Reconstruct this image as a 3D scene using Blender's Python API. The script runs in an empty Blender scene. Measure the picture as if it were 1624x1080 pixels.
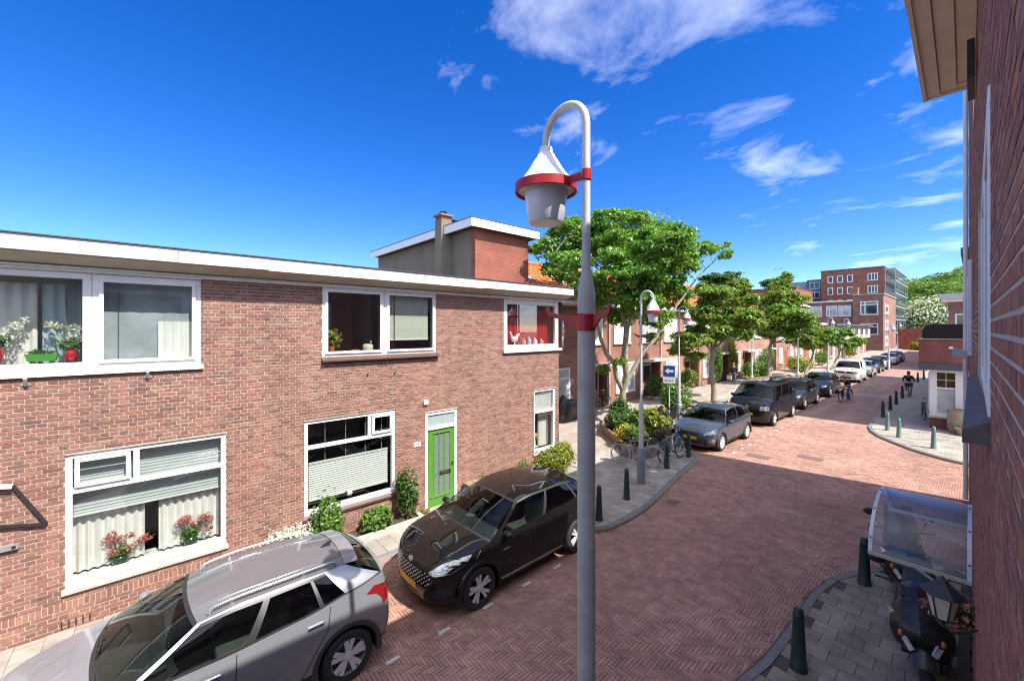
import bpy, bmesh, math, random
import numpy as np
from mathutils import Vector, Matrix
from mathutils.bvhtree import BVHTree
from mathutils.geometry import tessellate_polygon
R = random.Random(11)
scene = bpy.context.scene
col = scene.collection
rad = math.radians
# ---------------------------------------------------------------- camera
FPX = 645.0; CH = 4.65
TH = math.atan2(733.0, FPX)
FWD = Vector((-math.sin(TH), math.cos(TH), 0)); RGT = Vector((math.cos(TH), math.sin(TH), 0))
cam = bpy.data.cameras.new('camera'); camo = bpy.data.objects.new('camera', cam); col.objects.link(camo)
cam.sensor_fit = 'HORIZONTAL'; cam.sensor_width = 36.0; cam.lens = 36.0*FPX/1624
cam.shift_y = -18.5/1624
cam.clip_start = .05; cam.clip_end = 3000
camo.location = (0, 0, CH); camo.rotation_euler = (rad(90), 0, TH)
scene.camera = camo
# ---------------------------------------------------------------- sun and sky
SUN = Vector((1.0, .17, 1.33)).normalized()          # towards the sun
sl = bpy.data.lights.new('sun', 'SUN'); so = bpy.data.objects.new('sun', sl); col.objects.link(so)
sl.energy = 3.4; sl.angle = rad(.5); sl.color = (1, .95, .87)
so.rotation_euler = SUN.to_track_quat('Z', 'Y').to_euler(); so.location = (20, 0, 40)
world = bpy.data.worlds.new('World'); scene.world = world; world.use_nodes = True
nt = world.node_tree; nt.nodes.clear()
def N(nt, t, **k):
    n = nt.nodes.new(t)
    for a, b in k.items():
        if a.startswith('i_'):
            key = a[2:]
            n.inputs[int(key) if key.isdigit() else key.replace('_', ' ')].default_value = b
        else: setattr(n, a, b)
    return n
sky = N(nt, 'ShaderNodeTexSky', sky_type='NISHITA', sun_disc=False)
sky.sun_elevation = math.asin(SUN.z); sky.sun_rotation = math.atan2(SUN.x, SUN.y)
sky.altitude = 0; sky.air_density = .75; sky.dust_density = .0; sky.ozone_density = 3.0
hsv = N(nt, 'ShaderNodeHueSaturation'); hsv.inputs['Saturation'].default_value = 1.36; hsv.inputs['Value'].default_value = .76; hsv.inputs['Hue'].default_value = .516
nt.links.new(sky.outputs[0], hsv.inputs['Color'])
tc = N(nt, 'ShaderNodeTexCoord')
# wispy clouds on a flat layer high above: direction / z
sp = N(nt, 'ShaderNodeSeparateXYZ'); nt.links.new(tc.outputs['Generated'], sp.inputs[0])
mz = N(nt, 'ShaderNodeMath', operation='MAXIMUM'); nt.links.new(sp.outputs[2], mz.inputs[0]); mz.inputs[1].default_value = .02
ad = N(nt, 'ShaderNodeMath', operation='ADD'); nt.links.new(mz.outputs[0], ad.inputs[0]); ad.inputs[1].default_value = .12
dx = N(nt, 'ShaderNodeMath', operation='DIVIDE'); nt.links.new(sp.outputs[0], dx.inputs[0]); nt.links.new(ad.outputs[0], dx.inputs[1])
dy = N(nt, 'ShaderNodeMath', operation='DIVIDE'); nt.links.new(sp.outputs[1], dy.inputs[0]); nt.links.new(ad.outputs[0], dy.inputs[1])
cb = N(nt, 'ShaderNodeCombineXYZ'); nt.links.new(dx.outputs[0], cb.inputs[0]); nt.links.new(dy.outputs[0], cb.inputs[1])
mp = N(nt, 'ShaderNodeMapping'); nt.links.new(cb.outputs[0], mp.inputs[0])
mp.inputs['Rotation'].default_value = (0, 0, rad(25)); mp.inputs['Scale'].default_value = (.9, 1.35, 1); mp.inputs['Location'].default_value = (5.4, 2.35, 0)
nz = N(nt, 'ShaderNodeTexNoise'); nz.inputs['Scale'].default_value = 1.5; nz.inputs['Detail'].default_value = 10; nz.inputs['Roughness'].default_value = .6; nz.inputs['Distortion'].default_value = .5
nt.links.new(mp.outputs[0], nz.inputs['Vector'])
nz2 = N(nt, 'ShaderNodeTexNoise'); nz2.inputs['Scale'].default_value = .55; nz2.inputs['Detail'].default_value = 3
nt.links.new(mp.outputs[0], nz2.inputs['Vector'])
# thin wisps north-west; unseen denser cloud added overhead and towards +X as shade fill
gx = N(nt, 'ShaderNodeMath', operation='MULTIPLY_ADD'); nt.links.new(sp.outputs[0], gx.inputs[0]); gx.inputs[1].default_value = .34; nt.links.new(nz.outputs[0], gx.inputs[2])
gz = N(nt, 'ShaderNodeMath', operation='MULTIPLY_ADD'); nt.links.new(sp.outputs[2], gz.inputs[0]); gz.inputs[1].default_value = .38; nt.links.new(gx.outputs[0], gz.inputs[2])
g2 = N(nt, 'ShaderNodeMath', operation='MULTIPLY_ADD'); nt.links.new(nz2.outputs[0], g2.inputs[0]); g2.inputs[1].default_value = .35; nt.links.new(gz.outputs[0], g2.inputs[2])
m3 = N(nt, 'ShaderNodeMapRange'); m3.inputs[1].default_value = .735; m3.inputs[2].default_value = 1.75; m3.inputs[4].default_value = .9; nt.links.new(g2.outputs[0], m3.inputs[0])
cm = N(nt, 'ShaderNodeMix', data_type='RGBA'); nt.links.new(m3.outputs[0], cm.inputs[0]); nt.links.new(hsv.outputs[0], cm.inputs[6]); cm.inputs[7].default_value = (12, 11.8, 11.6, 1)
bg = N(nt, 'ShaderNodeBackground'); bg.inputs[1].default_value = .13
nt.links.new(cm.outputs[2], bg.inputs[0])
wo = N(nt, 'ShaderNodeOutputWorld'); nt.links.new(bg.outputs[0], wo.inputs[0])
scene.view_settings.view_transform = 'Standard'; scene.view_settings.look = 'None'
scene.view_settings.exposure = 1.48; scene.view_settings.gamma = 1
scene.cycles.max_bounces = 8; scene.cycles.transparent_max_bounces = 12
scene.cycles.filter_width = 1.15
scene.cycles.caustics_reflective = False; scene.cycles.caustics_refractive = False
# ---------------------------------------------------------------- materials
MATS = {}
def mat(name, c, rough=.6, metal=0., var=.12, scale=6., bump=0., bscale=60., coat=0., spec=.5, rnd=None, emit=None, wear=0., wscale=.7, wmap=None):
    """rnd: list of colours picked per piece (face attribute 'rnd' + object random)"""
    if name in MATS: return MATS[name]
    m = bpy.data.materials.new(name); m.use_nodes = True; t = m.node_tree; b = t.nodes['Principled BSDF']
    L = t.links.new
    b.inputs['Roughness'].default_value = rough; b.inputs['Metallic'].default_value = metal
    b.inputs['Coat Weight'].default_value = coat; b.inputs['Coat Roughness'].default_value = .03
    b.inputs['Specular IOR Level'].default_value = spec
    geo = N(t, 'ShaderNodeNewGeometry')
    pos = geo.outputs['Position']
    cur = None
    if rnd:
        at = N(t, 'ShaderNodeAttribute', attribute_name='rnd'); oi = N(t, 'ShaderNodeObjectInfo')
        a = N(t, 'ShaderNodeMath', operation='ADD'); L(at.outputs['Fac'], a.inputs[0]); L(oi.outputs['Random'], a.inputs[1])
        fr = N(t, 'ShaderNodeMath', operation='FRACT'); L(a.outputs[0], fr.inputs[0])
        cr = N(t, 'ShaderNodeValToRGB'); cr.color_ramp.interpolation = 'LINEAR'
        n = len(rnd)
        while len(cr.color_ramp.elements) < n: cr.color_ramp.elements.new(.5)
        for i, cc in enumerate(rnd):
            e = cr.color_ramp.elements[i]; e.position = i/max(1, n-1); e.color = (*cc, 1)
        L(fr.outputs[0], cr.inputs[0]); cur = cr.outputs[0]
    if var > 0:
        n1 = N(t, 'ShaderNodeTexNoise'); n1.inputs['Scale'].default_value = scale; n1.inputs['Detail'].default_value = 6; n1.inputs['Roughness'].default_value = .6
        L(pos, n1.inputs['Vector'])
        mr = N(t, 'ShaderNodeMapRange'); mr.inputs[1].default_value = .3; mr.inputs[2].default_value = .7
        mr.inputs[3].default_value = 1-var; mr.inputs[4].default_value = 1+var; L(n1.outputs[0], mr.inputs[0])
        mu = N(t, 'ShaderNodeVectorMath', operation='SCALE')
        if cur is None: mu.inputs[0].default_value = c[:3]
        else: L(cur, mu.inputs[0])
        L(mr.outputs[0], mu.inputs['Scale']); cur = mu.outputs[0]
    if wear > 0 and cur is not None:
        n3 = N(t, 'ShaderNodeTexNoise'); n3.inputs['Scale'].default_value = wscale; n3.inputs['Detail'].default_value = 7; n3.inputs['Roughness'].default_value = .68
        if wmap: mw = N(t, 'ShaderNodeMapping'); mw.inputs['Scale'].default_value = wmap; L(pos, mw.inputs[0]); L(mw.outputs[0], n3.inputs['Vector'])
        else: L(pos, n3.inputs['Vector'])
        m4 = N(t, 'ShaderNodeMapRange'); m4.inputs[1].default_value = .32; m4.inputs[2].default_value = .68; m4.inputs[3].default_value = 1-wear; m4.inputs[4].default_value = 1+wear*.7; L(n3.outputs[0], m4.inputs[0])
        mu2 = N(t, 'ShaderNodeVectorMath', operation='SCALE'); L(cur, mu2.inputs[0]); L(m4.outputs[0], mu2.inputs['Scale']); cur = mu2.outputs[0]
    if cur is None: b.inputs['Base Color'].default_value = (*c[:3], 1)
    else: L(cur, b.inputs['Base Color'])
    if bump > 0:
        n2 = N(t, 'ShaderNodeTexNoise'); n2.inputs['Scale'].default_value = bscale; n2.inputs['Detail'].default_value = 4
        L(pos, n2.inputs['Vector'])
        bp = N(t, 'ShaderNodeBump'); bp.inputs['Strength'].default_value = bump; bp.inputs['Distance'].default_value = .02
        L(n2.outputs[0], bp.inputs['Height']); L(bp.outputs[0], b.inputs['Normal'])
    if emit:
        b.inputs['Emission Color'].default_value = (*emit[:3], 1); b.inputs['Emission Strength'].default_value = emit[3]
    MATS[name] = m
    return m
def glass(name, tint=(.9, .95, .95), refl=.9, ior=1.5, rough=0.):
    if name in MATS: return MATS[name]
    m = bpy.data.materials.new(name); m.use_nodes = True; t = m.node_tree; t.nodes.clear(); L = t.links.new
    tr = N(t, 'ShaderNodeBsdfTransparent'); tr.inputs[0].default_value = (*tint, 1)
    gl = N(t, 'ShaderNodeBsdfGlossy'); gl.inputs['Roughness'].default_value = rough; gl.inputs[0].default_value = (refl, refl, refl, 1)
    g = N(t, 'ShaderNodeNewGeometry'); dt = N(t, 'ShaderNodeVectorMath', operation='DOT_PRODUCT'); L(g.outputs['Normal'], dt.inputs[0]); L(g.outputs['Incoming'], dt.inputs[1])
    ab = N(t, 'ShaderNodeMath', operation='ABSOLUTE'); L(dt.outputs['Value'], ab.inputs[0]); om = N(t, 'ShaderNodeMath', operation='SUBTRACT'); om.inputs[0].default_value = 1; L(ab.outputs[0], om.inputs[1])
    pw = N(t, 'ShaderNodeMath', operation='POWER'); L(om.outputs[0], pw.inputs[0]); pw.inputs[1].default_value = 5
    f0 = ((ior-1)/(ior+1))**2; fr = N(t, 'ShaderNodeMath', operation='MULTIPLY_ADD', use_clamp=True); L(pw.outputs[0], fr.inputs[0]); fr.inputs[1].default_value = 1-f0; fr.inputs[2].default_value = f0
    mx = N(t, 'ShaderNodeMixShader'); L(fr.outputs[0], mx.inputs[0]); L(tr.outputs[0], mx.inputs[1]); L(gl.outputs[0], mx.inputs[2])
    o = N(t, 'ShaderNodeOutputMaterial'); L(mx.outputs[0], o.inputs[0]); MATS[name] = m
    return m
def leafmat(name, cols, trans=.35):
    if name in MATS: return MATS[name]
    m = bpy.data.materials.new(name); m.use_nodes = True; t = m.node_tree; t.nodes.clear(); L = t.links.new
    at = N(t, 'ShaderNodeAttribute', attribute_name='rnd'); oi = N(t, 'ShaderNodeObjectInfo')
    a = N(t, 'ShaderNodeMath', operation='ADD'); L(at.outputs['Fac'], a.inputs[0]); L(oi.outputs['Random'], a.inputs[1])
    fr = N(t, 'ShaderNodeMath', operation='FRACT'); L(a.outputs[0], fr.inputs[0])
    cr = N(t, 'ShaderNodeValToRGB')
    while len(cr.color_ramp.elements) < len(cols): cr.color_ramp.elements.new(.5)
    for i, cc in enumerate(cols):
        e = cr.color_ramp.elements[i]; e.position = i/max(1, len(cols)-1); e.color = (*cc, 1)
    L(fr.outputs[0], cr.inputs[0])
    d = N(t, 'ShaderNodeBsdfPrincipled'); d.inputs['Roughness'].default_value = .42; L(cr.outputs[0], d.inputs['Base Color'])
    tl = N(t, 'ShaderNodeBsdfTranslucent')
    br = N(t, 'ShaderNodeVectorMath', operation='MULTIPLY'); L(cr.outputs[0], br.inputs[0]); br.inputs[1].default_value = (1.6, 1.5, .7); L(br.outputs[0], tl.inputs[0])
    mx = N(t, 'ShaderNodeMixShader'); mx.inputs[0].default_value = trans; L(d.outputs[0], mx.inputs[1]); L(tl.outputs[0], mx.inputs[2])
    o = N(t, 'ShaderNodeOutputMaterial'); L(mx.outputs[0], o.inputs[0]); MATS[name] = m
    return m
# ---------------------------------------------------------------- mesh builder
def wloc(o):
    v = Vector((0, 0, 0))
    while o: v += o.location; o = o.parent
    return v
class MB:
    def __init__(s): s.v = []; s.f = []; s.m = []; s.c = []; s.mi = 0; s.rc = 0.
    def add(s, vs, fs):
        o = len(s.v); s.v.extend(vs)
        for q in fs: s.f.append([o+i for i in q]); s.m.append(s.mi); s.c.append(s.rc)
        return s
    def box(s, x0, x1, y0, y1, z0, z1, skip=''):
        vs = [(x0,y0,z0),(x1,y0,z0),(x1,y1,z0),(x0,y1,z0),(x0,y0,z1),(x1,y0,z1),(x1,y1,z1),(x0,y1,z1)]
        F = {'b':(0,3,2,1),'t':(4,5,6,7),'f':(0,1,5,4),'r':(1,2,6,5),'k':(2,3,7,6),'l':(3,0,4,7)}
        return s.add(vs, [F[k] for k in F if k not in skip])
    def obox(s, c, size, rot=None):
        o = len(s.v); a, b, d = [q/2 for q in size]; n = len(s.f)
        s.box(-a, a, -b, b, -d, d); c = Vector(c)
        for i in range(o, len(s.v)):
            p = Vector(s.v[i]); s.v[i] = tuple((rot @ p if rot else p)+c)
        return s
    def beam(s, p, q, w, h, up=(0,0,1)):
        p, q = Vector(p), Vector(q); d = q-p; l = d.length; d.normalize()
        u = Vector(up); x = d.cross(u)
        if x.length < 1e-4: x = d.cross(Vector((1,0,0)))
        x.normalize(); u = x.cross(d)
        return s.obox((p+q)/2, (w, l, h), Matrix((x, d, u)).transposed())
    def tube(s, path, r, n=8, cap=True, closed=False):
        P = [Vector(p) for p in path]; k = len(P)
        rr = r if isinstance(r, (list, tuple)) else [r]*k
        o = len(s.v); ref = None; vs = []
        for i, p in enumerate(P):
            a = P[i-1] if (i > 0 or closed) else P[0]; b = P[(i+1) % k] if (i < k-1 or closed) else P[-1]
            t = (b-a).normalized()
            if ref is None:
                ref = t.orthogonal().normalized()
            ref = (ref - t*ref.dot(t))
            if ref.length < 1e-5: ref = t.orthogonal()
            ref.normalize(); bn = t.cross(ref)
            for j in range(n):
                an = 2*math.pi*j/n
                vs.append(tuple(p+(ref*math.cos(an)+bn*math.sin(an))*rr[i]))
        fs = []
        for i in range(k if closed else k-1):
            i2 = (i+1) % k
            for j in range(n):
                j2 = (j+1) % n
                fs.append((i*n+j, i*n+j2, i2*n+j2, i2*n+j))
        if cap and not closed:
            fs.append(tuple(reversed(range(n)))); fs.append(tuple((k-1)*n+j for j in range(n)))
        return s.add(vs, fs)
    def lathe(s, prof, c=(0,0,0), n=20, axis='z', cap=True):
        c = Vector(c); vs = []; k = len(prof)
        for r, h in prof:
            for j in range(n):
                a = 2*math.pi*j/n; u, w = r*math.cos(a), r*math.sin(a)
                p = (u, w, h) if axis == 'z' else ((h, u, w) if axis == 'x' else (w, h, u))
                vs.append(tuple(Vector(p)+c))
        fs = []
        for i in range(k-1):
            for j in range(n):
                j2 = (j+1) % n; fs.append((i*n+j, i*n+j2, (i+1)*n+j2, (i+1)*n+j))
        if cap:
            if prof[0][0] > 1e-4: fs.append(tuple(reversed(range(n))))
            if prof[-1][0] > 1e-4: fs.append(tuple((k-1)*n+j for j in range(n)))
        return s.add(vs, fs)
    def prism(s, poly, a, b, axis='z'):
        n = len(poly)
        def P(p, h): return (p[0], p[1], h) if axis == 'z' else ((h, p[0], p[1]) if axis == 'x' else (p[0], h, p[1]))
        vs = [P(p, a) for p in poly]+[P(p, b) for p in poly]
        fs = [(i, (i+1) % n, n+(i+1) % n, n+i) for i in range(n)]
        tri = tessellate_polygon([[Vector((p[0], p[1], 0)) for p in poly]])
        for t in tri: fs.append(tuple(t)); fs.append(tuple(n+i for i in reversed(t)))
        return s.add(vs, fs)
    def grid(s, rows):
        k = len(rows[0]); vs = [tuple(p) for r in rows for p in r]
        fs = [(i*k+j, i*k+j+1, (i+1)*k+j+1, (i+1)*k+j) for i in range(len(rows)-1) for j in range(k-1)]
        return s.add(vs, fs)
    def ball(s, c, r, n=10, m=7):
        rx, ry, rz = r if isinstance(r, (tuple, list)) else (r, r, r)
        rows = []
        for i in range(m+1):
            a = math.pi*i/m
            rows.append([(c[0]+rx*math.sin(a)*math.cos(2*math.pi*j/n), c[1]+ry*math.sin(a)*math.sin(2*math.pi*j/n), c[2]-rz*math.cos(a)) for j in range(n+1)])
        return s.grid(rows)
    def build(s, name, mats, parent=None, smooth=None, loc=None, flip=False, fix=True):
        me = bpy.data.meshes.new(name)
        off = Vector(loc) if loc is not None else Vector((0,0,0))
        if parent is not None and loc is None: off = wloc(parent)
        a = np.array(s.v, dtype=np.float64).reshape(-1, 3)-np.array(off)
        me.from_pydata(a.tolist(), [], s.f)
        if not isinstance(mats, (list, tuple)): mats = [mats]
        for q in mats: me.materials.append(q)
        if len(mats) > 1: me.polygons.foreach_set('material_index', s.m)
        if any(s.c):
            at = me.attributes.new('rnd', 'FLOAT', 'FACE'); at.data.foreach_set('value', s.c)
        me.update()
        if fix and len(s.f) < 60000:
            bm = bmesh.new(); bm.from_mesh(me); bmesh.ops.remove_doubles(bm, verts=bm.verts, dist=1e-5) if fix == 2 else None
            bmesh.ops.recalc_face_normals(bm, faces=bm.faces); bm.to_mesh(me); bm.free()
        if smooth is not None:
            me.polygons.foreach_set('use_smooth', [True]*len(me.polygons))
            me.set_sharp_from_angle(angle=rad(smooth))
        o = bpy.data.objects.new(name, me); col.objects.link(o)
        if loc is not None: o.location = off
        if parent is not None:
            o.parent = parent
            if loc is not None: o.location = off-wloc(parent)
        return o
def thing(name, label, cat, loc=(0,0,0), group=None):
    o = bpy.data.objects.new(name, None); col.objects.link(o); o.location = loc; o.empty_display_size = .2
    tag(o, label, cat, group); return o
def tag(o, label=None, cat=None, group=None, kind=None):
    if label: o['label'] = label
    if cat: o['category'] = cat
    if group: o['group'] = group
    if kind: o['kind'] = kind
    return o
def struct(o): o['kind'] = 'structure'; return o
def copy_tree(o, parent=None):
    c = o.copy(); col.objects.link(c); c.parent = parent
    for ch in list(o.children): copy_tree(ch, c)
    return c
def project(p):
    v = Vector(p)-camo.location; d = v.dot(FWD)
    return (812+FPX*v.dot(RGT)/d, 521.5-FPX*v.z/d, d) if d > .05 else (0, 0, -1)
def inview(p, m=20):
    x, y, d = project(p); return d > .1 and -m < x < 1624+m and -m < y < 1080+m
def text_mesh(body, size, depth=.004):
    cu = bpy.data.curves.new('lettering', 'FONT'); cu.body = body; cu.size = size; cu.extrude = depth; cu.align_x = 'CENTER'; cu.align_y = 'CENTER'; cu.resolution_u = 3
    o = bpy.data.objects.new('tmp', cu); col.objects.link(o)
    dg = bpy.context.evaluated_depsgraph_get(); dg.update()
    me = bpy.data.meshes.new_from_object(o.evaluated_get(dg)); bpy.data.objects.remove(o)
    return me
def place_mesh(name, me, m, parent, matrix):
    me.materials.clear(); me.materials.append(m)
    o = bpy.data.objects.new(name, me); col.objects.link(o); o.parent = parent
    mw = matrix.copy(); mw.translation -= wloc(parent) if parent else Vector(); o.matrix_local = mw
    return o
# common materials
WHITE = mat('white_paint', (.78, .78, .76), .38, var=.05, scale=5)
WHITE_OLD = mat('weathered_white_paint', (.74, .73, .68), .55, var=.12, scale=9)
CREAM = mat('cream_paint', (.62, .57, .45), .6, var=.08)
GLASS = glass('window_glass', (.91, .93, .92), ior=1.85)
DARKGLASS = glass('tinted_glass', (.30, .34, .33), ior=1.55)
BLACK = mat('black_plastic', (.018, .018, .02), .45, var=.1)
RUBBER = mat('tyre_rubber', (.022, .022, .023), .8, var=.2, bump=.1)
STEEL = mat('brushed_steel', (.55, .56, .58), .32, metal=1, var=.05)
CHROME = mat('chrome', (.75, .76, .78), .12, metal=1, var=0)
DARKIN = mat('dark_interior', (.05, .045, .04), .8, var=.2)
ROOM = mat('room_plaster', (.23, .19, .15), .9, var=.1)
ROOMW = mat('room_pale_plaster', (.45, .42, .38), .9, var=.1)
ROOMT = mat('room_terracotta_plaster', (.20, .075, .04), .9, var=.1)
CLOTH = mat('curtain_cloth', (.80, .78, .74), .9, var=.06)
BRICKS_A = mat('red_brown_brick', (.3,.15,.12), .85, wear=.24, wscale=1.1, wmap=(1,1.4,.35), var=.22, scale=35, bump=.35, bscale=140,
    rnd=[(0.255,0.113,0.084),(0.183,0.086,0.068),(0.293,0.135,0.100),(0.225,0.095,0.071),(0.289,0.153,0.119),(0.153,0.077,0.067),(0.264,0.117,0.085),(0.306,0.158,0.109),(0.212,0.104,0.085)])
BRICKS_B = mat('brown_brick', (.3,.15,.12), .85, wear=.24, wscale=1.1, wmap=(1,1.4,.35), var=.22, scale=35, bump=.35, bscale=140,
    rnd=[(.27,.125,.09),(.185,.09,.068),(.30,.145,.105),(.225,.10,.075),(.32,.17,.125),(.155,.078,.063),(.265,.12,.088),(.29,.15,.11),(.21,.10,.08)])
BRICKS_OWN = mat('weathered_brown_brick', (.2,.1,.08), .85, var=.3, scale=14, bump=.6, bscale=90,
    rnd=[(.36,.14,.09),(.26,.11,.08),(.42,.17,.10),(.30,.11,.075),(.38,.19,.12),(.23,.11,.085),(.45,.18,.095)])
MORTAR = mat('pale_mortar', (.455,.37,.305), .95, wear=.15, var=.15, scale=20, bump=.3)
MORTAR_OWN = mat('grey_mortar', (.52,.46,.39), .95, var=.2, scale=20, bump=.5)
# ================================================================ setting: ground, road, pavements
def rects_minus(y0, y1, z0, z1, ops):
    ys = sorted({y0, y1, *[min(max(v, y0), y1) for o in ops for v in o[:2]]}); zs = sorted({z0, z1, *[min(max(v, z0), z1) for o in ops for v in o[2:4]]})
    out = []
    for a, b in zip(ys, ys[1:]):
        run = None
        for c, d in zip(zs, zs[1:]):
            m, k = (a+b)/2, (c+d)/2
            if any(o[0] < m < o[1] and o[2] < k < o[3] for o in ops):
                if run: out.append((a, b, *run)); run = None
            else: run = (run[0], d) if run else (c, d)
        if run: out.append((a, b, *run))
    return out
def inpoly(p, poly):
    x, y = p; c = False; n = len(poly); j = n-1
    for i in range(n):
        xi, yi = poly[i]; xj, yj = poly[j]
        if (yi > y) != (yj > y) and x < (xj-xi)*(y-yi)/(yj-yi)+xi: c = not c
        j = i
    return c
def far_brick_mat(name, c1, c2, mo, sx, sy):
    m = bpy.data.materials.new(name); m.use_nodes = True; t = m.node_tree; b = t.nodes['Principled BSDF']; L = t.links.new
    g = N(t, 'ShaderNodeNewGeometry'); mp = N(t, 'ShaderNodeMapping'); L(g.outputs['Position'], mp.inputs[0])
    br = N(t, 'ShaderNodeTexBrick'); br.inputs['Color1'].default_value = (*c1, 1); br.inputs['Color2'].default_value = (*c2, 1); br.inputs['Mortar'].default_value = (*mo, 1)
    br.inputs['Scale'].default_value = 1; br.inputs['Brick Width'].default_value = sx; br.inputs['Row Height'].default_value = sy; br.inputs['Mortar Size'].default_value = .006
    L(mp.outputs[0], br.inputs[0])
    nz = N(t, 'ShaderNodeTexNoise'); nz.inputs['Scale'].default_value = .9; nz.inputs['Detail'].default_value = 8; L(g.outputs['Position'], nz.inputs[0])
    mr = N(t, 'ShaderNodeMapRange'); mr.inputs[1].default_value = .3; mr.inputs[2].default_value = .7; mr.inputs[3].default_value = .82; mr.inputs[4].default_value = 1.15; L(nz.outputs[0], mr.inputs[0])
    sc = N(t, 'ShaderNodeVectorMath', operation='SCALE'); L(br.outputs[0], sc.inputs[0]); L(mr.outputs[0], sc.inputs['Scale'])
    mp2 = N(t, 'ShaderNodeMapping'); mp2.inputs['Scale'].default_value = (1.1, .12, 1); L(g.outputs['Position'], mp2.inputs[0])
    nb = N(t, 'ShaderNodeTexNoise'); nb.inputs['Scale'].default_value = 1.3; nb.inputs['Detail'].default_value = 6; L(mp2.outputs[0], nb.inputs[0])
    mb2 = N(t, 'ShaderNodeMapRange'); mb2.inputs[1].default_value = .35; mb2.inputs[2].default_value = .68; mb2.inputs[3].default_value = .8; mb2.inputs[4].default_value = 1.12; L(nb.outputs[0], mb2.inputs[0])
    sc2 = N(t, 'ShaderNodeVectorMath', operation='SCALE'); L(sc.outputs[0], sc2.inputs[0]); L(mb2.outputs[0], sc2.inputs['Scale'])
    L(sc2.outputs[0], b.inputs['Base Color']); b.inputs['Roughness'].default_value = .85
    bp = N(t, 'ShaderNodeBump'); bp.inputs['Strength'].default_value = .4; bp.inputs['Distance'].default_value = .01; L(br.outputs[1], bp.inputs['Height']); bp.invert = True
    L(bp.outputs[0], b.inputs['Normal'])
    MATS[name] = m
    return m
PAVER = mat('red_clay_paver', (.2,.1,.09), .8, wear=.3, wscale=.55, var=.25, scale=3.5, bump=.3, bscale=120,
    rnd=[(.40,.215,.16),(.32,.175,.135),(.44,.245,.18),(.35,.19,.145),(.41,.22,.155),(.29,.165,.13),(.38,.205,.155)])
JOINT = mat('joint_sand', (.085,.065,.055), .95, var=.3, scale=12)
FARROAD = far_brick_mat('red_clay_paving', (.38,.222,.172), (.32,.18,.142), (.22,.148,.115), .21, .055)
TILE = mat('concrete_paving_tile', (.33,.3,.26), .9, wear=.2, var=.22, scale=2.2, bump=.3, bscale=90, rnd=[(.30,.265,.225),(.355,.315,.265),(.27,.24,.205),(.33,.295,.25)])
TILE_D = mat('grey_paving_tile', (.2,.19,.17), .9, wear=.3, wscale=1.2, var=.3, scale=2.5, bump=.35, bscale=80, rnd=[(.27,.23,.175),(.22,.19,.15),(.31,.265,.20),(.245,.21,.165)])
KERB = mat('concrete_kerb', (.16,.16,.155), .85, var=.25, scale=5, bump=.25)
g = struct(MB().add([(-400,-400,-.05),(400,-400,-.05),(400,400,-.05),(-400,400,-.05)], [(0,1,2,3)]).build('ground', mat('dusty_ground', (.2,.17,.14), .95, var=.3, scale=.5)))
road = struct(MB().add([(-8.3,-14,0),(.4,-14,0),(.4,25,0),(-8.3,25,0)], [(0,1,2,3)]).build('road', JOINT))
rf = MB(); rf.add([(-8.3,25,.010),(.4,25,.010),(.4,135,.010),(-12.3,135,.010),(-8.3,110,.010)], [(0,1,2,3,4)]); rf.add([(.02,11.3,.010),(30,16.5,.010),(30,21,.010),(.02,21,.010)], [(0,1,2,3)])
struct(rf.build('road_beyond', FARROAD))
LP = [(-9.1,-14),(-7.78,-14),(-7.78,6.6),(-7.6,7.15),(-7.1,7.35),(-6.1,7.38),(-5.72,7.5),(-5.52,7.85),(-5.48,8.6),(-5.52,9.4),(-5.66,10.3),(-5.86,11.3),(-6.08,12.4),(-6.25,13.6),(-6.42,14.4),(-6.8,14.85),(-7.4,15.0),(-8.3,15.05),(-8.3,110),(-12.3,135),(-14.45,135),(-14.45,10.4),(-40,10.2),(-40,10.13),(-9.1,10.13)]
RP = [(.07,-14),(-2.3,-14),(-2.3,4.2),(-2.12,5.3),(-1.95,6.3),(-1.9,7.4),(-1.88,8.6),(-1.76,9.3),(-1.5,9.95),(-1.1,10.6),(-.6,11.1),(-.05,11.4)]
FP = [(30,20.55),(.2,20.5),(-.8,20.95),(-1.5,21.55),(-2.1,22.3),(-2.7,23.2),(-3.1,24.2),(-3.3,25.2),(-3.38,27),(-3.42,134),(.5,134),(.5,27),(30,27)]
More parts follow.
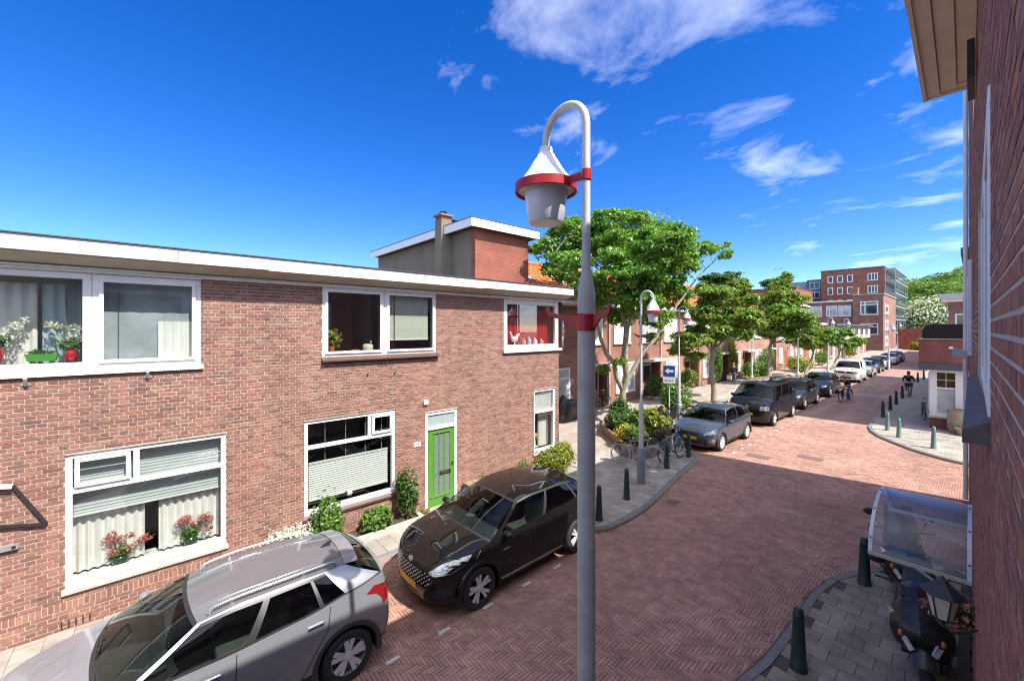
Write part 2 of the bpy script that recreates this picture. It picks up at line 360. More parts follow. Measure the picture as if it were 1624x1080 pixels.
def pavement(name, poly, m, bedmat, tiles=None, tmat=None, z=.085, top=.004):
    o = struct(MB().prism(poly, -.02, z).build(name, bedmat))
    if tiles:
        x0, x1, y0, y1, ts, ind, hide = tiles; mb = MB(); cand = []
        ny = int((y1-y0)/ts)
        for j in range(ny):
            off = (j % 2)*ts/2
            for i in range(int((x1-x0)/ts)+2):
                a = x0+i*ts-off; b = y0+j*ts
                cs = [(a+.012, b+.012), (a+ts-.012, b+.012), (a+ts-.012, b+ts-.012), (a+.012, b+ts-.012)]
                if not all(inpoly(c, poly) for c in cs) or not inview((a+ts/2, b+ts/2, z), 160): continue
                d = project((a+ts/2, b+ts/2, z))[2]
                cand.append((d, a+ts/2, b+ts/2))
        cand.sort(); k = 0
        base = MB().box(-ts/2+.004, ts/2-.004, -ts/2+.004, ts/2-.004, 0, .012).build('paving_tile', tmat, o, loc=(0,0,0)); base_me = base.data; bpy.data.objects.remove(base)
        for d, a, b in cand:
            dz = R.uniform(0, .004)
            if k < ind and inview((a, b, z), 0) and not hide(a, b):
                q = bpy.data.objects.new('paving_tile', base_me); col.objects.link(q); q.parent = o; q.location = (a, b, z-.006+dz); k += 1
            else:
                mb.rc = R.random(); mb.box(a-ts/2+.004, a+ts/2-.004, b-ts/2+.004, b+ts/2-.004, z-.004, z+.006+dz, 'b')
        if mb.f:
            q = mb.build('paving_tiles', tmat, o, fix=False); q['kind'] = 'stuff'
    return o
hid_left = lambda x, y: (-7.3 < x) or (y < 2.9 and x > -8.55)
PLAZA = far_brick_mat('pinkish_plaza_tiles', (.36,.30,.255), (.31,.26,.22), (.20,.165,.14), .3, .3)
pl = pavement('pavement_left', LP, TILE, PLAZA, (-9.1, -5.4, -3, 18, .3, 290, hid_left), TILE)
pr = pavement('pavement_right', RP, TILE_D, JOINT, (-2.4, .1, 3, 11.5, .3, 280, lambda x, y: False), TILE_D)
pf = pavement('pavement_corner', FP, TILE, mat('pale_paving_bed', (.3,.27,.22), .9, var=.2, scale=2), (-3.4, .5, 20.5, 27, .3, 280, lambda x, y: x > -.2), TILE)
# plaza tiles beyond: material only
def kerb(parent, path, w=.13, z=.1, seg=.9):
    P = [Vector((*p, 0)) for p in path]
    # walk path and cut into kerb stones
    pts = [P[0]]
    for a, b in zip(P, P[1:]):
        n = max(1, round((b-a).length/.3))
        for i in range(1, n+1): pts.append(a.lerp(b, i/n))
    nr = []
    for i, p in enumerate(pts):
        t = (pts[min(i+1, len(pts)-1)]-pts[max(i-1, 0)]).normalized(); nr.append(Vector((-t.y, t.x, 0)))
    i = 0
    while i < len(pts)-1:
        j = min(i+3, len(pts)-1); mb = MB(); dz = R.uniform(-.004, .004)
        rows = []
        for k in range(i, j+1):
            p, n = pts[k].copy(), nr[k]
            if k == i: p += (pts[k+1]-p).normalized()*.005
            if k == j: p += (pts[k-1]-p).normalized()*.005
            o_, i_ = p, p+n*w
            rows.append([(o_.x, o_.y, -.02), (o_.x+n.x*.012, o_.y+n.y*.012, z-.02+dz), (o_.x+n.x*.03, o_.y+n.y*.03, z+dz), (i_.x, i_.y, z+dz), (i_.x, i_.y, -.02)])
        mb.grid(rows); n0 = len(mb.v); mb.f.append([0,1,2,3,4]); mb.f.append([n0-1,n0-2,n0-3,n0-4,n0-5]); mb.m += [0,0]; mb.c += [0,0]
        mb.build('kerb_stone', KERB, parent, smooth=30); i = j
kerb(pl, [p for p in LP[1:18]])
kerb(pr, [(x, y) for x, y in reversed(RP[1:])])
kerb(pf, [(x, y) for x, y in reversed(FP[1:9])])
# herringbone pavers of the near road
def paver_field():
    w = .0525; n = 4; mb = MB(); cand = []
    X0, X1, Y0, Y1 = -8.3, .02, -2.4, 25.1
    nx, ny = int((X1-X0)/w), int((Y1-Y0)/w)
    for j in range(-4, ny):
        for i in range(-4, nx+1):
            t = (i-j) % (2*n)
            if t == 0: c = (X0+(i+n/2)*w, Y0+(j+.5)*w); h = True
            elif t == 2*n-1: c = (X0+(i+.5)*w, Y0+(j+n/2)*w); h = False
            else: continue
            if c[0] > X1-.05 or c[1] > Y1-.1 or c[0] < X0+.1: continue
            if c[1] > 16 and c[0] < -7.6: continue
            if not inview((c[0], c[1], 0), 120): continue
            if inpoly((c[0], c[1]), LP) and inpoly((c[0]-.15, c[1]-.05), LP) and inpoly((c[0]+.15, c[1]), LP): continue
            if inpoly((c[0]-.1, c[1]-.1), FP) and inpoly((c[0]+.1, c[1]+.1), FP): continue
            if inpoly((c[0]+.14, c[1]), RP) and inpoly((c[0]-.14, c[1]), RP): continue
            cand.append((project((*c, 0))[2], c, h))
    cand.sort(); a, b = w*n/2-.004, w/2-.004
    meh = MB().box(-a, a, -b, b, -.012, 0).build('paving_brick', PAVER); mh = meh.data; bpy.data.objects.remove(meh)
    k = 0
    for d, c, h in cand:
        z = .012+R.uniform(-.0025, .0025)
        vis = inview((*c, 0), -6) and not (c[0] < -5.0 and c[1] < 2.6) and not(c[0] > -1.9)
        if k < 300 and vis:
            q = bpy.data.objects.new('paving_brick', mh); col.objects.link(q); q.parent = road; q.location = (*c, z); k += 1
            if not h: q.rotation_euler.z = math.pi/2
        else:
            mb.rc = R.random(); aa, bb = (a, b) if h else (b, a)
            mb.box(c[0]-aa, c[0]+aa, c[1]-bb, c[1]+bb, -.002, z, 'b')
    o = mb.build('paving_bricks', PAVER, road, fix=False); o['kind'] = 'stuff'
paver_field()
MARK = mat('worn_white_marking', (.55,.53,.5), .8, var=.25, scale=20)
for y in (.02, .85, 1.68, 2.51, 3.35, 4.2, 5.09, 5.91, 6.75):
    MB().box(-5.41, -5.355, y-.1, y+.1, 0, .0175).build('parking_mark', MARK, road)
for i in range(11):
    y = 16.2+i*.83
    MB().box(-5.98, -5.92, y, y+.2, .0, .0165).build('parking_mark', MARK, road)
for y in (37.1, 38.0): MB().box(-5.7, -3.5, y, y+.12, .008, .0125).build('road_stripe', MARK, road)
IRON = mat('cast_iron', (.16,.11,.085), .8, metal=.2, var=.3, scale=30)
for (mx, my, ml) in ((-3.9, 17.7, 'rusty rectangular iron cover in the middle of the sunlit brick road'), (-5.2, 16.5, 'rusty rectangular iron cover near the grey hatchback’s front wheel')):
    mh = thing('manhole_cover', ml, 'manhole', (mx, my, .0), 'rectangular iron covers in the road')
    MB().box(mx-.38, mx+.38, my-.22, my+.22, .0, .0165).build('frame', IRON, mh)
    for k in range(6): MB().box(mx-.33+k*.11, mx-.27+k*.11, my-.18, my+.18, .0165, .021).build('rib', IRON, mh)
gr = tag(MB().box(-5.46, -5.2, 10.2, 10.6, .0, .02).build('drain_grate', IRON), 'small iron drain grate at the kerb below the left pavement', 'drain')
# ================================================================ brick walls and houses
CO = .0625; BH = .048
def brick_pieces(y0, y1, z0, z1, ops, soldier=None):
    """english cross bond; yields (ya, yb, za, zb, full)"""
    out = []; k = 0; z = z0
    while z+BH <= z1+.005:
        if soldier and abs(z-soldier) < CO*.5:
            y = y0
            while y+.052 < y1:
                if not any(o[0]-.01 < y+.026 < o[1]+.01 and o[2] < z+.06 < o[3] for o in ops): out.append((y, y+.052, z, z+.113, False))
                y += .0625
            z += CO*2; k += 1; continue
        if k % 2 == 0: p, l, off = .11, .1, 0.
        else: p, l, off = .22, .21, .055+(.11 if k % 4 == 3 else 0)
        y = y0-off
        ob = [o for o in ops if o[2] < z+BH-.005 and o[3] > z+.005]
        while y < y1:
            a, b = max(y, y0), min(y+l, y1); segs = [(a, b)]
            for o in ob:
                ns = []
                for s, e in segs:
                    if e <= o[0] or s >= o[1]: ns.append((s, e))
                    else:
                        if s < o[0]: ns.append((s, o[0]))
                        if e > o[1]: ns.append((o[1], e))
                segs = ns
            for s, e in segs:
                if e-s > .02: out.append((s, e, z, z+BH, e-s > l-.001))
            y += p
        z += CO; k += 1
    return out
def brick_wall(parent, xf, s, y0, y1, z0, z1, ops, bm_, mm, ind=300, soldier=None, hide=None, slope=0., thick=.24, view=60, proud=(.004,.009)):
    X = (lambda y: xf+slope*y)
    slab = MB()
    for a, b, c, d in rects_minus(y0, y1, z0, z1, ops):
        x0, x1 = X(a), X(b)
        vs = [(x0,a,c),(x0-s*thick,a,c),(x1-s*thick,b,c),(x1,b,c),(x0,a,d),(x0-s*thick,a,d),(x1-s*thick,b,d),(x1,b,d)]
        slab.add(vs, [(0,3,2,1),(4,5,6,7),(0,1,5,4),(1,2,6,5),(2,3,7,6),(3,0,4,7)])
    w = slab.build('wall', mm, parent)
    pcs = brick_pieces(y0, y1, z0+.008, z1, ops, soldier)
    meshes = {}
    mb = MB(); c = []
    for p in pcs:
        m = (X((p[0]+p[1])/2), (p[0]+p[1])/2, (p[2]+p[3])/2); d = project(m)[2]
        c.append((d if d > 0 else 999, p, m))
    c.sort(key=lambda q: q[0]); k = 0
    for d, p, m in c:
        pr_ = R.uniform(*proud); a, b, e, f, full = p
        if full and k < ind and d < 900 and inview(m, -8) and not (hide and hide(m)):
            key = round(b-a, 3)
            if key not in meshes:
                t = MB().box(-.012, 0, -(b-a)/2, (b-a)/2, -BH/2, BH/2) if s > 0 else MB().box(0, .012, -(b-a)/2, (b-a)/2, -BH/2, BH/2)
                o = t.build('brick', bm_); meshes[key] = o.data; bpy.data.objects.remove(o)
            q = bpy.data.objects.new('brick', meshes[key]); col.objects.link(q); q.parent = w
            q.location = Vector((m[0]+s*pr_, m[1], m[2]))-wloc(parent); q.rotation_euler.z = -slope; k += 1
        else:
            if view is not None and not inview(m, view): continue
            mb.rc = R.random(); j = R.uniform(-.0015, .0015)
            x0, x1 = X(a), X(b)
            mb.add([(x0-s*.002,a,e+j),(x1-s*.002,b,e+j),(x1-s*.002,b,f+j),(x0-s*.002,a,f+j),(x0+s*pr_,a,e+j),(x1+s*pr_,b,e+j),(x1+s*pr_,b,f+j),(x0+s*pr_,a,f+j)],
                   [(4,5,6,7),(0,1,5,4),(1,2,6,5),(2,3,7,6),(3,0,4,7)] if s > 0 else [(7,6,5,4),(4,5,1,0),(5,6,2,1),(6,7,3,2),(7,4,0,3)])
    if mb.f:
        o = mb.build('bricks', bm_, parent, fix=False); o['kind'] = 'stuff'
    return w
def bars(mb, x0, x1, y0, y1, z0, z1, w, wb=None):
    """rectangular frame of four butted bars"""
    wb = wb or w
    mb.box(x0, x1, y0, y1, z1-w, z1); mb.box(x0, x1, y0, y1, z0, z0+wb)
    mb.box(x0, x1, y0, y0+w, z0+wb, z1-w); mb.box(x0, x1, y1-w, y1, z0+wb, z1-w)
def window(parent, xf, y0, y1, z0, z1, vs=(), hs=(), sashes=(), fw=.075, rec=.05, s=1, m=None, sill=None, gl=None, room=None, rd=2.2, fd=.09):
    """vs: (y, zlo, zhi) mullions; hs: (z, ylo, yhi) transoms; sashes: (ya, yb, za, zb); frame outside face sits rec behind the wall"""
    m = m or WHITE; gl = gl or GLASS
    xo = xf-s*rec; xi = xo-s*fd; a, b = min(xo, xi), max(xo, xi)
    mb = MB(); bars(mb, a, b, y0, y1, z0, z1, fw)
    for y, za, zb in vs: mb.box(a+.003, b-.003, y-fw/2, y+fw/2, za+.0, zb)
    for z, ya, yb in hs: mb.box(a+.002, b-.002, ya, yb, z-fw/2, z+fw/2)
    win = mb.build('window', m, parent)
    bev(win, .006)
    xg = (a+b)/2
    gy0, gy1, gz0, gz1 = y0+fw*.6, y1-fw*.6, z0+fw*.6, z1-fw*.6
    # one pane per cell
    ysp = [gy0]+[v[0] for v in vs]+[gy1]
    if hs and vs and not all(v[1] <= gz0+.05 for v in vs):
        z = hs[0][0]; cells = [(gy0, gy1, gz0, z)]+[(p, q, z, gz1) for p, q in zip(ysp, ysp[1:])]
    elif hs:
        zs = [gz0]+[h[0] for h in hs]+[gz1]; cells = [(gy0, gy1, p, q) for p, q in zip(zs, zs[1:])]
    else: cells = [(p, q, gz0, gz1) for p, q in zip(ysp, ysp[1:])]
    for p, q, c, d in cells:
        MB().box(xg-.004, xg+.004, p+.002, q-.002, c+.002, d-.002).build('pane', gl, win)
    for p, q, c, d in sashes:
        t = MB(); bars(t, (b if s > 0 else a-.035)-(.0 if s > 0 else 0), (b+.035 if s > 0 else a), p, q, c, d, .055)
        so_ = t.build('sash', m, win); bev(so_, .006)
    if sill:
        sm, prj, th = sill
        MB().prism([(xf+s*prj, z0-th), (xf+s*prj, z0-th+.045), (xf-s*.02, z0-.002), (xf-s*.02, z0-th)], y0-.03, y1+.03, 'y').build('sill', sm, win)
    if room:
        xb = xi-s*rd; r = MB()
        lo, hi = min(xi, xb), max(xi, xb)
        r.box(lo, hi, y0-.3, y1+.3, z0-.25, z1+.15, 'r' if s > 0 else 'l').build('room', room, parent, fix=False)
    return win
def bev(o, w, seg=1):
    md = o.modifiers.new('bevel', 'BEVEL'); md.width = w; md.segments = seg; md.limit_method = 'ANGLE'
def curtain(label, xf, y0, y1, z0, z1, amp=.035, wl=.16, m=None, cat='curtain', group=None):
    n = max(8, int((y1-y0)/.02)); ph = R.random()*6; rows = []
    for z, k in ((z0, 1.), (z0+(z1-z0)*.5, .95), (z1, .75)):
        rows.append([(xf+amp*k*math.sin(ph+(y0+(y1-y0)*i/n)/wl*6.283+.6*math.sin(i*.13)), y0+(y1-y0)*i/n, z) for i in range(n+1)])
    mb = MB(); mb.grid(rows); rows2 = [[(p[0]-.006, p[1], p[2]) for p in r] for r in rows]; mb.grid(rows2)
    return tag(mb.build('curtain', m or CLOTH, smooth=60, fix=False), label, cat, group)
def blind(label, x, y0, y1, z0, z1, m, pleat=.04, group=None, name='blind'):
    n = max(2, int((z1-z0)/pleat)); rows = []
    for i in range(n*2+1):
        z = z0+(z1-z0)*i/(n*2); rows.append([(x+(.008 if i % 2 else 0), y0, z), (x+(.008 if i % 2 else 0), y1, z)])
    t = thing(name, label, 'blind', (x, (y0+y1)/2, z0), group)
    MB().grid(rows).build('pleats', m, t, fix=False)
    MB().box(x-.012, x+.018, y0, y1, z1, z1+.03).build('top_rail', WHITE, t)
    MB().box(x-.012, x+.018, y0, y1, z0-.025, z0).build('bottom_rail', WHITE, t)
    return t
XF = -9.14
STONE = mat('stone_sill', (.42,.39,.35), .8, var=.2, scale=12, bump=.2)
DTILE = mat('dark_glazed_tile', (.10,.06,.05), .4, var=.3, scale=20)
ZINC = mat('zinc_edge', (.09,.1,.11), .5, metal=.4, var=.1)
ROOFM = mat('roof_felt', (.09,.088,.085), .9, var=.2, scale=3, bump=.3)
SOFF = mat('beige_soffit_paint', (.47,.42,.33), .6, var=.1, scale=4)
def flat_house(name, label, y0, y1, ops, bm_, hide, eave_end, ind):
    h = thing(name, label, 'house', (XF, (y0+y1)/2, 0))
    brick_wall(h, XF, 1, y0, y1, .0, 5.6, ops, bm_, MORTAR, ind, soldier=.008+CO*6, hide=hide)
    MB().box(XF-9, XF-.241, y0, y0+.2, 0, 5.6).build('party_wall', MORTAR, h)
    MB().box(XF-9, XF-.241, y1-.2, y1-.001, 0, 5.6).build('end_wall', mat('red_brick_plain', (.3,.14,.1), .9, var=.25, scale=25), h)
    MB().box(XF-9, XF-8.8, y0+.21, y1-.21, 0, 5.6).build('back_wall', MORTAR, h)
    MB().box(XF-9.1, XF+.36, y0+.001, eave_end, 5.79, 5.93).build('roof', ROOFM, h)
    return h
OA = [(-1.02,1.0,.72,2.72), (-3.3,.63,4.03,5.52), (-5.6,-4.6,.03,2.5)]
hA = flat_house('terraced_house', 'red brick terraced house with a big flower window, cut off by the left picture edge', -9., 1.62, OA, BRICKS_A, lambda m: m[2] < 1.0, 1.618, 300)
OB = [(2.33,4.33,.78,2.73), (5.13,6.10,.03,2.52), (2.68,5.44,4.05,5.55), (7.72,10.08,4.02,5.55), (8.96,9.95,.75,2.72)]
hB = flat_house('terraced_house', 'brown brick terraced corner house with the green front door, number 13', 1.62, 10.11, OB, BRICKS_B, lambda m: m[2] < .9, 10.36, 300)
def eave(h, y0, y1, joints, dz=0):
    ys = [y0]+joints+[y1]
    for a, b in zip(ys, ys[1:]):
        j = R.uniform(-.008, .008)
        f = MB().box(XF+.41+j, XF+.445+j, a+.003, b-.003, 5.735+j, 5.965).build('fascia_board', WHITE_OLD, h); bev(f, .008)
        MB().box(XF+.385, XF+.41+j-.002, a+.003, b-.003, 5.80, 5.96).build('fascia_back', WHITE_OLD, h)
        MB().box(XF+.34, XF+.47+j, a, b, 5.967, 5.985).build('roof_edge', ZINC, h)
    MB().prism([(XF+.006, 5.60), (XF+.41, 5.72), (XF+.41, 5.74), (XF+.006, 5.62)], y0, y1, 'y').build('soffit', SOFF, h)
    MB().prism([(XF+.002, 5.535), (XF+.03, 5.535), (XF+.045, 5.57), (XF+.075, 5.585), (XF+.075, 5.6), (XF+.002, 5.598)], y0, y1-.0, 'y').build('frieze', WHITE_OLD, h)
eave(hA, -9, 1.62, [-5.2, -1.9, .3]); eave(hB, 1.62, 10.36, [6.62])
MB().box(XF-9, XF+.41, 10.30, 10.345, 5.735, 5.96).build('fascia_board', WHITE_OLD, hB)
MB().prism([(XF-9, 5.60), (XF, 5.60), (XF+.4, 5.72), (XF-9, 5.72)], 10.112, 10.30, 'y').build('soffit', SOFF, hB)
# windows house A
w = window(hA, XF, -1.02, 1.0, .72, 2.72, vs=[(-.22, 2.14, 2.66)], hs=[(2.14, -.95, .93)], sashes=[(-.92,-.29,2.2,2.64)], rec=.03, sill=(STONE, .05, .11), room=ROOM)
w = window(hA, XF, -3.3, -.735, 4.03, 5.52, sashes=[], rec=.0, fw=.1, room=ROOMW); MB().box(XF-.02, XF+.06, -3.3, .66, 3.94, 4.02).build('sill', WHITE_OLD, w)
w = window(hA, XF, -.73, .63, 4.03, 5.52, sashes=[(-.655,.555,4.105,5.445)], rec=.0, fw=.1, room=ROOMW)
MB().box(XF-.09, XF+.05, -3.32, .65, 5.522, 5.55).build('window_head', WHITE_OLD, hA)
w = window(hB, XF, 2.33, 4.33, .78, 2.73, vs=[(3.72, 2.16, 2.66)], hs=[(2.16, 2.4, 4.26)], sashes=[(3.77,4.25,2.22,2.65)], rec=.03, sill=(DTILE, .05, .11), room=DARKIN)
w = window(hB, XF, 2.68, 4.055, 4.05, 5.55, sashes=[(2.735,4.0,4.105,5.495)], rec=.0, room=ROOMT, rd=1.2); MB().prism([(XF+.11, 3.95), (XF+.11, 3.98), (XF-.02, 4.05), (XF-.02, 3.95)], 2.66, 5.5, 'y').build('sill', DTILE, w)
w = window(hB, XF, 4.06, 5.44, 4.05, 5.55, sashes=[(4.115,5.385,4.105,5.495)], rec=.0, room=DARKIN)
w = window(hB, XF, 7.72, 10.08, 4.02, 5.53, rec=.0, fw=.14, room=ROOM); MB().box(XF-.02, XF+.08, 7.68, 10.2, 3.94, 4.018).build('sill', WHITE_OLD, w)
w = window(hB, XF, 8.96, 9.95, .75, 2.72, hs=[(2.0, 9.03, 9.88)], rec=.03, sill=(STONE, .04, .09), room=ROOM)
# green front door
GREEN = mat('green_door_paint', (.085,.22,.035), .35, var=.06, scale=4)
FROST = mat('frosted_glass', (.30,.36,.36), .25, var=.35, scale=60, bump=.5, bscale=60)
fr = MB(); fr.box(XF-.1, XF-.02, 5.13, 5.21, .03, 2.52); fr.box(XF-.1, XF-.02, 6.02, 6.10, .03, 2.52); fr.box(XF-.1, XF-.02, 5.21, 6.02, 2.44, 2.52); fr.box(XF-.1, XF-.022, 5.21, 6.02, 2.06, 2.14)
dfr = fr.build('door_frame', WHITE, hB); bev(dfr, .005)
MB().box(XF-.07, XF-.055, 5.2, 6.03, 2.13, 2.45).build('transom_pane', FROST, dfr)
d = MB(); x = XF-.06
d.box(x-.04, x, 5.21, 6.02, .06, .36); d.box(x-.04, x, 5.21, 5.44, .36, 1.93); d.box(x-.04, x, 5.90, 6.02, .36, 1.93); d.box(x-.04, x, 5.21, 6.02, 1.93, 2.055)
for y in (5.565, 5.72): d.box(x-.04, x, y, y+.035, .36, 1.93)
d.box(x-.04, x, 5.60, 5.90, .86, .93); d.box(x+.0005, x+.02, 5.30, 5.9, .30, .335); d.box(x+.0005, x+.018, 5.36, 5.9, 1.945, 1.965)
for y in (5.24, 5.40): d.box(x+.0005, x+.006, y, y+.012, .40, 1.9)
dr = d.build('front_door', GREEN, hB); bev(dr, .004)
for a, b, c, e in ((5.44,5.565,.36,1.93), (5.60,5.72,.93,1.93), (5.755,5.90,.93,1.93), (5.60,5.72,.36,.86), (5.755,5.90,.36,.86)):
    MB().box(x-.028, x-.016, a, b, c, e).build('door_pane', mat('dark_reeded_glass', (.15,.19,.18), .2, var=.45, scale=50, bump=.6, bscale=70), dr)
MB().box(x+.0005, x+.014, 5.58, 5.92, .86, .94).build('letter_box', BLACK, dr); MB().box(x+.0145, x+.02, 5.63, 5.85, .885, .915).build('letter_flap', STEEL, dr)
MB().lathe([(.0,.0),(.018,.0),(.018,.03),(.03,.045),(.022,.07),(0,.075)], (x, 5.965, 1.12), 12, 'x').build('door_knob', mat('brass', (.5,.33,.1), .3, metal=1), dr, smooth=40)
MB().box(XF-.08, XF+.06, 5.11, 6.12, .0, .06).build('threshold', STONE, hB)
pl_ = tag(MB().box(XF+.01, XF+.025, 4.80, 4.99, 1.73, 1.84).build('house_number_plate', WHITE), 'small white house number plate 13 left of the green door', 'number plate'); bev(pl_, .004)
nm = text_mesh('13', .1); place_mesh('lettering', nm, BLACK, pl_, Matrix.Translation((XF+.026, 4.895, 1.785)) @ Matrix(((0,0,1,0),(1,0,0,0),(0,1,0,0),(0,0,0,1))))
bx_ = tag(MB().box(XF+.008, XF+.06, 5.07, 5.19, 2.74, 2.86).build('alarm_box', WHITE), 'white square alarm box on the brick wall above the green door', 'alarm box'); bev(bx_, .01)
# wall fittings
IRONB = mat('black_iron', (.02,.018,.017), .6, var=.2)
GALV = mat('galvanised_metal', (.5,.5,.5), .45, metal=.7, var=.1)
def wall_clamp(y, z, label):
    t = thing('flag_holder', label, 'flag holder', (XF, y, z), 'small metal flag holders on the brick fronts')
    MB().box(XF+.004, XF+.02, y-.05, y+.05, z-.05, z-.01).build('plate', GALV, t)
    MB().tube([(XF+.03, y, z-.045), (XF+.09, y, z+.06)], .022, 8).build('socket', GALV, t)
wall_clamp(-1.4, 3.87, 'leftmost small metal flag holder under the wide upper window'); wall_clamp(-.08, 3.88, 'small metal flag holder below the casement with the white curtain')
def hook(y, z, label):
    tag(MB().tube([(XF, y, z), (XF+.05, y, z-.005), (XF+.06, y, z+.03)], .012, 6).build('wall_hook', IRON), label, 'hook', 'rusty hooks in the brick wall')
hook(4.1, 3.83, 'rusty hook just under the middle upper window sill'); hook(3.65, 3.62, 'rusty hook in the wall, lower left below the middle upper window'); hook(4.3, 3.6, 'rusty hook in the wall, lower right below the middle upper window'); hook(8.4, 2.62, 'rusty hook left of the narrow corner window')
br_ = thing('wall_bracket', 'black iron bracket bars meeting in a point, at the left picture edge', 'bracket', (XF, -1.5, 2.0))
MB().beam((XF+.03, -1.52, 2.40), (XF+.035, -1.2, 1.76), .03, .042, (1,0,0)).build('bar', IRONB, br_); MB().beam((XF+.07, -2.1, 1.98), (XF+.04, -1.2, 1.755), .03, .036, (1,0,0)).build('bar', IRONB, br_)
MB().beam((XF+.06, -1.9, 2.48), (XF+.06, -1.52, 2.40), .05, .06, (1,0,0)).build('end_piece', WHITE_OLD, br_)
cb0 = thing('conduit_box', 'small grey conduit box on the bricks below the iron bracket', 'box', (XF, -1.6, 1.5)); MB().box(XF+.01, XF+.06, -1.75, -1.47, 1.49, 1.56).build('box', GALV, cb0); MB().box(XF+.06, XF+.065, -1.53, -1.49, 1.505, 1.545).build('cable_gland', BLACK, cb0)
vt = thing('wall_vent', 'row of dark slot vents low in the brick wall beside the silver car', 'vent', (XF, -.9, .1))
for k in range(5): MB().box(XF+.007, XF+.014, -1.06+k*.075, -1.045+k*.075, .1, .21).build('slot', BLACK, vt)
st = thing('roof_vent', 'little dark vent cap standing on the flat roof above the left house', 'vent', (-10.5, -.9, 5.93))
MB().lathe([(.05,5.93),(.05,6.15),(.09,6.16),(.08,6.22),(0,6.25)], (-10.5, -.75, 0), 12).build('cap', BLACK, st, smooth=40)
# ================================================================ other buildings
def wall_mat(name, c1, c2, mo, ms=.010):
    m = far_brick_mat(name, c1, c2, mo, .22, .0625); t = m.node_tree; L = t.links.new
    br = [n for n in t.nodes if n.type == 'TEX_BRICK'][0]; g = [n for n in t.nodes if n.type == 'NEW_GEOMETRY'][0]
    br.inputs['Mortar Size'].default_value = ms
    s = N(t, 'ShaderNodeSeparateXYZ'); L(g.outputs['Position'], s.inputs[0])
    a = N(t, 'ShaderNodeMath', operation='ADD'); L(s.outputs[0], a.inputs[0]); L(s.outputs[1], a.inputs[1])
    c = N(t, 'ShaderNodeCombineXYZ'); L(a.outputs[0], c.inputs[0]); L(s.outputs[2], c.inputs[1]); L(c.outputs[0], br.inputs[0])
    return m
BR_ROW = wall_mat('red_row_brick', (.29,.095,.062), (.21,.075,.052), (.33,.22,.17))
BR_ROW2 = wall_mat('pinkish_row_brick', (.36,.15,.105), (.28,.12,.088), (.38,.28,.22))
BR_RED = wall_mat('bright_red_brick', (.34,.082,.048), (.25,.065,.042), (.24,.12,.085))
BR_FAR = wall_mat('far_brown_brick', (.30,.13,.09), (.25,.105,.075), (.30,.2,.15))
BR_DK = wall_mat('far_dark_red_brick', (.27,.09,.06), (.22,.075,.05), (.2,.1,.08))
ORANGE = mat('orange_clay_roof_tile', (.5,.14,.035), .7, var=.3, scale=2.5, rnd=[(.52,.145,.03),(.44,.11,.028),(.58,.175,.04),(.5,.13,.03)])
RENDER_G = mat('grey_brown_render', (.20,.165,.125), .9, var=.12, scale=1.2, bump=.15)
REDDOOR = mat('oxblood_door', (.14,.022,.018), .4, var=.1); BROWNDOOR = mat('brown_door', (.10,.035,.022), .45, var=.1)
PALE = mat('cream_roller_blind', (.58,.54,.45), .8, var=.05)
PIPE = mat('pvc_downpipe', (.55,.54,.5), .5, var=.1)
SLAB = mat('painted_concrete_canopy', (.5,.49,.45), .7, var=.15)
def simple_window(parent, axis, pos, s, a0, a1, z0, z1, v=(), h=(), m=None, fw=.08, fill=None, sill=True):
    """window on a wall plane; axis 'x' = wall at X=pos running along Y, axis 'y' = wall at Y=pos running along X; s outward sign"""
    m = m or WHITE; f = MB(); gmb = MB()
    def B(mb, d0, d1, p, q, c, e):
        lo, hi = sorted((pos+s*d0, pos+s*d1))
        (mb.box(lo, hi, p, q, c, e) if axis == 'x' else mb.box(p, q, lo, hi, c, e))
    B(f, .005, .05, a0, a1, z1-fw, z1); B(f, .005, .05, a0, a1, z0, z0+fw); B(f, .005, .05, a0, a0+fw, z0+fw, z1-fw); B(f, .005, .05, a1-fw, a1, z0+fw, z1-fw)
    for y in v: B(f, .006, .045, y-fw/2, y+fw/2, z0+fw, z1-fw)
    for z in h: B(f, .006, .043, a0+fw, a1-fw, z-fw/2, z+fw/2)
    w = f.build('window', m, parent)
    B(gmb, .008, .018, a0+fw, a1-fw, z0+fw, z1-fw); gmb.build('pane', fill or FARGLASS, w)
    if sill:
        t = MB(); B(t, .003, .1, a0-.05, a1+.05, z0-.06, z0-.002); t.build('sill', STONE, w)
    return w
FARGLASS = mat('dark_reflecting_glass', (.035,.045,.05), .06, var=.3, scale=.8, spec=.9)
PALEGLASS = mat('curtained_glass', (.42,.45,.46), .08, var=.35, scale=1.6, spec=.8)
def tiled_roof(parent, x0, z0, x1, z1, y0, y1, name='roof'):
    """pitched sheet of clay tiles: real waves and steps"""
    n = max(2, int((y1-y0)/.25)); L_ = math.hypot(x1-x0, z1-z0); m = max(2, int(L_/.34)); d = Vector((x1-x0, 0, z1-z0)).normalized(); nrm = Vector((-d.z, 0, d.x))
    if nrm.z < 0: nrm = -nrm
    mb = MB(); k = n*4
    for j in range(m):
        rows = []
        for q, lift in ((0, .05), (1, .01)):
            r = []
            for i in range(k+1):
                w = .03*math.sin(i/4*2*math.pi)
                p = Vector((x0, 0, z0))+d*(L_*(j+q*1.06)/m)+nrm*(lift+w); r.append((p.x, y0+(y1-y0)*i/k, p.z))
            rows.append(r)
        o = len(mb.v); mb.v.extend(rows[0]+rows[1])
        for i in range(k):
            mb.f.append([o+i, o+i+1, o+k+1+i+1, o+k+1+i]); mb.m.append(0); mb.c.append(((i//4)*.618+j*.37+R.random()*.15) % 1+.001)
    r = mb.build(name, ORANGE, parent, smooth=50, fix=False)
    return r
XR = -14.5
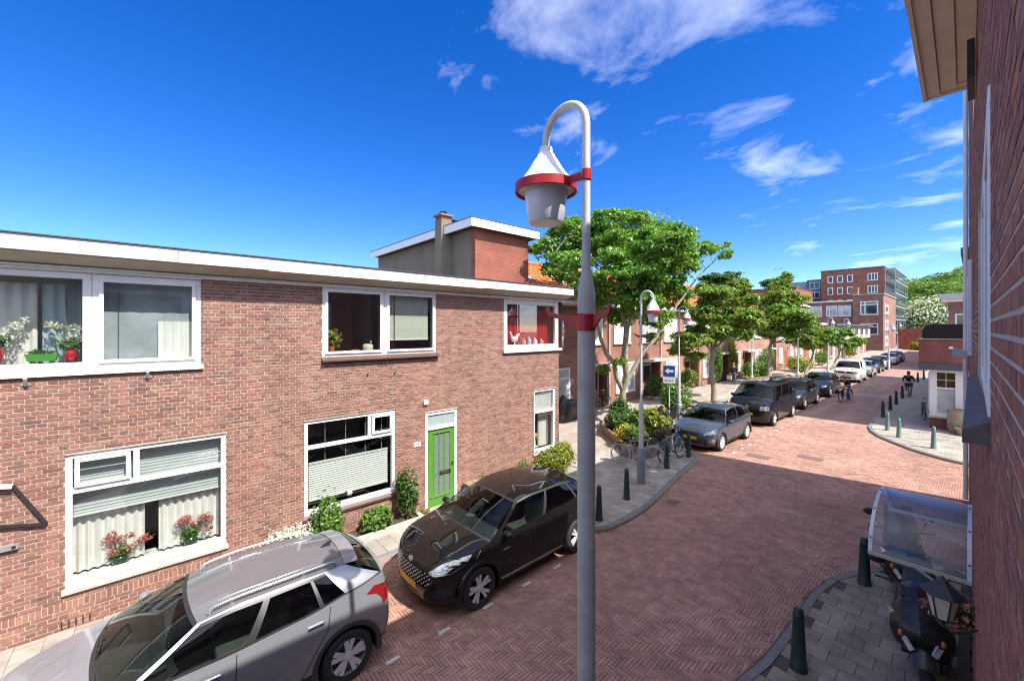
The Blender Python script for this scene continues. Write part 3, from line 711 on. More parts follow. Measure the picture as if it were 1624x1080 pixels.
ROWL = ['first red row house from the tall corner house, behind the big tree','row house with dark red doors behind the blue arrow sign','row house with climbing plants beside its porch','row house behind the third street tree, hedge in front','row house with white flowering climber','red row house near the far orange door','low row house at the far end of the tiled roofs']
def row_house(i, y0, y1, label, bm_):
    h = thing('row_house', label, 'house', (XR, (y0+y1)/2, 0), 'red brick row houses with orange roofs')
    W = y1-y0; ya, yb = y0+W*.60, y1-.15        # recessed porch
    ops = [(ya, yb, 0, 2.45)]
    wl = MB()
    for a, b, c, d in rects_minus(y0, y1, 0, 6.0, ops): wl.box(XR-.3, XR, a, b, c, d)
    wl.build('wall', bm_, h)
    MB().box(XR-9, XR-8.7, y0, y1, 0, 6).build('back_wall', bm_, h)
    MB().box(XR-9, XR-.3, y0, y0+.15, 0, 6).build('party_wall', bm_, h)
    MB().box(XR-.75, XR-.7, ya-.02, yb+.02, 0, 2.5).build('porch_wall', BR_DK, h)
    MB().box(XR-.7, XR-.301, ya-.02, yb+.02, 2.4, 2.45).build('porch_ceiling', SLAB, h)
    mid = (ya+yb)/2
    for k, (p, q) in enumerate(((ya+.08, mid-.1), (mid+.1, yb-.08))):
        dm = REDDOOR if (i+k) % 2 else BROWNDOOR
        dd = MB().box(XR-.68, XR-.64, p, q, .1, 2.1).build('door', dm, h); MB().box(XR-.637, XR-.632, p+.15, q-.15, 1.2, 1.95).build('door_pane', FARGLASS, dd)
        fr_ = MB(); fr_.box(XR-.69, XR-.62, p-.06, p, .05, 2.4); fr_.box(XR-.69, XR-.62, q, q+.06, .05, 2.4); fr_.box(XR-.69, XR-.62, p, q, 2.1, 2.17); fr_.build('door_frame', WHITE, dd)
    MB().box(XR-.05, XR+.5, ya-.15, yb+.1, 2.46, 2.62).build('porch_canopy', SLAB, h)
    simple_window(h, 'x', XR, 1, y0+W*.12, y0+W*.46, .7, 2.55, v=[y0+W*.29], h=[2.0], fill=PALEGLASS)
    for a, b, f_ in ((.08, .38, PALE), (.56, .9, PALEGLASS if i % 2 else PALE)):
        simple_window(h, 'x', XR, 1, y0+W*a, y0+W*b, 3.75, 5.35, v=[y0+W*(a+b)/2] if i % 2 else [], fill=f_)
    MB().box(XR-.05, XR+.42, y0, y1, 5.95, 6.15).build('gutter', WHITE, h)
    MB().box(XR+.001, XR+.4, y0, y1, 5.90, 5.949).build('soffit', SOFF, h)
    MB().tube([(XR+.09, y1-.06, .1), (XR+.09, y1-.06, 5.95)], .05, 8).build('downpipe', PIPE, h, smooth=60)
    rf = tiled_roof(h, XR+.40, 6.14, XR-4.3, 8.75, y0, y1)
    MB().add([(XR-4.3,y0,8.75),(XR-9,y0,6.0),(XR-9,y1,6.0),(XR-4.3,y1,8.75)], [(0,1,2,3)]).build('rear_roof', ORANGE, h, fix=False)
    MB().tube([(XR-4.3, y0, 8.82), (XR-4.3, y1, 8.82)], .13, 8).build('ridge_tiles', ORANGE, rf, smooth=60)
    for a in ((.2, .62) if i in (0, 1) else (.45,)):
        yy = y0+W*a; z_ = lambda x: 6.14+(XR+.4-x)*(8.75-6.14)/4.7
        sk = MB(); xa, xb = XR-1.6, XR-2.6
        for off, mm_ in ((.10, ZINC), ):
            sk.add([(xa, yy, z_(xa)+off), (xb, yy, z_(xb)+off), (xb, yy+.8, z_(xb)+off), (xa, yy+.8, z_(xa)+off), (xa, yy, z_(xa)), (xb, yy, z_(xb)), (xb, yy+.8, z_(xb)), (xa, yy+.8, z_(xa))], [(0,1,2,3),(0,4,5,1),(1,5,6,2),(2,6,7,3),(3,7,4,0)])
        s_ = sk.build('roof_light', ZINC, rf)
        MB().add([(xa-.07, yy+.07, z_(xa-.07)+.112), (xb+.07, yy+.07, z_(xb+.07)+.112), (xb+.07, yy+.73, z_(xb+.07)+.112), (xa-.07, yy+.73, z_(xa-.07)+.112)], [(0,1,2,3)]).build('roof_pane', PALEGLASS, rf, fix=False)
    if i % 2 == 0: MB().tube([(XR-2.2, y0+.5, 7.4), (XR-2.2, y0+.5, 8.1)], .09, 8).build('flue', BLACK, rf)
    return h
ry = [13.85, 20.5, 26.6, 32.6, 38.6, 44.4, 50.2]
for i in range(6): row_house(i, ry[i], ry[i+1], ROWL[i], BR_ROW if i < 2 else BR_ROW2)
# tall corner house with flat roof addition
ch = thing('corner_house', 'tall corner house with brick front, grey rendered side and white flat roof edge', 'house', (XR, 12.2, 0))
MB().box(XR-.3, XR, 10.6, 13.84, 0, 9.12).build('front_wall', BR_RED, ch)
MB().box(XR-10, XR-.301, 10.6, 10.9, 0, 9.1).build('side_wall', RENDER_G, ch)
MB().box(XR-10, XR-.301, 13.5, 13.84, 0, 9.1).build('far_side_wall', BR_RED, ch)
MB().box(XR-10.3, XR-10.0, 10.6, 13.84, 0, 9.1).build('back_wall', RENDER_G, ch)
MB().box(XR-10.4, XR+.3, 10.2, 14.2, 9.13, 9.24).build('roof', ROOFM, ch)
fz = MB(); fz.box(XR+.3, XR+.36, 10.15, 14.25, 9.05, 9.42); f1 = fz.build('fascia', WHITE, ch)
MB().box(XR-10.4, XR+.299, 10.15, 10.21, 9.05, 9.42).build('fascia', WHITE, ch); MB().box(XR-10.4, XR+.299, 14.19, 14.25, 9.05, 9.42).build('fascia', WHITE, ch)
e_ = MB(); e_.box(XR+.24, XR+.38, 10.13, 14.27, 9.422, 9.45); e_.box(XR-10.4, XR+.239, 10.13, 10.27, 9.422, 9.45); e_.build('roof_edge', ZINC, ch)
cn = MB(); cn.box(XR-2.42, XR-1.85, 10.02, 10.595, 4.0, 9.75); c_ = cn.build('chimney', RENDER_G, ch)
MB().box(XR-2.40, XR-1.87, 10.04, 10.58, 9.752, 9.93).build('chimney_brick', BR_RED, c_); MB().box(XR-2.49, XR-1.78, 9.95, 10.66, 9.932, 10.02).build('chimney_cap', RENDER_G, c_)
MB().lathe([(.1,10.02),(.1,10.12),(.2,10.14),(.14,10.2),(0,10.22)], (XR-2.13, 10.3, 0), 12).build('cowl', BLACK, c_, smooth=40)
MB().tube([(XR-3.2, 10.45, 6.5), (XR-3.2, 10.45, 7.2)], .06, 8).build('vent_pipe', CREAM, ch)
pv = thing('solar_panel', 'solar panel lying on the flat roof of the tall corner house', 'solar panel', (XR-3, 11.5, 9.24))
MB().obox((XR-3, 11.3, 9.6), (1.7, 1.0, .04), Matrix.Rotation(rad(-25), 3, 'Y')).build('panel', mat('solar_blue', (.02,.05,.12), .15, var=.1), pv)
for a in (-.6, .6): MB().tube([(XR-3+a, 11.3, 9.24), (XR-3+a, 11.3, 9.6-a*.45)], .02, 6).build('leg', STEEL, pv)
# white flat-roofed low house at the far end of the row
lw = thing('flat_roof_house', 'low pale pink house with flat white roof edge in front of the brick blocks', 'house', (-14.3, 62, 0))
MB().box(-22, -14.3, 51, 72, 0, 5.2).build('wall', BR_ROW2, lw); MB().box(-22.3, -13.9, 50.8, 72.4, 5.2, 5.45).build('roof', WHITE_OLD, lw); MB().box(-22.1, -14.1, 51, 72.2, 5.451, 5.5).build('roof_felt', ROOFM, lw)
for k in range(5):
    y = 52+k*4.1
    simple_window(lw, 'x', -14.3, 1, y, y+1.2, .8, 2.5, v=[y+.6], fill=PALEGLASS); simple_window(lw, 'x', -14.3, 1, y, y+2.2, 3.3, 4.8, v=[y+1.1], fill=PALEGLASS)
    dd = MB().box(-14.295, -14.24, y+2.1, y+3.0, .05, 2.2).build('door', WHITE if k % 2 else mat('orange_door', (.5,.1,.03), .4), lw)
l2 = thing('bay_front_house', 'narrow pale brick house with white upper bay beside the far parked cars', 'house', (-13.9, 88, 0))
MB().box(-22, -13.9, 73, 104, 0, 3.0).build('wall', BR_ROW2, l2); MB().box(-22, -13.3, 73, 104, 3.0, 5.1).build('upper_bay', CREAM, l2); MB().box(-22.2, -12.9, 72.8, 104.3, 5.1, 5.4).build('roof', ROOFM, l2)
for k in range(6):
    y = 74+k*4.9
    simple_window(l2, 'x', -13.9, 1, y, y+1.1, .5, 2.5, fill=FARGLASS); simple_window(l2, 'x', -13.3, 1, y, y+2.6, 3.5, 4.9, v=[y+1.3], fill=FARGLASS)
    MB().box(-13.895, -13.85, y+2, y+2.9, .05, 2.2).build('door', WHITE, l2)
simple_window(l2, 'y', 72.999, -1, -17.5, -14.2, 3.4, 4.9, v=[-16.4, -15.3])
# brown three-storey block
b3 = thing('brick_block', 'three-storey brown brick block with tall corner turret and white windows at street end', 'building', (-15, 114, 0))
MB().box(-17.4, -12.5, 114, 134, 0, 11.9).build('wall', BR_FAR, b3)
MB().box(-26, -17.41, 114.6, 134, 0, 10.6).build('wing', BR_FAR, b3)
MB().box(-26.3, -17.41, 114.2, 134.2, 10.6, 10.9).build('roof', WHITE_OLD, b3); MB().box(-17.6, -12.3, 113.8, 134.2, 11.9, 12.05).build('parapet_cap', SLAB, b3)
MB().box(-17.9, -16.6, 114.2, 115.6, 12.051, 13.6).build('chimney', BR_FAR, b3); MB().box(-26, -17.42, 114.0, 114.59, 4.9, 5.25).build('band', WHITE_OLD, b3)
for x0, x1 in ((-25.4,-23), (-22.2,-20.2), (-20,-17.8)): simple_window(b3, 'y', 114.6, -1, x0, x1, 7.4, 9.8, v=[x0+.6], h=[9.2], fw=.16, fill=PALEGLASS)
simple_window(b3, 'y', 114, -1, -16.2, -13.3, 7.6, 10.5, v=[-15.4], h=[9.8], fw=.2, fill=FARGLASS); simple_window(b3, 'y', 114, -1, -16.2, -13.3, 3.4, 5.8, v=[-14.8], h=[5.1], fw=.16, fill=FARGLASS)
for z in (1.0, 4.4, 7.8): simple_window(b3, 'x', -12.5, 1, 116.5, 121, z, z+2.1, fw=.5, fill=PALEGLASS if z < 7 else FARGLASS)
# tall apartment block with steel galleries
b4 = thing('apartment_block', 'tall red brick apartment block with steel gallery frames on its right end', 'building', (-21, 145, 0))
MB().box(-28.3, -15.2, 140, 168, 0, 20.4).build('wall', BR_DK, b4); MB().box(-28.4, -15.1, 139.9, 168.1, 20.4, 20.75).build('roof_edge', ZINC, b4)
for z in (10.6, 14.0, 17.2):
    for x in (-26.8, -24.7, -22.6): simple_window(b4, 'y', 140, -1, x, x+1.2, z, z+1.9, fw=.16, fill=FARGLASS)
    simple_window(b4, 'y', 140, -1, -18.4, -16.6+.2, z, z+1.9, v=[-17.6, -17], fw=.14, fill=FARGLASS)
FRAME = mat('pale_blue_steel', (.30,.36,.40), .5, var=.1)
for k in range(7):
    y = 140.2+k*4.6
    for x in (-15.05, -13.2): MB().box(x, x+.16, y, y+.16, 0, 20).build('gallery_post', FRAME, b4)
for z in (3.5, 6.9, 10.3, 13.6, 16.8, 19.8):
    MB().box(-15.05, -13.0, 140.1, 168, z, z+.22).build('gallery_floor', FRAME, b4); MB().box(-13.04, -12.98, 140.1, 168, z+1.0, z+1.08).build('gallery_rail', FRAME, b4)
    MB().box(-15.04, -13.0, 140.06, 140.1, z+1.0, z+1.08).build('gallery_rail', FRAME, b4)
for z in (3.6, 7.0, 10.4, 13.7, 16.9):
    for k in range(6): simple_window(b4, 'x', -15.2, 1, 141+k*4.6, 143+k*4.6, z+.2, z+2.4, fw=.16, fill=FARGLASS, sill=False)
b5 = thing('grey_clad_block', 'blue-grey clad flat block left of the apartment block, mostly behind trees', 'building', (-36, 150, 0))
MB().box(-44, -28.5, 145, 160, 0, 18.6).build('wall', mat('blue_grey_cladding', (.26,.33,.35), .6, var=.1), b5); MB().box(-32.5, -28.42, 144.0, 144.99, 0, 18.9).build('stair_tower', mat('slate_cladding', (.10,.14,.17), .5, var=.1), b5)
for x in (-42, -39, -36): simple_window(b5, 'y', 145, -1, x, x+1.4, 15.0, 17.4, fw=.2)
for z in (9.5, 13.5, 16.2): simple_window(b5, 'y', 144, -1, -31.8, -29.4, z, z+2.0, v=[-30.6], fw=.16)
b6 = thing('red_brick_hall', 'plain red brick building rising behind the street trees', 'building', (-38, 120, 0))
MB().box(-46, -29.8, 122, 138, 0, 15).build('wall', BR_RED, b6); MB().box(-46.1, -29.7, 121.9, 138, 15, 15.3).build('roof_edge', ZINC, b6)
b7 = thing('gabled_house', 'pale house with white gable behind the third tree', 'house', (-24, 95, 0))
MB().box(-29, -22, 92, 100, 0, 9).build('wall', BR_ROW2, b7); MB().prism([(-29.3, 9), (-21.7, 9), (-25.5, 11.3)], 91.7, 100, 'y').build('gable', WHITE_OLD, b7); simple_window(b7, 'y', 92, -1, -27, -24, 6, 8)
# street end: wall, verge
ew = tag(MB().box(-11.6, 6, 128, 128.4, 0, 4.6).build('boundary_wall', BR_RED), 'long red brick wall closing the far end of the street', 'wall')
# ---- own building on the right
OWN = thing('brick_building', 'weathered brown brick building along the right picture edge with white window', 'building', (.08, 4, 0))
SL = -.0105
oo = [(2.82,5.76,4.25,5.75), (-1.2,.75,3.6,5.8), (7.8,8.8,.1,2.1)]
brick_wall(OWN, .08, -1, -9, 8.9, 0, 7.45, oo, BRICKS_OWN, MORTAR_OWN, 300, slope=SL, view=260, proud=(.001,.003))
tw = brick_wall(OWN, .08, -1, 8.9, 16.5, 0, 11.2, [(10.2,12.4,4.2,5.8),(13.2,15.2,4.2,5.8)], BRICKS_OWN, MORTAR_OWN, 0, slope=SL, view=260, proud=(.001,.003))
MB().box(.2, 9, 16.2, 16.49, 0, 11.2).build('end_wall', BR_FAR, OWN); MB().box(.4, 9, 8.95, 9.2, 7.4, 11.2).build('step_wall', BR_FAR, OWN)
MB().box(8.8, 9, -9, 16.2, 0, 7.4).build('back_wall', BR_FAR, OWN); MB().box(.0, 9.1, 8.9, 16.55, 11.2, 11.35).build('tall_roof', ROOFM, OWN); MB().box(.35, 9.1, -9, 8.94, 7.46, 7.6).build('low_roof', ROOFM, OWN)
MB().box(.35, 8.8, -9, 16.2, 3.0, 3.2).build('storey_floor', ROOM, OWN); MB().box(.35, 8.8, -9, -8.8, 0, 7.4).build('near_wall', BR_FAR, OWN)
# eave soffit with boards
SOF2 = mat('cream_soffit_boards', (.84,.77,.64), .55, var=.06, scale=3)
ox = lambda y: .08+SL*y
for k, (a, b) in enumerate(((.006,.135), (.142,.27), (.277,.385))):
    mb = MB(); y0, y1 = -9, 7.05-.0-(.12 if k == 0 else .06 if k == 1 else 0)
    z = 7.47-k*.012
    mb.add([(ox(y0)-a,y0,z),(ox(y0)-b,y0,z),(ox(y1)-b,y1,z),(ox(y1)-a,y1,z),(ox(y0)-a,y0,z+.03),(ox(y0)-b,y0,z+.03),(ox(y1)-b,y1,z+.03),(ox(y1)-a,y1,z+.03)], [(0,3,2,1),(4,5,6,7),(0,1,5,4),(1,2,6,5),(2,3,7,6),(3,0,4,7)])
    mb.build('soffit_board', SOF2, OWN)
MB().box(ox(7)-.385, ox(7), 6.95, 7.02, 7.452, 7.475).build('soffit_end_board', SOF2, OWN); MB().box(ox(7)-.392, ox(7)-.002, 7.06, 7.12, 7.44, 7.5).build('soffit_end_board', SOF2, OWN)
mb = MB(); mb.add([(ox(-9)-.387,-9,7.43),(ox(-9)-.42,-9,7.43),(ox(7.1)-.42,7.12,7.43),(ox(7.1)-.387,7.12,7.43),(ox(-9)-.387,-9,7.62),(ox(-9)-.42,-9,7.62),(ox(7.1)-.42,7.12,7.62),(ox(7.1)-.387,7.12,7.62)], [(0,3,2,1),(4,5,6,7),(0,1,5,4),(1,2,6,5),(2,3,7,6),(3,0,4,7)]); mb.build('fascia', SOF2, OWN)
MB().box(ox(0)-.44, .5, -9, 7.13, 7.621, 7.64).build('roof_edge', ZINC, OWN)
MB().box(ox(7)-.41, ox(7)+.1, -9, 7.1, 7.502, 7.53).build('soffit_backing', SOF2, OWN)
# its window seen edge on
w = window(OWN, ox(4.3)+.005, 2.82, 5.76, 4.25, 5.75, vs=[(4.3, 4.33, 5.67)], rec=.0, s=-1, fw=.09, room=ROOMW, fd=.15)
MB().prism([(ox(4)-.075, 4.13), (ox(4)-.075, 4.19), (ox(4)+.03, 4.248), (ox(4)+.03, 4.13)], 2.78, 5.9, 'y').build('sill', mat('slate_sill', (.13,.11,.10), .85, var=.3, scale=8, bump=.2), w)
w2 = window(OWN, ox(11.3)+.005, 10.2, 12.4, 4.2, 5.8, rec=-.04, s=-1, fw=.09, room=ROOMW); w3 = window(OWN, ox(14.2)+.005, 13.2, 15.2, 4.2, 5.8, rec=-.04, s=-1, fw=.09, room=ROOMW)
MB().box(ox(8.2)+.06, ox(8.2)+.1, 7.8, 8.8, .1, 2.1).build('door', mat('dark_green_door', (.02,.05,.035), .4), OWN)
MB().tube([(ox(16.2)-.06, 16.3, .1), (ox(16.2)-.06, 16.3, 11)], .05, 8).build('downpipe', WHITE, OWN, smooth=60)
al = tag(MB().obox((ox(15.9)-.16, 15.9, 4.0), (.28, .25, .2), Matrix.Rotation(rad(15), 3, 'Y')).build('wall_box', mat('pale_grey_box', (.45,.5,.52), .5)), 'pale grey metal box on the far end of the right-hand wall', 'box')
vb = tag(MB().box(ox(6)-.06, ox(6)-.012, 5.5, 6.05, 6.9, 7.25).build('wall_grille', BLACK), 'black wall grille high under the right-hand eave', 'grille')
# ---- corner house with the bay, right
BY = 26.9
bh = thing('bay_house', 'brick house with white corner bay window and brick balcony on the right', 'house', (2, BY, 0))
MB().box(-.15, 9, BY+.3, 54.5, 0, 8.0).build('wall', BR_FAR, bh)
MB().box(-.4, 9.2, BY, 54.8, 8.0, 8.25).build('roof', ROOFM, bh)
MB().box(-1.37, -.151, BY, BY+2.6, 0, .58).build('bay_plinth', BR_DK, bh); MB().box(-1.42, -.151, BY-.05, BY+2.65, .581, .64).build('bay_sill', SLAB, bh)
MB().box(-1.35, -.151, BY+.1, BY+2.5, .641, 2.78).build('bay_core', ROOMW, bh)
f = MB(); bars(f, -1.37, -1.36+.0, BY, BY+2.6, .641, 2.78, .12) if False else None
f = MB(); f.box(-1.37, -1.13, BY, BY+.099, .641, 2.78); f.box(-.56, -.16, BY, BY+.099, .641, 2.78); f.box(-1.13, -.56, BY, BY+.099, .641, .80); f.box(-1.13, -.56, BY, BY+.099, 2.66, 2.78); f.box(-1.13, -.56, BY+.01, BY+.09, 1.92, 1.99)
bw = f.build('bay_frame', WHITE, bh); bev(bw, .006)
f = MB(); f.box(-.857, -.833, BY+.02, BY+.08, 1.99, 2.66); f.box(-1.13, -.56, BY+.022, BY+.078, 2.31, 2.34); f.build('glazing_bar', CREAM, bw)
MB().box(-1.128, -.562, BY+.05, BY+.06, 1.992, 2.658).build('pane', mat('amber_dark_glass', (.07,.045,.02), .08, spec=.8), bw); MB().box(-1.128, -.562, BY+.05, BY+.06, .802, 1.918).build('pane', PALEGLASS, bw)
f = MB(); f.box(-1.372, -1.351, BY+.1, BY+2.6, .641, 2.78); f.build('bay_side', WHITE, bh); simple_window(bh, 'x', -1.373, -1, BY+.4, BY+2.2, .9, 2.6, v=[BY+1.3], h=[2.0], fill=PALEGLASS)
MB().box(-1.72, -.151, BY-.25, BY+3, 2.781, 3.06).build('balcony_floor', mat('lead_edge', (.085,.095,.115), .6, var=.15), bh)
q = MB(); q.box(-1.7, -1.46, BY-.2, BY+2.9, 3.061, 4.17); q.box(-1.459, -.151, BY-.2, BY+.04, 3.061, 4.17); q.build('balcony_parapet', BR_DK, bh); MB().box(-1.74, -.151, BY-.24, BY+2.95, 4.171, 4.2).build('parapet_cap', SLAB, bh)
sc_ = tag(MB().prism([(-1.6,4.2),(-.15,4.2),(-.15,4.86),(-1.3,4.86),(-1.45,4.82),(-1.56,4.7),(-1.6,4.5)], BY-.1, BY-.04, 'y').build('balcony_screen', mat('black_windscreen_cloth', (.015,.014,.014), .9, var=.3, scale=10)), 'black cloth privacy screen with rounded end on the brick balcony', 'screen')
lmp = tag(MB().box(-.75, -.62, BY-.28, BY-.205, 3.75, 3.86).build('wall_lamp', WHITE), 'tiny white lamp on the balcony brickwork', 'lamp')
r2 = thing('right_row_house', 'dark brick house with wide grey flat eave far on the right', 'house', (-1, 62, 0))
MB().box(-1.9, 8, 66, 118, 0, 7.6).build('wall', BR_FAR, r2); MB().box(-2.6, 8.3, 65.2, 118.4, 7.9, 8.5).build('roof_edge', SLAB, r2); MB().box(-2.4, 8, 65.4, 118, 7.6, 7.9).build('soffit', SOF2, r2)
for k in range(3): simple_window(r2, 'y', 66, -1, -1.4+k*2.0, -.2+k*2.0, 4.9, 6.3, fw=.14)
# ================================================================ street furniture
POLE = mat('pale_grey_pole_paint', (.52,.53,.50), .45, var=.06, scale=3, wear=.12, wscale=6)
POLE_D = mat('blue_grey_pole_paint', (.17,.21,.235), .5, var=.1, scale=4)
LRED = mat('red_lamp_paint', (.36,.010,.016), .4, var=.06)
LWHITE = mat('white_lamp_shade', (.74,.75,.74), .4, var=.05, wear=.1, wscale=9)
OPAL = mat('opal_lamp_glass', (.62,.64,.68), .25, var=.05)
def arch(x, y, zt, r, sgn, zb, n=14, drop=.2):
    pts = [(x, y, zb)]
    for i in range(n+1):
        a = math.pi*i/n; pts.append((x+sgn*r*(1-math.cos(a)), y, zt-r+r*math.sin(a)))
    pts.append((x+sgn*2*r, y, zt-r-drop)); return pts
def street_lamp(label, x, y, sgn, zt=5.75, base=0., near=False, red=True):
    t = thing('street_lamp', label, 'street lamp', (x, y, base), 'white street lamps with cone shades'); n = 20 if near else 10
    r = .22 if near else .19
    if near:
        MB().lathe([(.11,0),(.11,1.0),(.085,1.05),(.072,1.1),(.069,4.88),(.064,4.97),(.045,5.06),(.036,5.14),(.034,5.4)], (x, y, base), n).build('pole', mat('shaded_lower_pole_paint', (.38,.39,.38), .45, var=.08, scale=3, wear=.15, wscale=5), t, smooth=35)  # shade painted in: lower pole darker than the same paint on the neck
        MB().tube(arch(x, y, zt, r, sgn, 5.35, 20, .08), .031, 14).build('swan_neck', POLE, t, smooth=60)
        for s_ in (1, -1):
            l = .42 if s_ == sgn else .22
            MB().prism([(x+s_*.0695, 4.645), (x+s_*.0695, 4.755), (x+s_*l*.6, 4.765), (x+s_*l*.93, 4.79), (x+s_*l, 4.84), (x+s_*(l+.015), 4.82), (x+s_*l*.96, 4.755), (x+s_*l*.6, 4.725)], y-.012, y+.012, 'y').build('bracket_arm', LRED, t)
        MB().lathe([(.071,4.635),(.075,4.64),(.075,4.765),(.071,4.77)], (x, y, 0), 24).build('bracket_band', LRED, t, smooth=30)
    else:
        MB().lathe([(.12,0),(.12,1.0),(.085,1.06)], (x, y, base), n).build('pole_sleeve', POLE_D if red else POLE, t, smooth=35)
        MB().lathe([(.07,1.0),(.068,2.3),(.036,2.5),(.034,4.6)], (x, y, base), n).build('pole', POLE, t, smooth=35)
        MB().tube(arch(x, y, zt, r, sgn, 4.5, 12, .1), .03, 8).build('swan_neck', POLE, t, smooth=60)
        if red: MB().prism([(x-.28, 4.52), (x-.1, 4.40), (x+.1, 4.40), (x+.28, 4.52), (x+.1, 4.46), (x-.1, 4.46)], y-.03, y+.03, 'y').build('bracket_arm', LRED, t)
    sx = x+sgn*2*r; k = zt-r-(.08 if near else .1)
    R0 = .268 if near else .22
    MB().lathe([(.055,k+.03),(.06,k-.02),(.075,k-.03),(.085,k-.06),(.1,k-.075),(.155,k-.17),(R0-.05,k-.255),(R0-.02,k-.295),(R0-.02,k-.34),(.15,k-.35)], (sx, y, 0), n+10, cap=False).build('shade', LWHITE, t, smooth=35)
    ring = MB().lathe([(R0-.012,k-.285),(R0,k-.285),(R0+.002,k-.36),(R0-.008,k-.365),(R0-.014,k-.36),(R0-.012,k-.285)], (sx, y, 0), n+14, cap=False).build('ring', LRED if red else POLE_D, t, smooth=35)
    MB().lathe([(R0*.70,k-.34),(R0*.68,k-.40),(R0*.575,k-.61),(R0*.53,k-.625),(0,k-.63)], (sx, y, 0), n+10).build('lamp_glass', OPAL, t, smooth=40)
    if near:
        m_ = MB(); m_.box(*sorted((sx-sgn*(R0-.0), x+sgn*.02)), y-.014, y+.014, k-.348, k-.29); m_.build('clamp_bar', LRED, t)
        MB().lathe([(.032,k-.37),(.04,k-.365),(.04,k-.285),(.032,k-.28)], (x, y, 0), 20).build('clamp_collar', LRED, t, smooth=30)
        for q in (.06, .11): MB().lathe([(.008,0),(.008,.012),(0,.014)], (x+sgn*(.09+q), y+.014, k-.32), 8, 'y').build('bolt', STEEL, t)
    return t
street_lamp('tall near street lamp with red ring and red bracket arms in mid-picture', -2.016, 2.553, -1, 6.485, 0, True)
street_lamp('red-ringed street lamp with blue-grey foot on the left pavement corner', -6.5, 10.8, 1, 5.75, .085)
street_lamp('street lamp standing beside the blue arrow sign', -9.55, 19.3, 1, 5.75, .085)
street_lamp('street lamp just right of the person carrying a bag', -11.0, 33.6, 1, 5.75, .085, False, False)
street_lamp('street lamp right of the third street tree behind the dark cars', -9.6, 39.8, 1, 5.6, .085, False, False)
street_lamp('street lamp left of the small far tree', -9.6, 50.3, 1, 5.75, .085, False, False)
street_lamp('street lamp rising out of the small far tree', -9.7, 58.5, 1, 5.75, .085, False, False)
street_lamp('street lamp between the far white and silver cars', -6.4, 62.5, 1, 5.2, .0, False, False)
street_lamp('farthest street lamp, before the brown corner block', -8.8, 97, 1, 5.7, .0, False, False)
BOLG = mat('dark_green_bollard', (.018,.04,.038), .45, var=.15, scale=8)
BOLL = mat('pale_green_bollard', (.14,.23,.20), .6, var=.15, scale=8)  # paler green for the three bollards on the corner kerb
def bollard(label, x, y, z=.09, h=.82, m=None, r=.085):
    t = thing('bollard', label, 'bollard', (x, y, z), 'green cast iron bollards')
    MB().lathe([(r*1.12,0),(r*1.12,.03),(r,.05),(r*.86,.35),(r*.68,h-.12),(r*.72,h-.11),(r*.72,h-.085),(r*.66,h-.08),(r*.62,h-.03),(r*.4,h),(0,h+.01)], (x, y, z), 14).build('post', m or BOLG, t, smooth=40)
    return t
bollard('dark bollard just right of the near lamp pole, closest to the kerb bend', -5.92, 7.98); bollard('dark bollard in front of the lamp with the blue-grey foot', -6.15, 9.5); bollard('dark bollard standing before the teal bicycle', -6.65, 12.6); bollard('dark bollard under the grey hatchback’s front corner, behind the teal bicycle', -6.72, 14.3)
bollard('nearest dark bollard at the bottom of the right pavement', -1.56, 6.5, r=.095); bollard('dark bollard left of the clear canopy', -1.3, 9.55, r=.095)
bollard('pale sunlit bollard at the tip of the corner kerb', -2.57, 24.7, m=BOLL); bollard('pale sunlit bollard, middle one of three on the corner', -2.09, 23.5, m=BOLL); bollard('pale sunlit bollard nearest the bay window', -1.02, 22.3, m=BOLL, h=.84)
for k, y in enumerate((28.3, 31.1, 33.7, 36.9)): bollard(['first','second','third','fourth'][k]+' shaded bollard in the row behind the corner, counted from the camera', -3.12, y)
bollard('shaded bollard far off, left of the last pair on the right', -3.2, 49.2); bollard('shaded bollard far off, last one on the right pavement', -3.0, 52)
# arrow sign
sg = thing('one_way_sign', 'blue square road sign with white left arrow on a thin post', 'sign', (-9.9, 19.0, .085))
MB().tube([(-9.9, 19, .085), (-9.9, 19, 3.0)], .028, 8).build('post', POLE, sg, smooth=60)
SIGNB = mat('sign_blue', (.012,.055,.30), .35, var=.03)
rt = Matrix.Rotation(rad(22), 3, 'Z')
def sp_(a, z, d=0): v = rt @ Vector((a, -d-.03, 0)); return (-9.9+v.x, 19+v.y, z)
def plate(name, a0, a1, z0, z1, m, d0, d1):
    vs = [sp_(a0,z0,d0),sp_(a1,z0,d0),sp_(a1,z1,d0),sp_(a0,z1,d0),sp_(a0,z0,d1),sp_(a1,z0,d1),sp_(a1,z1,d1),sp_(a0,z1,d1)]
    return MB().add(vs, [(0,3,2,1),(4,5,6,7),(0,1,5,4),(1,2,6,5),(2,3,7,6),(3,0,4,7)])
plate('p', -.28, .28, 2.30, 2.86, WHITE, 0, .02).build('panel_border', WHITE, sg); plate('p', -.262, .262, 2.318, 2.842, SIGNB, .021, .025).build('panel', SIGNB, sg)
ar = MB(); A = [(-.2,2.58),(-.02,2.73),(-.02,2.64),(.2,2.64),(.2,2.52),(-.02,2.52),(-.02,2.43)]
ar.add([sp_(a, z, .0285) for a, z in A], [(0,1,6),(2,3,4,5)]); ar.add([sp_(a, z, .026) for a, z in A], [(0,1,6)]); ar.build('arrow', WHITE, sg, fix=False)
plate('p', -.28, .28, 1.98, 2.28, WHITE, 0, .02).build('sub_panel', WHITE, sg)
for k, (a, b) in enumerate(((-.2,-.06), (.0,.08), (.12,.2))): plate('p', a, b, 2.09, 2.15, BLACK, .021, .024).build('sub_panel_mark', mat('grey_print', (.25,.25,.26), .6), sg)
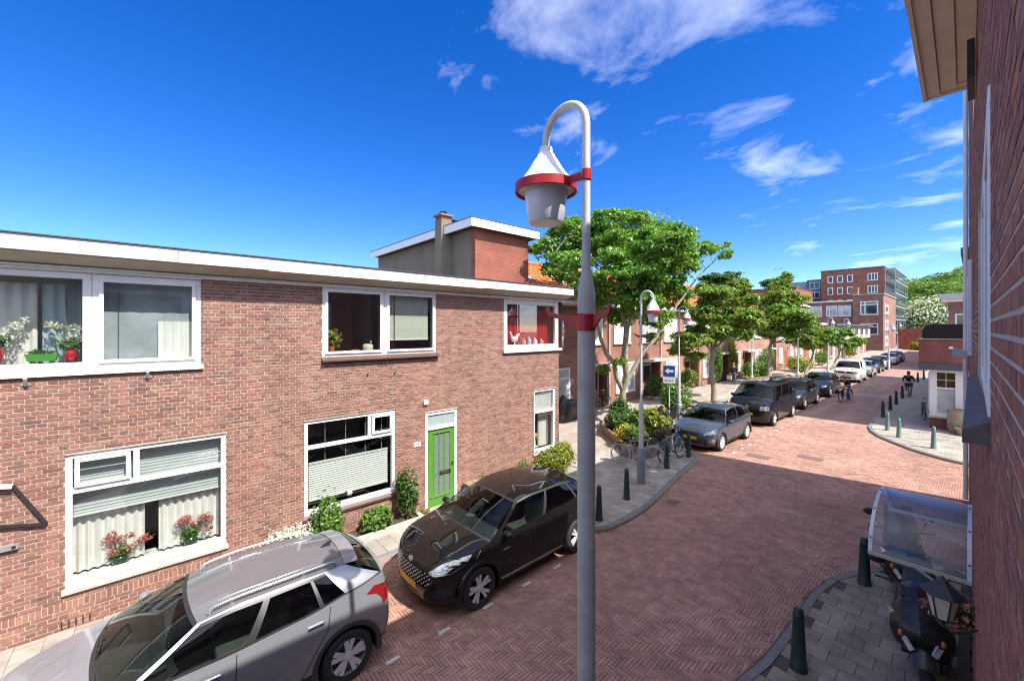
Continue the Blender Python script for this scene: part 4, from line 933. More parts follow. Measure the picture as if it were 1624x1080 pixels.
# ================================================================ foliage
def leaf_cloud(pts, nrm, size, mb_seed=1, aspect=.62, droop=.3):
    """pts (n,3), nrm (n,3) -> folded diamond leaves; returns arrays"""
    rng = np.random.default_rng(mb_seed); n = len(pts)
    nr = nrm+rng.normal(0, .55, (n, 3)); nr /= np.linalg.norm(nr, axis=1)[:, None]+1e-9
    t = rng.normal(0, 1, (n, 3)); t[:, 2] -= droop; t -= nr*(t*nr).sum(1)[:, None]; t /= np.linalg.norm(t, axis=1)[:, None]+1e-9
    b = np.cross(nr, t); s = size*rng.uniform(.6, 1.35, n)[:, None]
    base = pts-t*s*.5; tip = pts+t*s*.5-nr*s*.12; l = pts+b*s*aspect*.5+nr*s*.10; r = pts-b*s*aspect*.5+nr*s*.10
    V = np.stack([base, l, tip, r], 1).reshape(-1, 3)
    F = np.arange(n*4).reshape(n, 4); return V, F, rng.random(n)*.98+.01
def leaves(name, clumps, n, size, m, parent, seed=1, shell=.55, up=.35, tilt=.3, jit=.06):
    """clumps: list of (centre, (rx,ry,rz), weight)"""
    rng = np.random.default_rng(seed); P = []; Q = []; tw = sum(c[2] for c in clumps); C = []
    for c, r, w in clumps:
        k = int(n*w/tw); d = rng.normal(0, 1, (k, 3)); d /= np.linalg.norm(d, axis=1)[:, None]
        rr = (shell+(1-shell)*rng.random(k)**.6)[:, None]*rng.choice([1, 1, 1, 1.25], k)[:, None]; p = d*rr*np.array(r)+np.array(c)
        p += rng.normal(0, jit, p.shape)*np.array(r); P.append(p); q = d.copy(); q[:, 2] += up; Q.append(q)
        C.append(np.clip(rng.normal(rng.random(), .18, k), 0, .999))
    P = np.concatenate(P); Q = np.concatenate(Q); V, F, c = leaf_cloud(P, Q, size, seed+5)
    c = np.mod(np.concatenate(C), 1)*.98+.01
    me = bpy.data.meshes.new(name); off = np.array(wloc(parent)) if parent else 0
    me.from_pydata((V-off).tolist(), [], F.tolist()); me.materials.append(m)
    at = me.attributes.new('rnd', 'FLOAT', 'FACE'); at.data.foreach_set('value', c.astype(np.float32)); me.update()
    o = bpy.data.objects.new(name, me); col.objects.link(o); o.parent = parent
    return o
LEAF1 = leafmat('tree_leaf', [(0.077,0.182,0.021),(0.120,0.268,0.031),(0.155,0.316,0.036),(0.099,0.210,0.025),(0.196,0.365,0.050),(0.126,0.268,0.031)])
LEAF2 = leafmat('lime_tree_leaf', [(0.094,0.199,0.020),(0.137,0.275,0.028),(0.187,0.324,0.037),(0.113,0.224,0.025),(0.250,0.250,0.044),(0.150,0.287,0.032)])
LEAFD = leafmat('dark_shrub_leaf', [(0.039,0.091,0.019),(0.065,0.143,0.026),(0.052,0.117,0.019),(0.091,0.182,0.033)])
LEAFY = leafmat('yellow_green_shrub_leaf', [(.22,.26,.02),(.15,.21,.02),(.32,.31,.03),(.12,.18,.02),(.38,.34,.04)])
LEAFM = leafmat('mid_green_leaf', [(0.078,0.169,0.026),(0.117,0.234,0.039),(0.156,0.260,0.039),(0.065,0.143,0.026)])
FWHITE = leafmat('white_petals', [(.75,.75,.70),(.8,.8,.77),(.62,.62,.55)], .2); FYEL = leafmat('yellow_petals', [(.75,.45,.02),(.7,.5,.03),(.8,.55,.05)], .2)
FPINK = leafmat('pink_petals', [(.55,.12,.14),(.6,.22,.2),(.42,.08,.1),(.65,.35,.3)], .2); FPUR = leafmat('purple_petals', [(.12,.05,.12),(.18,.07,.15)], .2)
BARK = mat('pale_mottled_bark', (.30,.26,.19), .9, var=.35, scale=7, bump=.6, bscale=25); BARKD = mat('dark_bark', (.12,.095,.07), .9, var=.3, scale=9, bump=.5, bscale=25)
def limb(p, q, bow, k=7, seed=0):
    p, q = Vector(p), Vector(q); rr = random.Random(seed); out = []
    j = Vector((rr.uniform(-1, 1), rr.uniform(-1, 1), 0))*bow
    for i in range(k+1):
        t = i/k; v = p.lerp(q, t)+j*math.sin(math.pi*t)*.5; v.z += bow*.5*math.sin(math.pi*t); out.append(v+Vector((rr.uniform(-1,1), rr.uniform(-1,1), rr.uniform(-1,1)))*.02*(0 < i < k)*(q-p).length)
    return out
def tree(label, base, fork, r0, limbs, clumps, n, size, leafm, seed, bark=None, name='tree', shell=.45, group='street trees along the left side'):
    """limbs: list of (start-height fraction / point, end, radius)"""
    t = thing(name, label, 'tree', base, group); bark = bark or BARK
    b, f = Vector(base), Vector(fork); tr = limb(b, f, .12, 8, seed)
    rr = [r0*(1.25-.3*min(1, i/1.5)-.22*i/8) for i in range(9)]
    trunk = MB().tube(tr, rr, 12).build('trunk', bark, t, smooth=60)
    mb = MB(); rs = random.Random(seed); nodes = []
    for p, q, r in limbs:
        path = limb(f if p is None else p, q, .35, 8, rs.random()); k = len(path); mb.tube(path, [r*(1-.62*i/(k-1)) for i in range(k)], 8); nodes += [(path[i], r*(1-.62*i/(k-1))) for i in range(2, k)]
    for c, rad_, w in clumps:
        c = Vector(c); nd, r = min(nodes, key=lambda a: (a[0]-c).length+max(0, a[0].z-c.z)*.5)
        path = limb(nd, c, .3, 5, rs.random()); mb.tube(path, [max(.012, r*.55*(1-.7*i/5)) for i in range(6)], 6)
        for _ in range(4):
            d = Vector((rs.gauss(0,1), rs.gauss(0,1), rs.gauss(.3,.7))).normalized(); e = c+Vector((d.x*rad_[0], d.y*rad_[1], d.z*rad_[2]))*.85
            mb.tube(limb(path[3], e, .15, 4, rs.random()), [.022, .016, .012, .008, .005], 4)
    mb.build('branches', bark, t, smooth=60)
    sub = []; rs2 = random.Random(seed+77)
    for c, r, w in clumps:
        sub.append((c, tuple(q*.8 for q in r), w*.25))
        for _ in range(9):
            d = Vector((rs2.gauss(0,1), rs2.gauss(0,1), rs2.gauss(.15,.8))).normalized(); k = rs2.uniform(.22, .42)
            sub.append(((c[0]+d.x*r[0]*.8, c[1]+d.y*r[1]*.8, c[2]+d.z*r[2]*.85), (r[0]*k, r[1]*k, r[2]*k*.75), w*.1))
    leaves('crown', sub, n, size, leafm, t, seed, .25, .5, jit=.22)
    return t
def W_(px, py, d): # helper used only for laying out tree clumps: a point at depth d along a direction
    l = (px-812)/FPX*d; p = FWD*d+RGT*l; return (p.x, p.y, CH+(521.5-py)/FPX*d)
# big tree by the planter
T1 = (-11.15, 16.9, .085); d1 = 19.5
rs = random.Random(5); cl = []
spec = [(872,395,34,20),(905,370,40,22),(880,425,26,14),(945,365,38,22),(985,352,42,20),(1030,355,40,20),(1065,385,34,24),(1000,390,50,26),(950,405,42,24),(1045,415,40,28),(905,440,28,14),(975,440,34,20),(1075,425,28,22),(1010,470,30,18),(1060,455,24,16),(1118,395,22,12),(1150,402,12,8),(1155,388,8,5),(930,465,16,9),(955,585,14,8),(1040,535,16,9),(985,575,12,7),(930,385,36,24),(1015,430,40,26),(960,350,30,16),(1085,395,22,16),(1040,385,34,22),(895,400,30,18),(990,415,40,22),(1010,475,40,26),(960,470,36,22),(1062,475,34,24),(930,455,30,18),(990,505,32,18),(1045,505,28,16),(890,435,28,15),(905,415,30,18),(1095,410,20,14)]
for px, py, rx, rz in spec:
    d = d1+rs.uniform(-2.2, 2.2)*(1 if rx > 20 else .4); m = d1/FPX
    cl.append((W_(px, py, d), (rx*m, rx*m*1.05, rz*m), (rx**1.6)*rz))
fk = W_(988, 618, d1)
lb = [(None, W_(930, 470, d1-.6), .13), (None, W_(985, 440, d1+.3), .15), (None, W_(1010, 430, d1-.5), .15), (None, W_(1085, 470, d1+.4), .13), (W_(1085, 470, d1+.4), W_(1160, 392, d1+1), .045), (W_(930, 470, d1-.6), W_(880, 405, d1-.8), .06), (W_(1010, 430, d1-.5), W_(1035, 375, d1), .08)]
tree('big spreading street tree with pale forked trunk above the planter', T1, fk, .2, lb, cl, 60000, .185, LEAF1, 3)
def round_tree(label, base, trunk_top, cpx, cpy, rx, ry, d, n, size, lm, seed, r0=.17, nc=16, bark=None):
    rs = random.Random(seed); m = d/FPX; cl = []
    for i in range(nc):
        while True:
            a, b, c = rs.uniform(-1,1), rs.uniform(-1,1), rs.uniform(-1,1)
            if a*a+b*b+c*c < 1 and a*a+b*b+c*c > .2: break
        k = rs.uniform(.24, .4)
        cl.append((W_(cpx+a*rx*.8, cpy-c*ry*.8, d+b*rx*m*.8), (rx*m*k, rx*m*k, ry*m*k*.85), k**2))
    c0 = W_(cpx, cpy, d); f = trunk_top
    lb = [(None, W_(cpx+dx_*rx, cpy-dz_*ry, d+dd*rx*m), r0*.5) for dx_, dz_, dd in ((-.5,.1,.2),(.5,.2,-.2),(0,.6,0),(.2,.1,.5),(-.2,.3,-.5))]
    return tree(label, base, f, r0, lb, cl, n, size, lm, seed, bark)
def spec_tree(label, base, fork, d, spec, n, size, lm, seed, r0):
    rs = random.Random(seed); m = d/FPX; cl = []
    for x, y, rx, ry in spec:
        px, py, rx, ry = 825+x/3.095, 317+y/3.095, rx/3.095, ry/3.095
        cl.append((W_(px, py, d+rs.uniform(-1.6, 1.6)), (rx*m, rx*m, ry*m), rx*rx*ry))
    cs = sorted(cl, key=lambda c: -c[2])[:6]
    return tree(label, base, W_(*fork, d), r0, [(None, c[0], r0*.5) for c in cs], cl, n, size, lm, seed)
spec_tree('second street tree with bushy lime crown, behind the grey hatchback', (-10.45, 25.6, .085), (1129, 555), 24.8, [(960,470,90,50),(1080,500,80,50),(900,560,70,45),(1010,580,90,55),(1120,590,70,50),(980,650,80,35),(1090,660,60,35),(830,690,85,42),(780,745,50,22),(860,640,50,30),(900,440,50,30),(1060,435,60,40),(870,770,45,22)], 34000, .2, LEAF2, 8, .17)
spec_tree('third street tree with broad yellowish crown behind the black van', (-10.9, 37, .085), (1223, 545), 33.5, [(1260,480,80,50),(1330,500,70,45),(1200,540,60,45),(1290,570,90,55),(1380,580,60,45),(1240,640,70,35),(1330,650,60,35),(1390,690,70,40),(1440,640,50,40),(1270,420,50,40),(1310,380,35,25),(1180,600,50,35)], 26000, .25, LEAF2, 12, .17)
round_tree('small far street tree with two lamp posts beside it', (-10.6, 57, .085), W_(1332, 558, 46), 1340, 538, 28, 22, 46, 6000, .3, LEAF1, 15, .1, 10)
round_tree('slim street tree left of the small far tree', (-10.4, 45, .085), W_(1290, 560, 38), 1290, 535, 32, 30, 38, 7000, .3, LEAF2, 17, .1, 10)
round_tree('dark tree crown rising behind the orange roofs', (-28, 52, 0), W_(1150, 470, 52), 1155, 448, 48, 24, 52, 10000, .4, LEAFD, 19, .25, 12, BARKD)
round_tree('small tree top behind the red brick building', (-40, 100, 0), W_(1228, 455, 96), 1232, 447, 26, 14, 96, 2500, .6, LEAFD, 23, .3, 9, BARKD)
# hill with woodland
hm = MB(); rows = []
for j in range(22):
    r_ = []
    for i in range(40):
        X = -75+i*6.0; Y = 172+j*7; k = j/21
        z = 31*math.sin(min(1, k*1.25)*math.pi/2)*(.8+.2*math.sin(X*.05+1)) + 1.4*math.sin(X*.21+Y*.13)-1
        z *= max(0., min(1., (X+75)/40)); r_.append((X, Y, z))
    rows.append(r_)
hm.grid(rows); struct(hm.build('hill', mat('hill_grass', (.06,.11,.025), .9, var=.4, scale=.3), smooth=80))
rng = np.random.default_rng(4); cl = []
for i in range(900):
    a, b = rng.integers(0, 39), rng.integers(0, 21); p = rows[b][a]; q = (p[0]+rng.uniform(-3, 3), p[1]+rng.uniform(-3, 3), p[2]+1.2)
    x, y, d = project(q)
    if not (1380 < x < 1560): continue
    s = rng.uniform(2.2, 4.5); cl.append((q, (s, s, s*.8), s*s))
HILLF = leafmat('hill_leaf', [(0.058,0.130,0.019),(0.117,0.221,0.026),(0.169,0.273,0.039),(0.078,0.156,0.026),(0.143,0.247,0.039)])
hf = leaves('hill_woodland', cl, 42000, 1.0, HILLF, None, 31, .75); tag(hf, 'dense green shrubs and trees covering the far hill', 'woodland', kind='stuff')
ws = thing('flowering_shrub', 'large white flowering shrub at the foot of the hill', 'shrub', (-6, 160, 0)); wp = W_(1478, 497, 118)
MB().tube([(wp[0], wp[1], 0), (wp[0], wp[1], wp[2])], .2, 6).build('stem', BARKD, ws); leaves('foliage', [(wp, (5.5, 4, 4.2), 1), (W_(1455, 505, 118), (4, 3, 3), .5)], 3500, .7, LEAFM, ws, 33, .5); leaves('blossom', [(wp, (5.7, 4.2, 4.4), 1), (W_(1455, 505, 118), (4, 3, 3), .35)], 2600, .6, FWHITE, ws, 34, .8)
def shrub(name, label, cat, c, r, n, size, m, seed, flowers=None, group=None, shell=.35, stems=4):
    t = thing(name, label, cat, (c[0], c[1], max(0, c[2]-r[2])), group); rs = random.Random(seed); st = MB()
    for _ in range(stems):
        a = rs.random()*6.28; st.tube([(c[0]+.1*r[0]*math.cos(a), c[1]+.1*r[1]*math.sin(a), c[2]-r[2]), (c[0]+.5*r[0]*math.cos(a), c[1]+.5*r[1]*math.sin(a), c[2]+.3*r[2])], .012+.01*r[2], 5)
    st.build('stems', BARKD, t)
    cl = [(tuple(c), r, .5)]
    for _ in range(7): a = rs.random()*6.28; cl.append(((c[0]+.6*r[0]*math.cos(a), c[1]+.6*r[1]*math.sin(a), c[2]+rs.uniform(-.5,.6)*r[2]), tuple(q*.5 for q in r), .15))
    leaves('foliage', cl, n, size, m, t, seed, shell)
    if flowers: fm, fn, fs = flowers; leaves('flowers', cl, fn, fs, fm, t, seed+1, .85)
    return t
hd = tag(leaves('hedge', [((-8.5+i*1.2, 124.5, .9), (.9, .8, .9), 1) for i in range(9)], 3500, .4, LEAFY, None, 41, .6), 'low yellow-green hedge before the far brick wall', 'hedge')
# garden strip along the left houses
EDGE = mat('concrete_edging', (.42,.40,.36), .85, var=.15, scale=9, bump=.2); SOIL = mat('dark_soil', (.07,.045,.03), .95, var=.4, scale=20, bump=.8, bscale=40)
gb = thing('garden_border', 'narrow planting strip with pale stone edging under the middle window', 'flower bed', (-9, 3.6, .085))
MB().box(-8.72, -8.62, 1.9, 4.85, .08, .20).build('edging', EDGE, gb); MB().box(-9.13, -8.72, 4.75, 4.85, .08, .20).build('edging', EDGE, gb); MB().box(-9.13, -8.721, 1.4, 4.749, .08, .15).build('soil', SOIL, gb)
shrub('white_flower_cushion', 'cushion of small white flowers against the brick wall behind the silver car', 'flowers', (-8.88, 2.0, .44), (.24, .46, .30), 900, .07, LEAFM, 51, (FWHITE, 3400, .05))
shrub('leafy_shrub', 'bright green leafy shrub at the left corner of the middle ground-floor window', 'shrub', (-8.85, 2.72, .66), (.22, .28, .55), 1900, .10, LEAFM, 52, group='plants along the house fronts')
shrub('low_shrub', 'low dark shrub between the white flowers and the bright leafy shrub', 'shrub', (-8.85, 2.38, .38), (.22, .25, .24), 900, .09, LEAFD, 53, group='plants along the house fronts')
shrub('grass_clump', 'spiky grass clump with purple flower heads in the stone-edged bed', 'grass clump', (-8.86, 3.75, .36), (.2, .32, .24), 1200, .16, LEAFM, 54, (FPUR, 120, .06))
shrub('rose_bush', 'tall thin rose bush beside the middle window’s right corner', 'bush', (-8.9, 4.55, .72), (.2, .26, .6), 1200, .09, LEAFD, 55, (FPINK, 40, .05), 'plants along the house fronts')
shrub('small_weed', 'little green tuft at the foot of the green door frame', 'plant', (-8.95, 5.02, .14), (.08, .12, .08), 120, .06, LEAFY, 56)
b2 = thing('planting_strip', 'planting strip with mixed small plants right of the green door', 'flower bed', (-9, 7.8, .085)); MB().box(-9.13, -8.75, 6.7, 9.7, .08, .14).build('soil', SOIL, b2); MB().box(-8.75, -8.67, 6.7, 9.7, .08, .17).build('edging', EDGE, b2)
shrub('lavender_plant', 'grey-green plant with pale blooms beside the little stool', 'plant', (-8.92, 6.95, .36), (.2, .3, .25), 900, .07, LEAFM, 57, (FPUR, 150, .04)); shrub('small_plant', 'small yellowish plant between the stool plant and the corner bush', 'plant', (-8.95, 7.6, .28), (.13, .16, .2), 350, .07, LEAFY, 58)
shrub('upright_plant', 'upright green plant left of the yellow corner bush', 'plant', (-8.95, 8.35, .40), (.14, .18, .3), 600, .08, LEAFM, 59); shrub('white_flower_plant', 'small plant with white flowers against the corner bush', 'plant', (-8.93, 8.75, .33), (.14, .18, .2), 400, .07, LEAFM, 60, (FWHITE, 160, .05))
shrub('yellow_bush', 'large rounded yellow-green bush at the house corner', 'bush', (-8.75, 9.5, .5), (.42, .72, .45), 5200, .085, LEAFY, 61, stems=8)
# planter round the big tree
WOODP = mat('weathered_wood', (.26,.18,.11), .8, var=.25, scale=6, bump=.3)
pn = thing('wooden_planter', 'long weathered wooden planter box at the foot of the big tree', 'planter', (-9.6, 14.2, .085))
def obx(p, q, w, h, z): # board from p to q
    return MB().beam((p[0], p[1], z+h/2), (q[0], q[1], z+h/2), w, h)
PQ = [(-10.75, 14.75), (-8.0, 12.55), (-7.5, 13.2), (-7.9, 15.6), (-10.6, 17.6), (-11.9, 16.6)]
for k in range(6):
    for z in (.085, .285): obx(PQ[k], PQ[(k+1) % 6], .06, .19, z).build('plank', WOODP, pn)
MB().prism(PQ, .08, .40).build('soil', SOIL, pn)
sd = [((-9.9,14.8,.75),(.55,.5,.45),1800,.13,LEAFD,'dark green bush at the left end of the wooden planter',None),((-8.9,13.7,.62),(.4,.4,.3),1300,.08,LEAFM,'cushion of yellow flowers at the front of the planter',(FYEL,1100,.07)),((-8.3,13.6,.65),(.4,.4,.35),1200,.13,LEAFM,'light green bush in the planter beside the lamp post',None),((-9.3,15.3,.8),(.6,.6,.5),1800,.16,LEAFM,'loose tall green bush in the middle of the planter',None),((-8.4,15.0,.85),(.5,.5,.6),1500,.2,LEAFY,'bright grassy clump in the planter behind the lamp post',None),((-10.6,15.9,.9),(.5,.5,.6),1500,.14,LEAFD,'green climber round the foot of the big tree trunk',None)]
for k, (c, r, n, s, m, l, f) in enumerate(sd): shrub('planter_bush', l, 'bush', c, r, n, s, m, 70+k, f, 'bushes in the wooden planter')
mc = [((-10.3,20.6,1.0),(.75,.75,.85),2600,.16,LEAFM,'round leafy bush behind the covered cargo bike'),((-13.6,24.4,.9),(.6,.8,.7),1500,.15,LEAFD,'dark bush in front of the row house doors'),((-13.8,29.3,.9),(.5,.7,.8),1500,.14,LEAFM,'potted shrub with orange blooms by the row house window'),((-13.9,34.6,2.2),(.35,.5,1.7),1800,.15,LEAFM,'climbing plant on the row house wall left of the pedestrian'),((-13.9,37.9,2.0),(.35,.6,1.8),1900,.15,LEAFY,'taller climbing plant on the row house right of the pedestrian'),((-13.2,41.0,1.0),(.8,1.5,.8),2400,.18,LEAFM,'clipped green hedge bush behind the third tree'),((-9.9,31.2,.8),(.8,.8,.7),1800,.16,LEAFY,'sprawling pale plant beside the second tree pit'),((-9.0,30.2,.5),(.35,.35,.4),600,.12,LEAFM,'small potted plant behind the black van'),((-13.8,46.5,1.5),(.5,1.0,1.3),1600,.18,LEAFM,'white flowering climber on the row house front'),((-12.2,52,.9),(1.2,1.6,.8),2000,.2,LEAFY,'yellow-green bush near the orange door'),((-12.8,63,1.0),(.8,1.2,.9),1200,.2,LEAFM,'bush before the low flat-roof house'),((-13.0,82,1.3),(.8,1.0,1.2),900,.25,LEAFY,'tall garden bush beside the far parked cars')]
for k, (c, r, n, s, m, l) in enumerate(mc): shrub('garden_bush', l, 'bush', c, r, n, s, m, 90+k, (FWHITE, 350, .1) if 'white' in l else ((FYEL, 120, .1) if 'orange' in l else None), 'bushes in front of the row houses')

# moss and weeds along the kerb joints
mo = []
for (a, b), (c, d) in zip(RP[2:], RP[3:]):
    for k in range(6):
        if R.random() < .75: t = R.random(); mo.append(((a+(c-a)*t+R.uniform(-.05,.03), b+(d-b)*t, .012), (.05, .14, .018), 1))
for (a, b), (c, d) in zip(LP[5:17], LP[6:18]):
    for k in range(3):
        if R.random() < .5: t = R.random(); mo.append(((a+(c-a)*t+.04, b+(d-b)*t, .012), (.04, .12, .012), .5))
tag(leaves('kerb_moss', mo, 2600, .03, leafmat('dry_moss', [(.20,.17,.04),(.15,.15,.03),(.24,.19,.06),(.10,.12,.03)], .1), None, 222, .2, 1.5), 'yellowish moss and weeds growing along the kerb stones', 'moss', kind='stuff')
# ================================================================ cars
def crom(P, n):
    """catmull-rom through 2D/3D control points, n samples per segment"""
    P = [Vector(p) for p in P]; out = []
    for i in range(len(P)-1):
        a = P[i-1] if i else P[0]*2-P[1]; b, c = P[i], P[i+1]; d = P[i+2] if i+2 < len(P) else P[-1]*2-P[-2]
        for k in range(n):
            t = k/n; out.append(.5*((2*b)+(c-a)*t+(2*a-5*b+4*c-d)*t*t+(3*b-a-3*c+d)*t**3))
    out.append(P[-1]); return out
def lerpf(x, pts):
    if x <= pts[0][0]: return pts[0][1]
    for (a, b), (c, d) in zip(pts, pts[1:]):
        if x <= c:
            t = (x-a)/(c-a); t = t*t*(3-2*t)*.5+t*.5; return b+(d-b)*t
    return pts[-1][1]
def paint(name, c, metal=.0, rough=.3): return mat(name, c, rough, metal=metal, var=.02, scale=3, coat=1., spec=.0)
LAMPG = mat('headlamp_glass', (.34,.37,.41), .08, metal=.4, var=.5, scale=22, coat=1); TAILR = mat('tail_lamp_red', (.20,.006,.01), .1, var=.15, scale=25, coat=1)
YPLATE = mat('yellow_number_plate', (.72,.42,.01), .4, var=.03); RIMS = mat('alloy_rim', (.66,.67,.69), .35, metal=.35, var=.05); RIMD = mat('dark_alloy', (.05,.05,.055), .3, metal=.6, var=.05)
CLAD = mat('grey_black_cladding', (.045,.045,.048), .6, var=.15, scale=20); SEAT = mat('grey_seat_cloth', (.13,.125,.12), .9, var=.2); CARIN = mat('car_interior', (.04,.038,.036), .7, var=.2)
CARGLASS = glass('car_window_glass', (.42,.50,.47), ior=1.52); CARDARK = glass('car_privacy_glass', (.10,.11,.11), ior=1.55)
def wheel_mesh(r, w, style, detail):
    """wheel centred at origin, outer face towards +x"""
    n = 32 if detail else 18
    ty = MB().lathe([(r*.66,-w/2),(r*.9,-w/2),(r*.97,-w/2+.02),(r,-w/2+.05),(r,w/2-.05),(r*.97,w/2-.02),(r*.9,w/2),(r*.68,w/2-.005),(r*.66,w/2-.02)], (0,0,0), n, 'x', False)
    rm = MB().lathe([(r*.66,-w/2),(r*.66,w/2-.02),(r*.69,w/2-.008),(r*.655,w/2-.004),(r*.63,w/2-.03),(r*.60,w/2-.08),(r*.0,w/2-.10)], (0,0,0), n, 'x', False)
    sp = MB(); k = style[0]
    for i in range(k):
        a = 2*math.pi*i/k; spread = style[1]
        for s in ((-1, 1) if spread else (0,)):
            p = Vector((w/2-.028, math.cos(a+s*spread*.35)*r*.14, math.sin(a+s*spread*.35)*r*.14)); q = Vector((w/2-.016, math.cos(a+s*spread)*r*.655, math.sin(a+s*spread)*r*.655))
            sp.beam(p, q, .03, style[2], (1,0,0)) if False else sp.beam(p, q, style[2], .03, (1,0,0))
    sp.lathe([(r*.19,w/2-.06),(r*.19,w/2-.012),(r*.12,w/2-.004),(0,w/2-.002)], (0,0,0), 16, 'x', False)
    return ty, rm, sp
def make_car(name, label, P, x, y, group='cars parked along the left side', rotz=0.):
    L, W, H = P['L'], P['W'], P['H']; hw = W/2; det = P.get('det', 0); pm = P['paint']
    car = thing(name, label, P.get('cat', 'car'), (0,0,0), group)
    wr = P.get('wr', .33); yf, yr = P.get('yf', .84), L-P.get('yrr', .80)
    zs = P.get('zs', (.20,.27,.44,.62,.76))
    belt = P['belt']; B = lambda yy: lerpf(yy, belt)
    ns = 9 if det else 5
    fr = P.get('front', (.02,.13,.40)); rr = P.get('rear', (.01,.07,.30))
    def outline(w, i0, i1):
        a, b = i0, L-i1
        c = [(0,a),(.45*w,a+fr[0]),(.78*w,a+fr[1]),(.95*w,a+fr[2]),(.995*w,a+.9),(w,a+1.25),(w,a+1.6),(w,L*.5),(w,b-1.6),(w,b-1.25),(.992*w,b-.85),(.955*w,b-rr[2]),(.82*w,b-rr[1]),(.45*w,b-rr[0]),(0,b)]
        return crom([(q[0], q[1], 0) for q in c], ns)
    tap = P.get('tap', .955)
    lv = [(.80,.12,.12,zs[0]),(.95,.035,.05,zs[1]),(.985,.0,.0,zs[2]),(1.0,.015,.0,zs[3]),(.992,P.get('nose',.05),.02,zs[4])]
    loops = []
    for s, a, b, z in lv: loops.append([Vector((p.x, p.y, z)) for p in outline(hw*s, a, b)])
    top = outline(hw*tap, P.get('nose2', .12), P.get('tail2', .05)); loops.append([Vector((p.x, p.y, B(p.y))) for p in top])
    # keep 5th loop under the belt
    m = len(top)
    for i in range(m):
        zt = loops[5][i].z; loops[4][i].z = min(loops[4][i].z, zt-.05) if zt-.05 < zs[4] else zs[4]+(zt-zs[4])*.25
    # refine vertically
    nv = 4 if det else 2; rows = [[] for _ in range(5*nv+1)]
    for i in range(m):
        c = crom([l[i] for l in loops], nv)
        for k, p in enumerate(c): rows[k].append(p)
    ra = wr+.055
    def arch_dist(p): return min(((p.y-yf)**2+(p.z-wr)**2)**.5, ((p.y-yr)**2+(p.z-wr)**2)**.5)
    for r in rows:
        for p in r:
            if p.x > hw*.75:
                for yc in (yf, yr):
                    dy, dz = p.y-yc, p.z-wr; d = math.hypot(dy, dz)
                    if abs(d-ra) < .045 and d > 1e-3: p.y = yc+dy*ra/d; p.z = wr+dz*ra/d
    body = MB(); clad = MB(); allm = MB()
    for sgn in (1, -1):
        for k in range(len(rows)-1):
            for i in range(m-1):
                q = [rows[k][i], rows[k][i+1], rows[k+1][i+1], rows[k+1][i]]; c = sum(q, Vector())/4
                if c.x > hw*.6 and arch_dist(c) < ra-.004 and c.z < wr+ra: continue
                vs = [(sgn*p.x, p.y, p.z) for p in q]
                f = [(0,1,2,3)] if sgn > 0 else [(3,2,1,0)]
                allm.add(vs, f)
                (clad if (P.get('clad', True) and c.z < P.get('cladz', .30)) else body).add(vs, f)
    # hood and tail caps
    yA, yC = P['yA'], P['yC']; bul = P.get('bul', .12); cr_h = P.get('crown', .055)
    T = rows[-1]; idxA = min(range(m), key=lambda i: abs(T[i].y-yA) if T[i].x > .5*hw else 9); idxC = min(range(m), key=lambda i: abs(T[i].y-yC) if T[i].x > .5*hw else 9)
    yA, yC = T[idxA].y, T[idxC].y; Q = 12 if det else 8
    def cap(p, b, c): return [Vector((q*p.x, p.y+b*(1-q*q), p.z+c*(1-q*q))) for q in [-1+2*j/Q for j in range(Q+1)]]
    f0 = T[0].y
    hood = [cap(T[i], -bul*((T[i].y-f0)/max(.01, yA-f0)), cr_h*min(1, (T[i].y-f0)/.35)) for i in range(idxA+1)]
    body.grid(hood); allm.grid(hood)
    l0 = T[-1].y; tb = P.get('tbul', .06)
    tail = [cap(T[i], tb*((l0-T[i].y)/max(.01, l0-yC)), .02*min(1, (l0-T[i].y)/.1)) for i in range(idxC, m)]
    body.grid(tail); allm.grid(tail)
    # roof
    yAt, yCt, xr = P['yAt'], P['yCt'], P.get('xr', .72)*hw; roofz = P['roof']; RZ = lambda yy: lerpf(yy, roofz)
    belt_pts = [T[i] for i in range(idxA, idxC+1)]; nb = 40 if det else 24
    def at(pts, t): # by parameter along y
        yy = pts[0].y+(pts[-1].y-pts[0].y)*t
        for a, b in zip(pts, pts[1:]):
            if b.y >= yy or b is pts[-1]:
                u = (yy-a.y)/(b.y-a.y) if b.y != a.y else 0; return a.lerp(b, u)
    br = P['win']   # window ranges [(t0,t1,kind)]
    ts = sorted({round(i/nb, 4) for i in range(nb+1)} | {w[0] for w in br} | {w[1] for w in br})
    re = lambda t: Vector((xr*(1-.05*(2*t-1)**2)*(1 if t < .7 else 1-.06*(t-.7)/.3), yAt+(yCt-yAt)*t, RZ(yAt+(yCt-yAt)*t)))
    vsr = [0, .07, .3, .6, .88, .95, 1]
    wins = {}
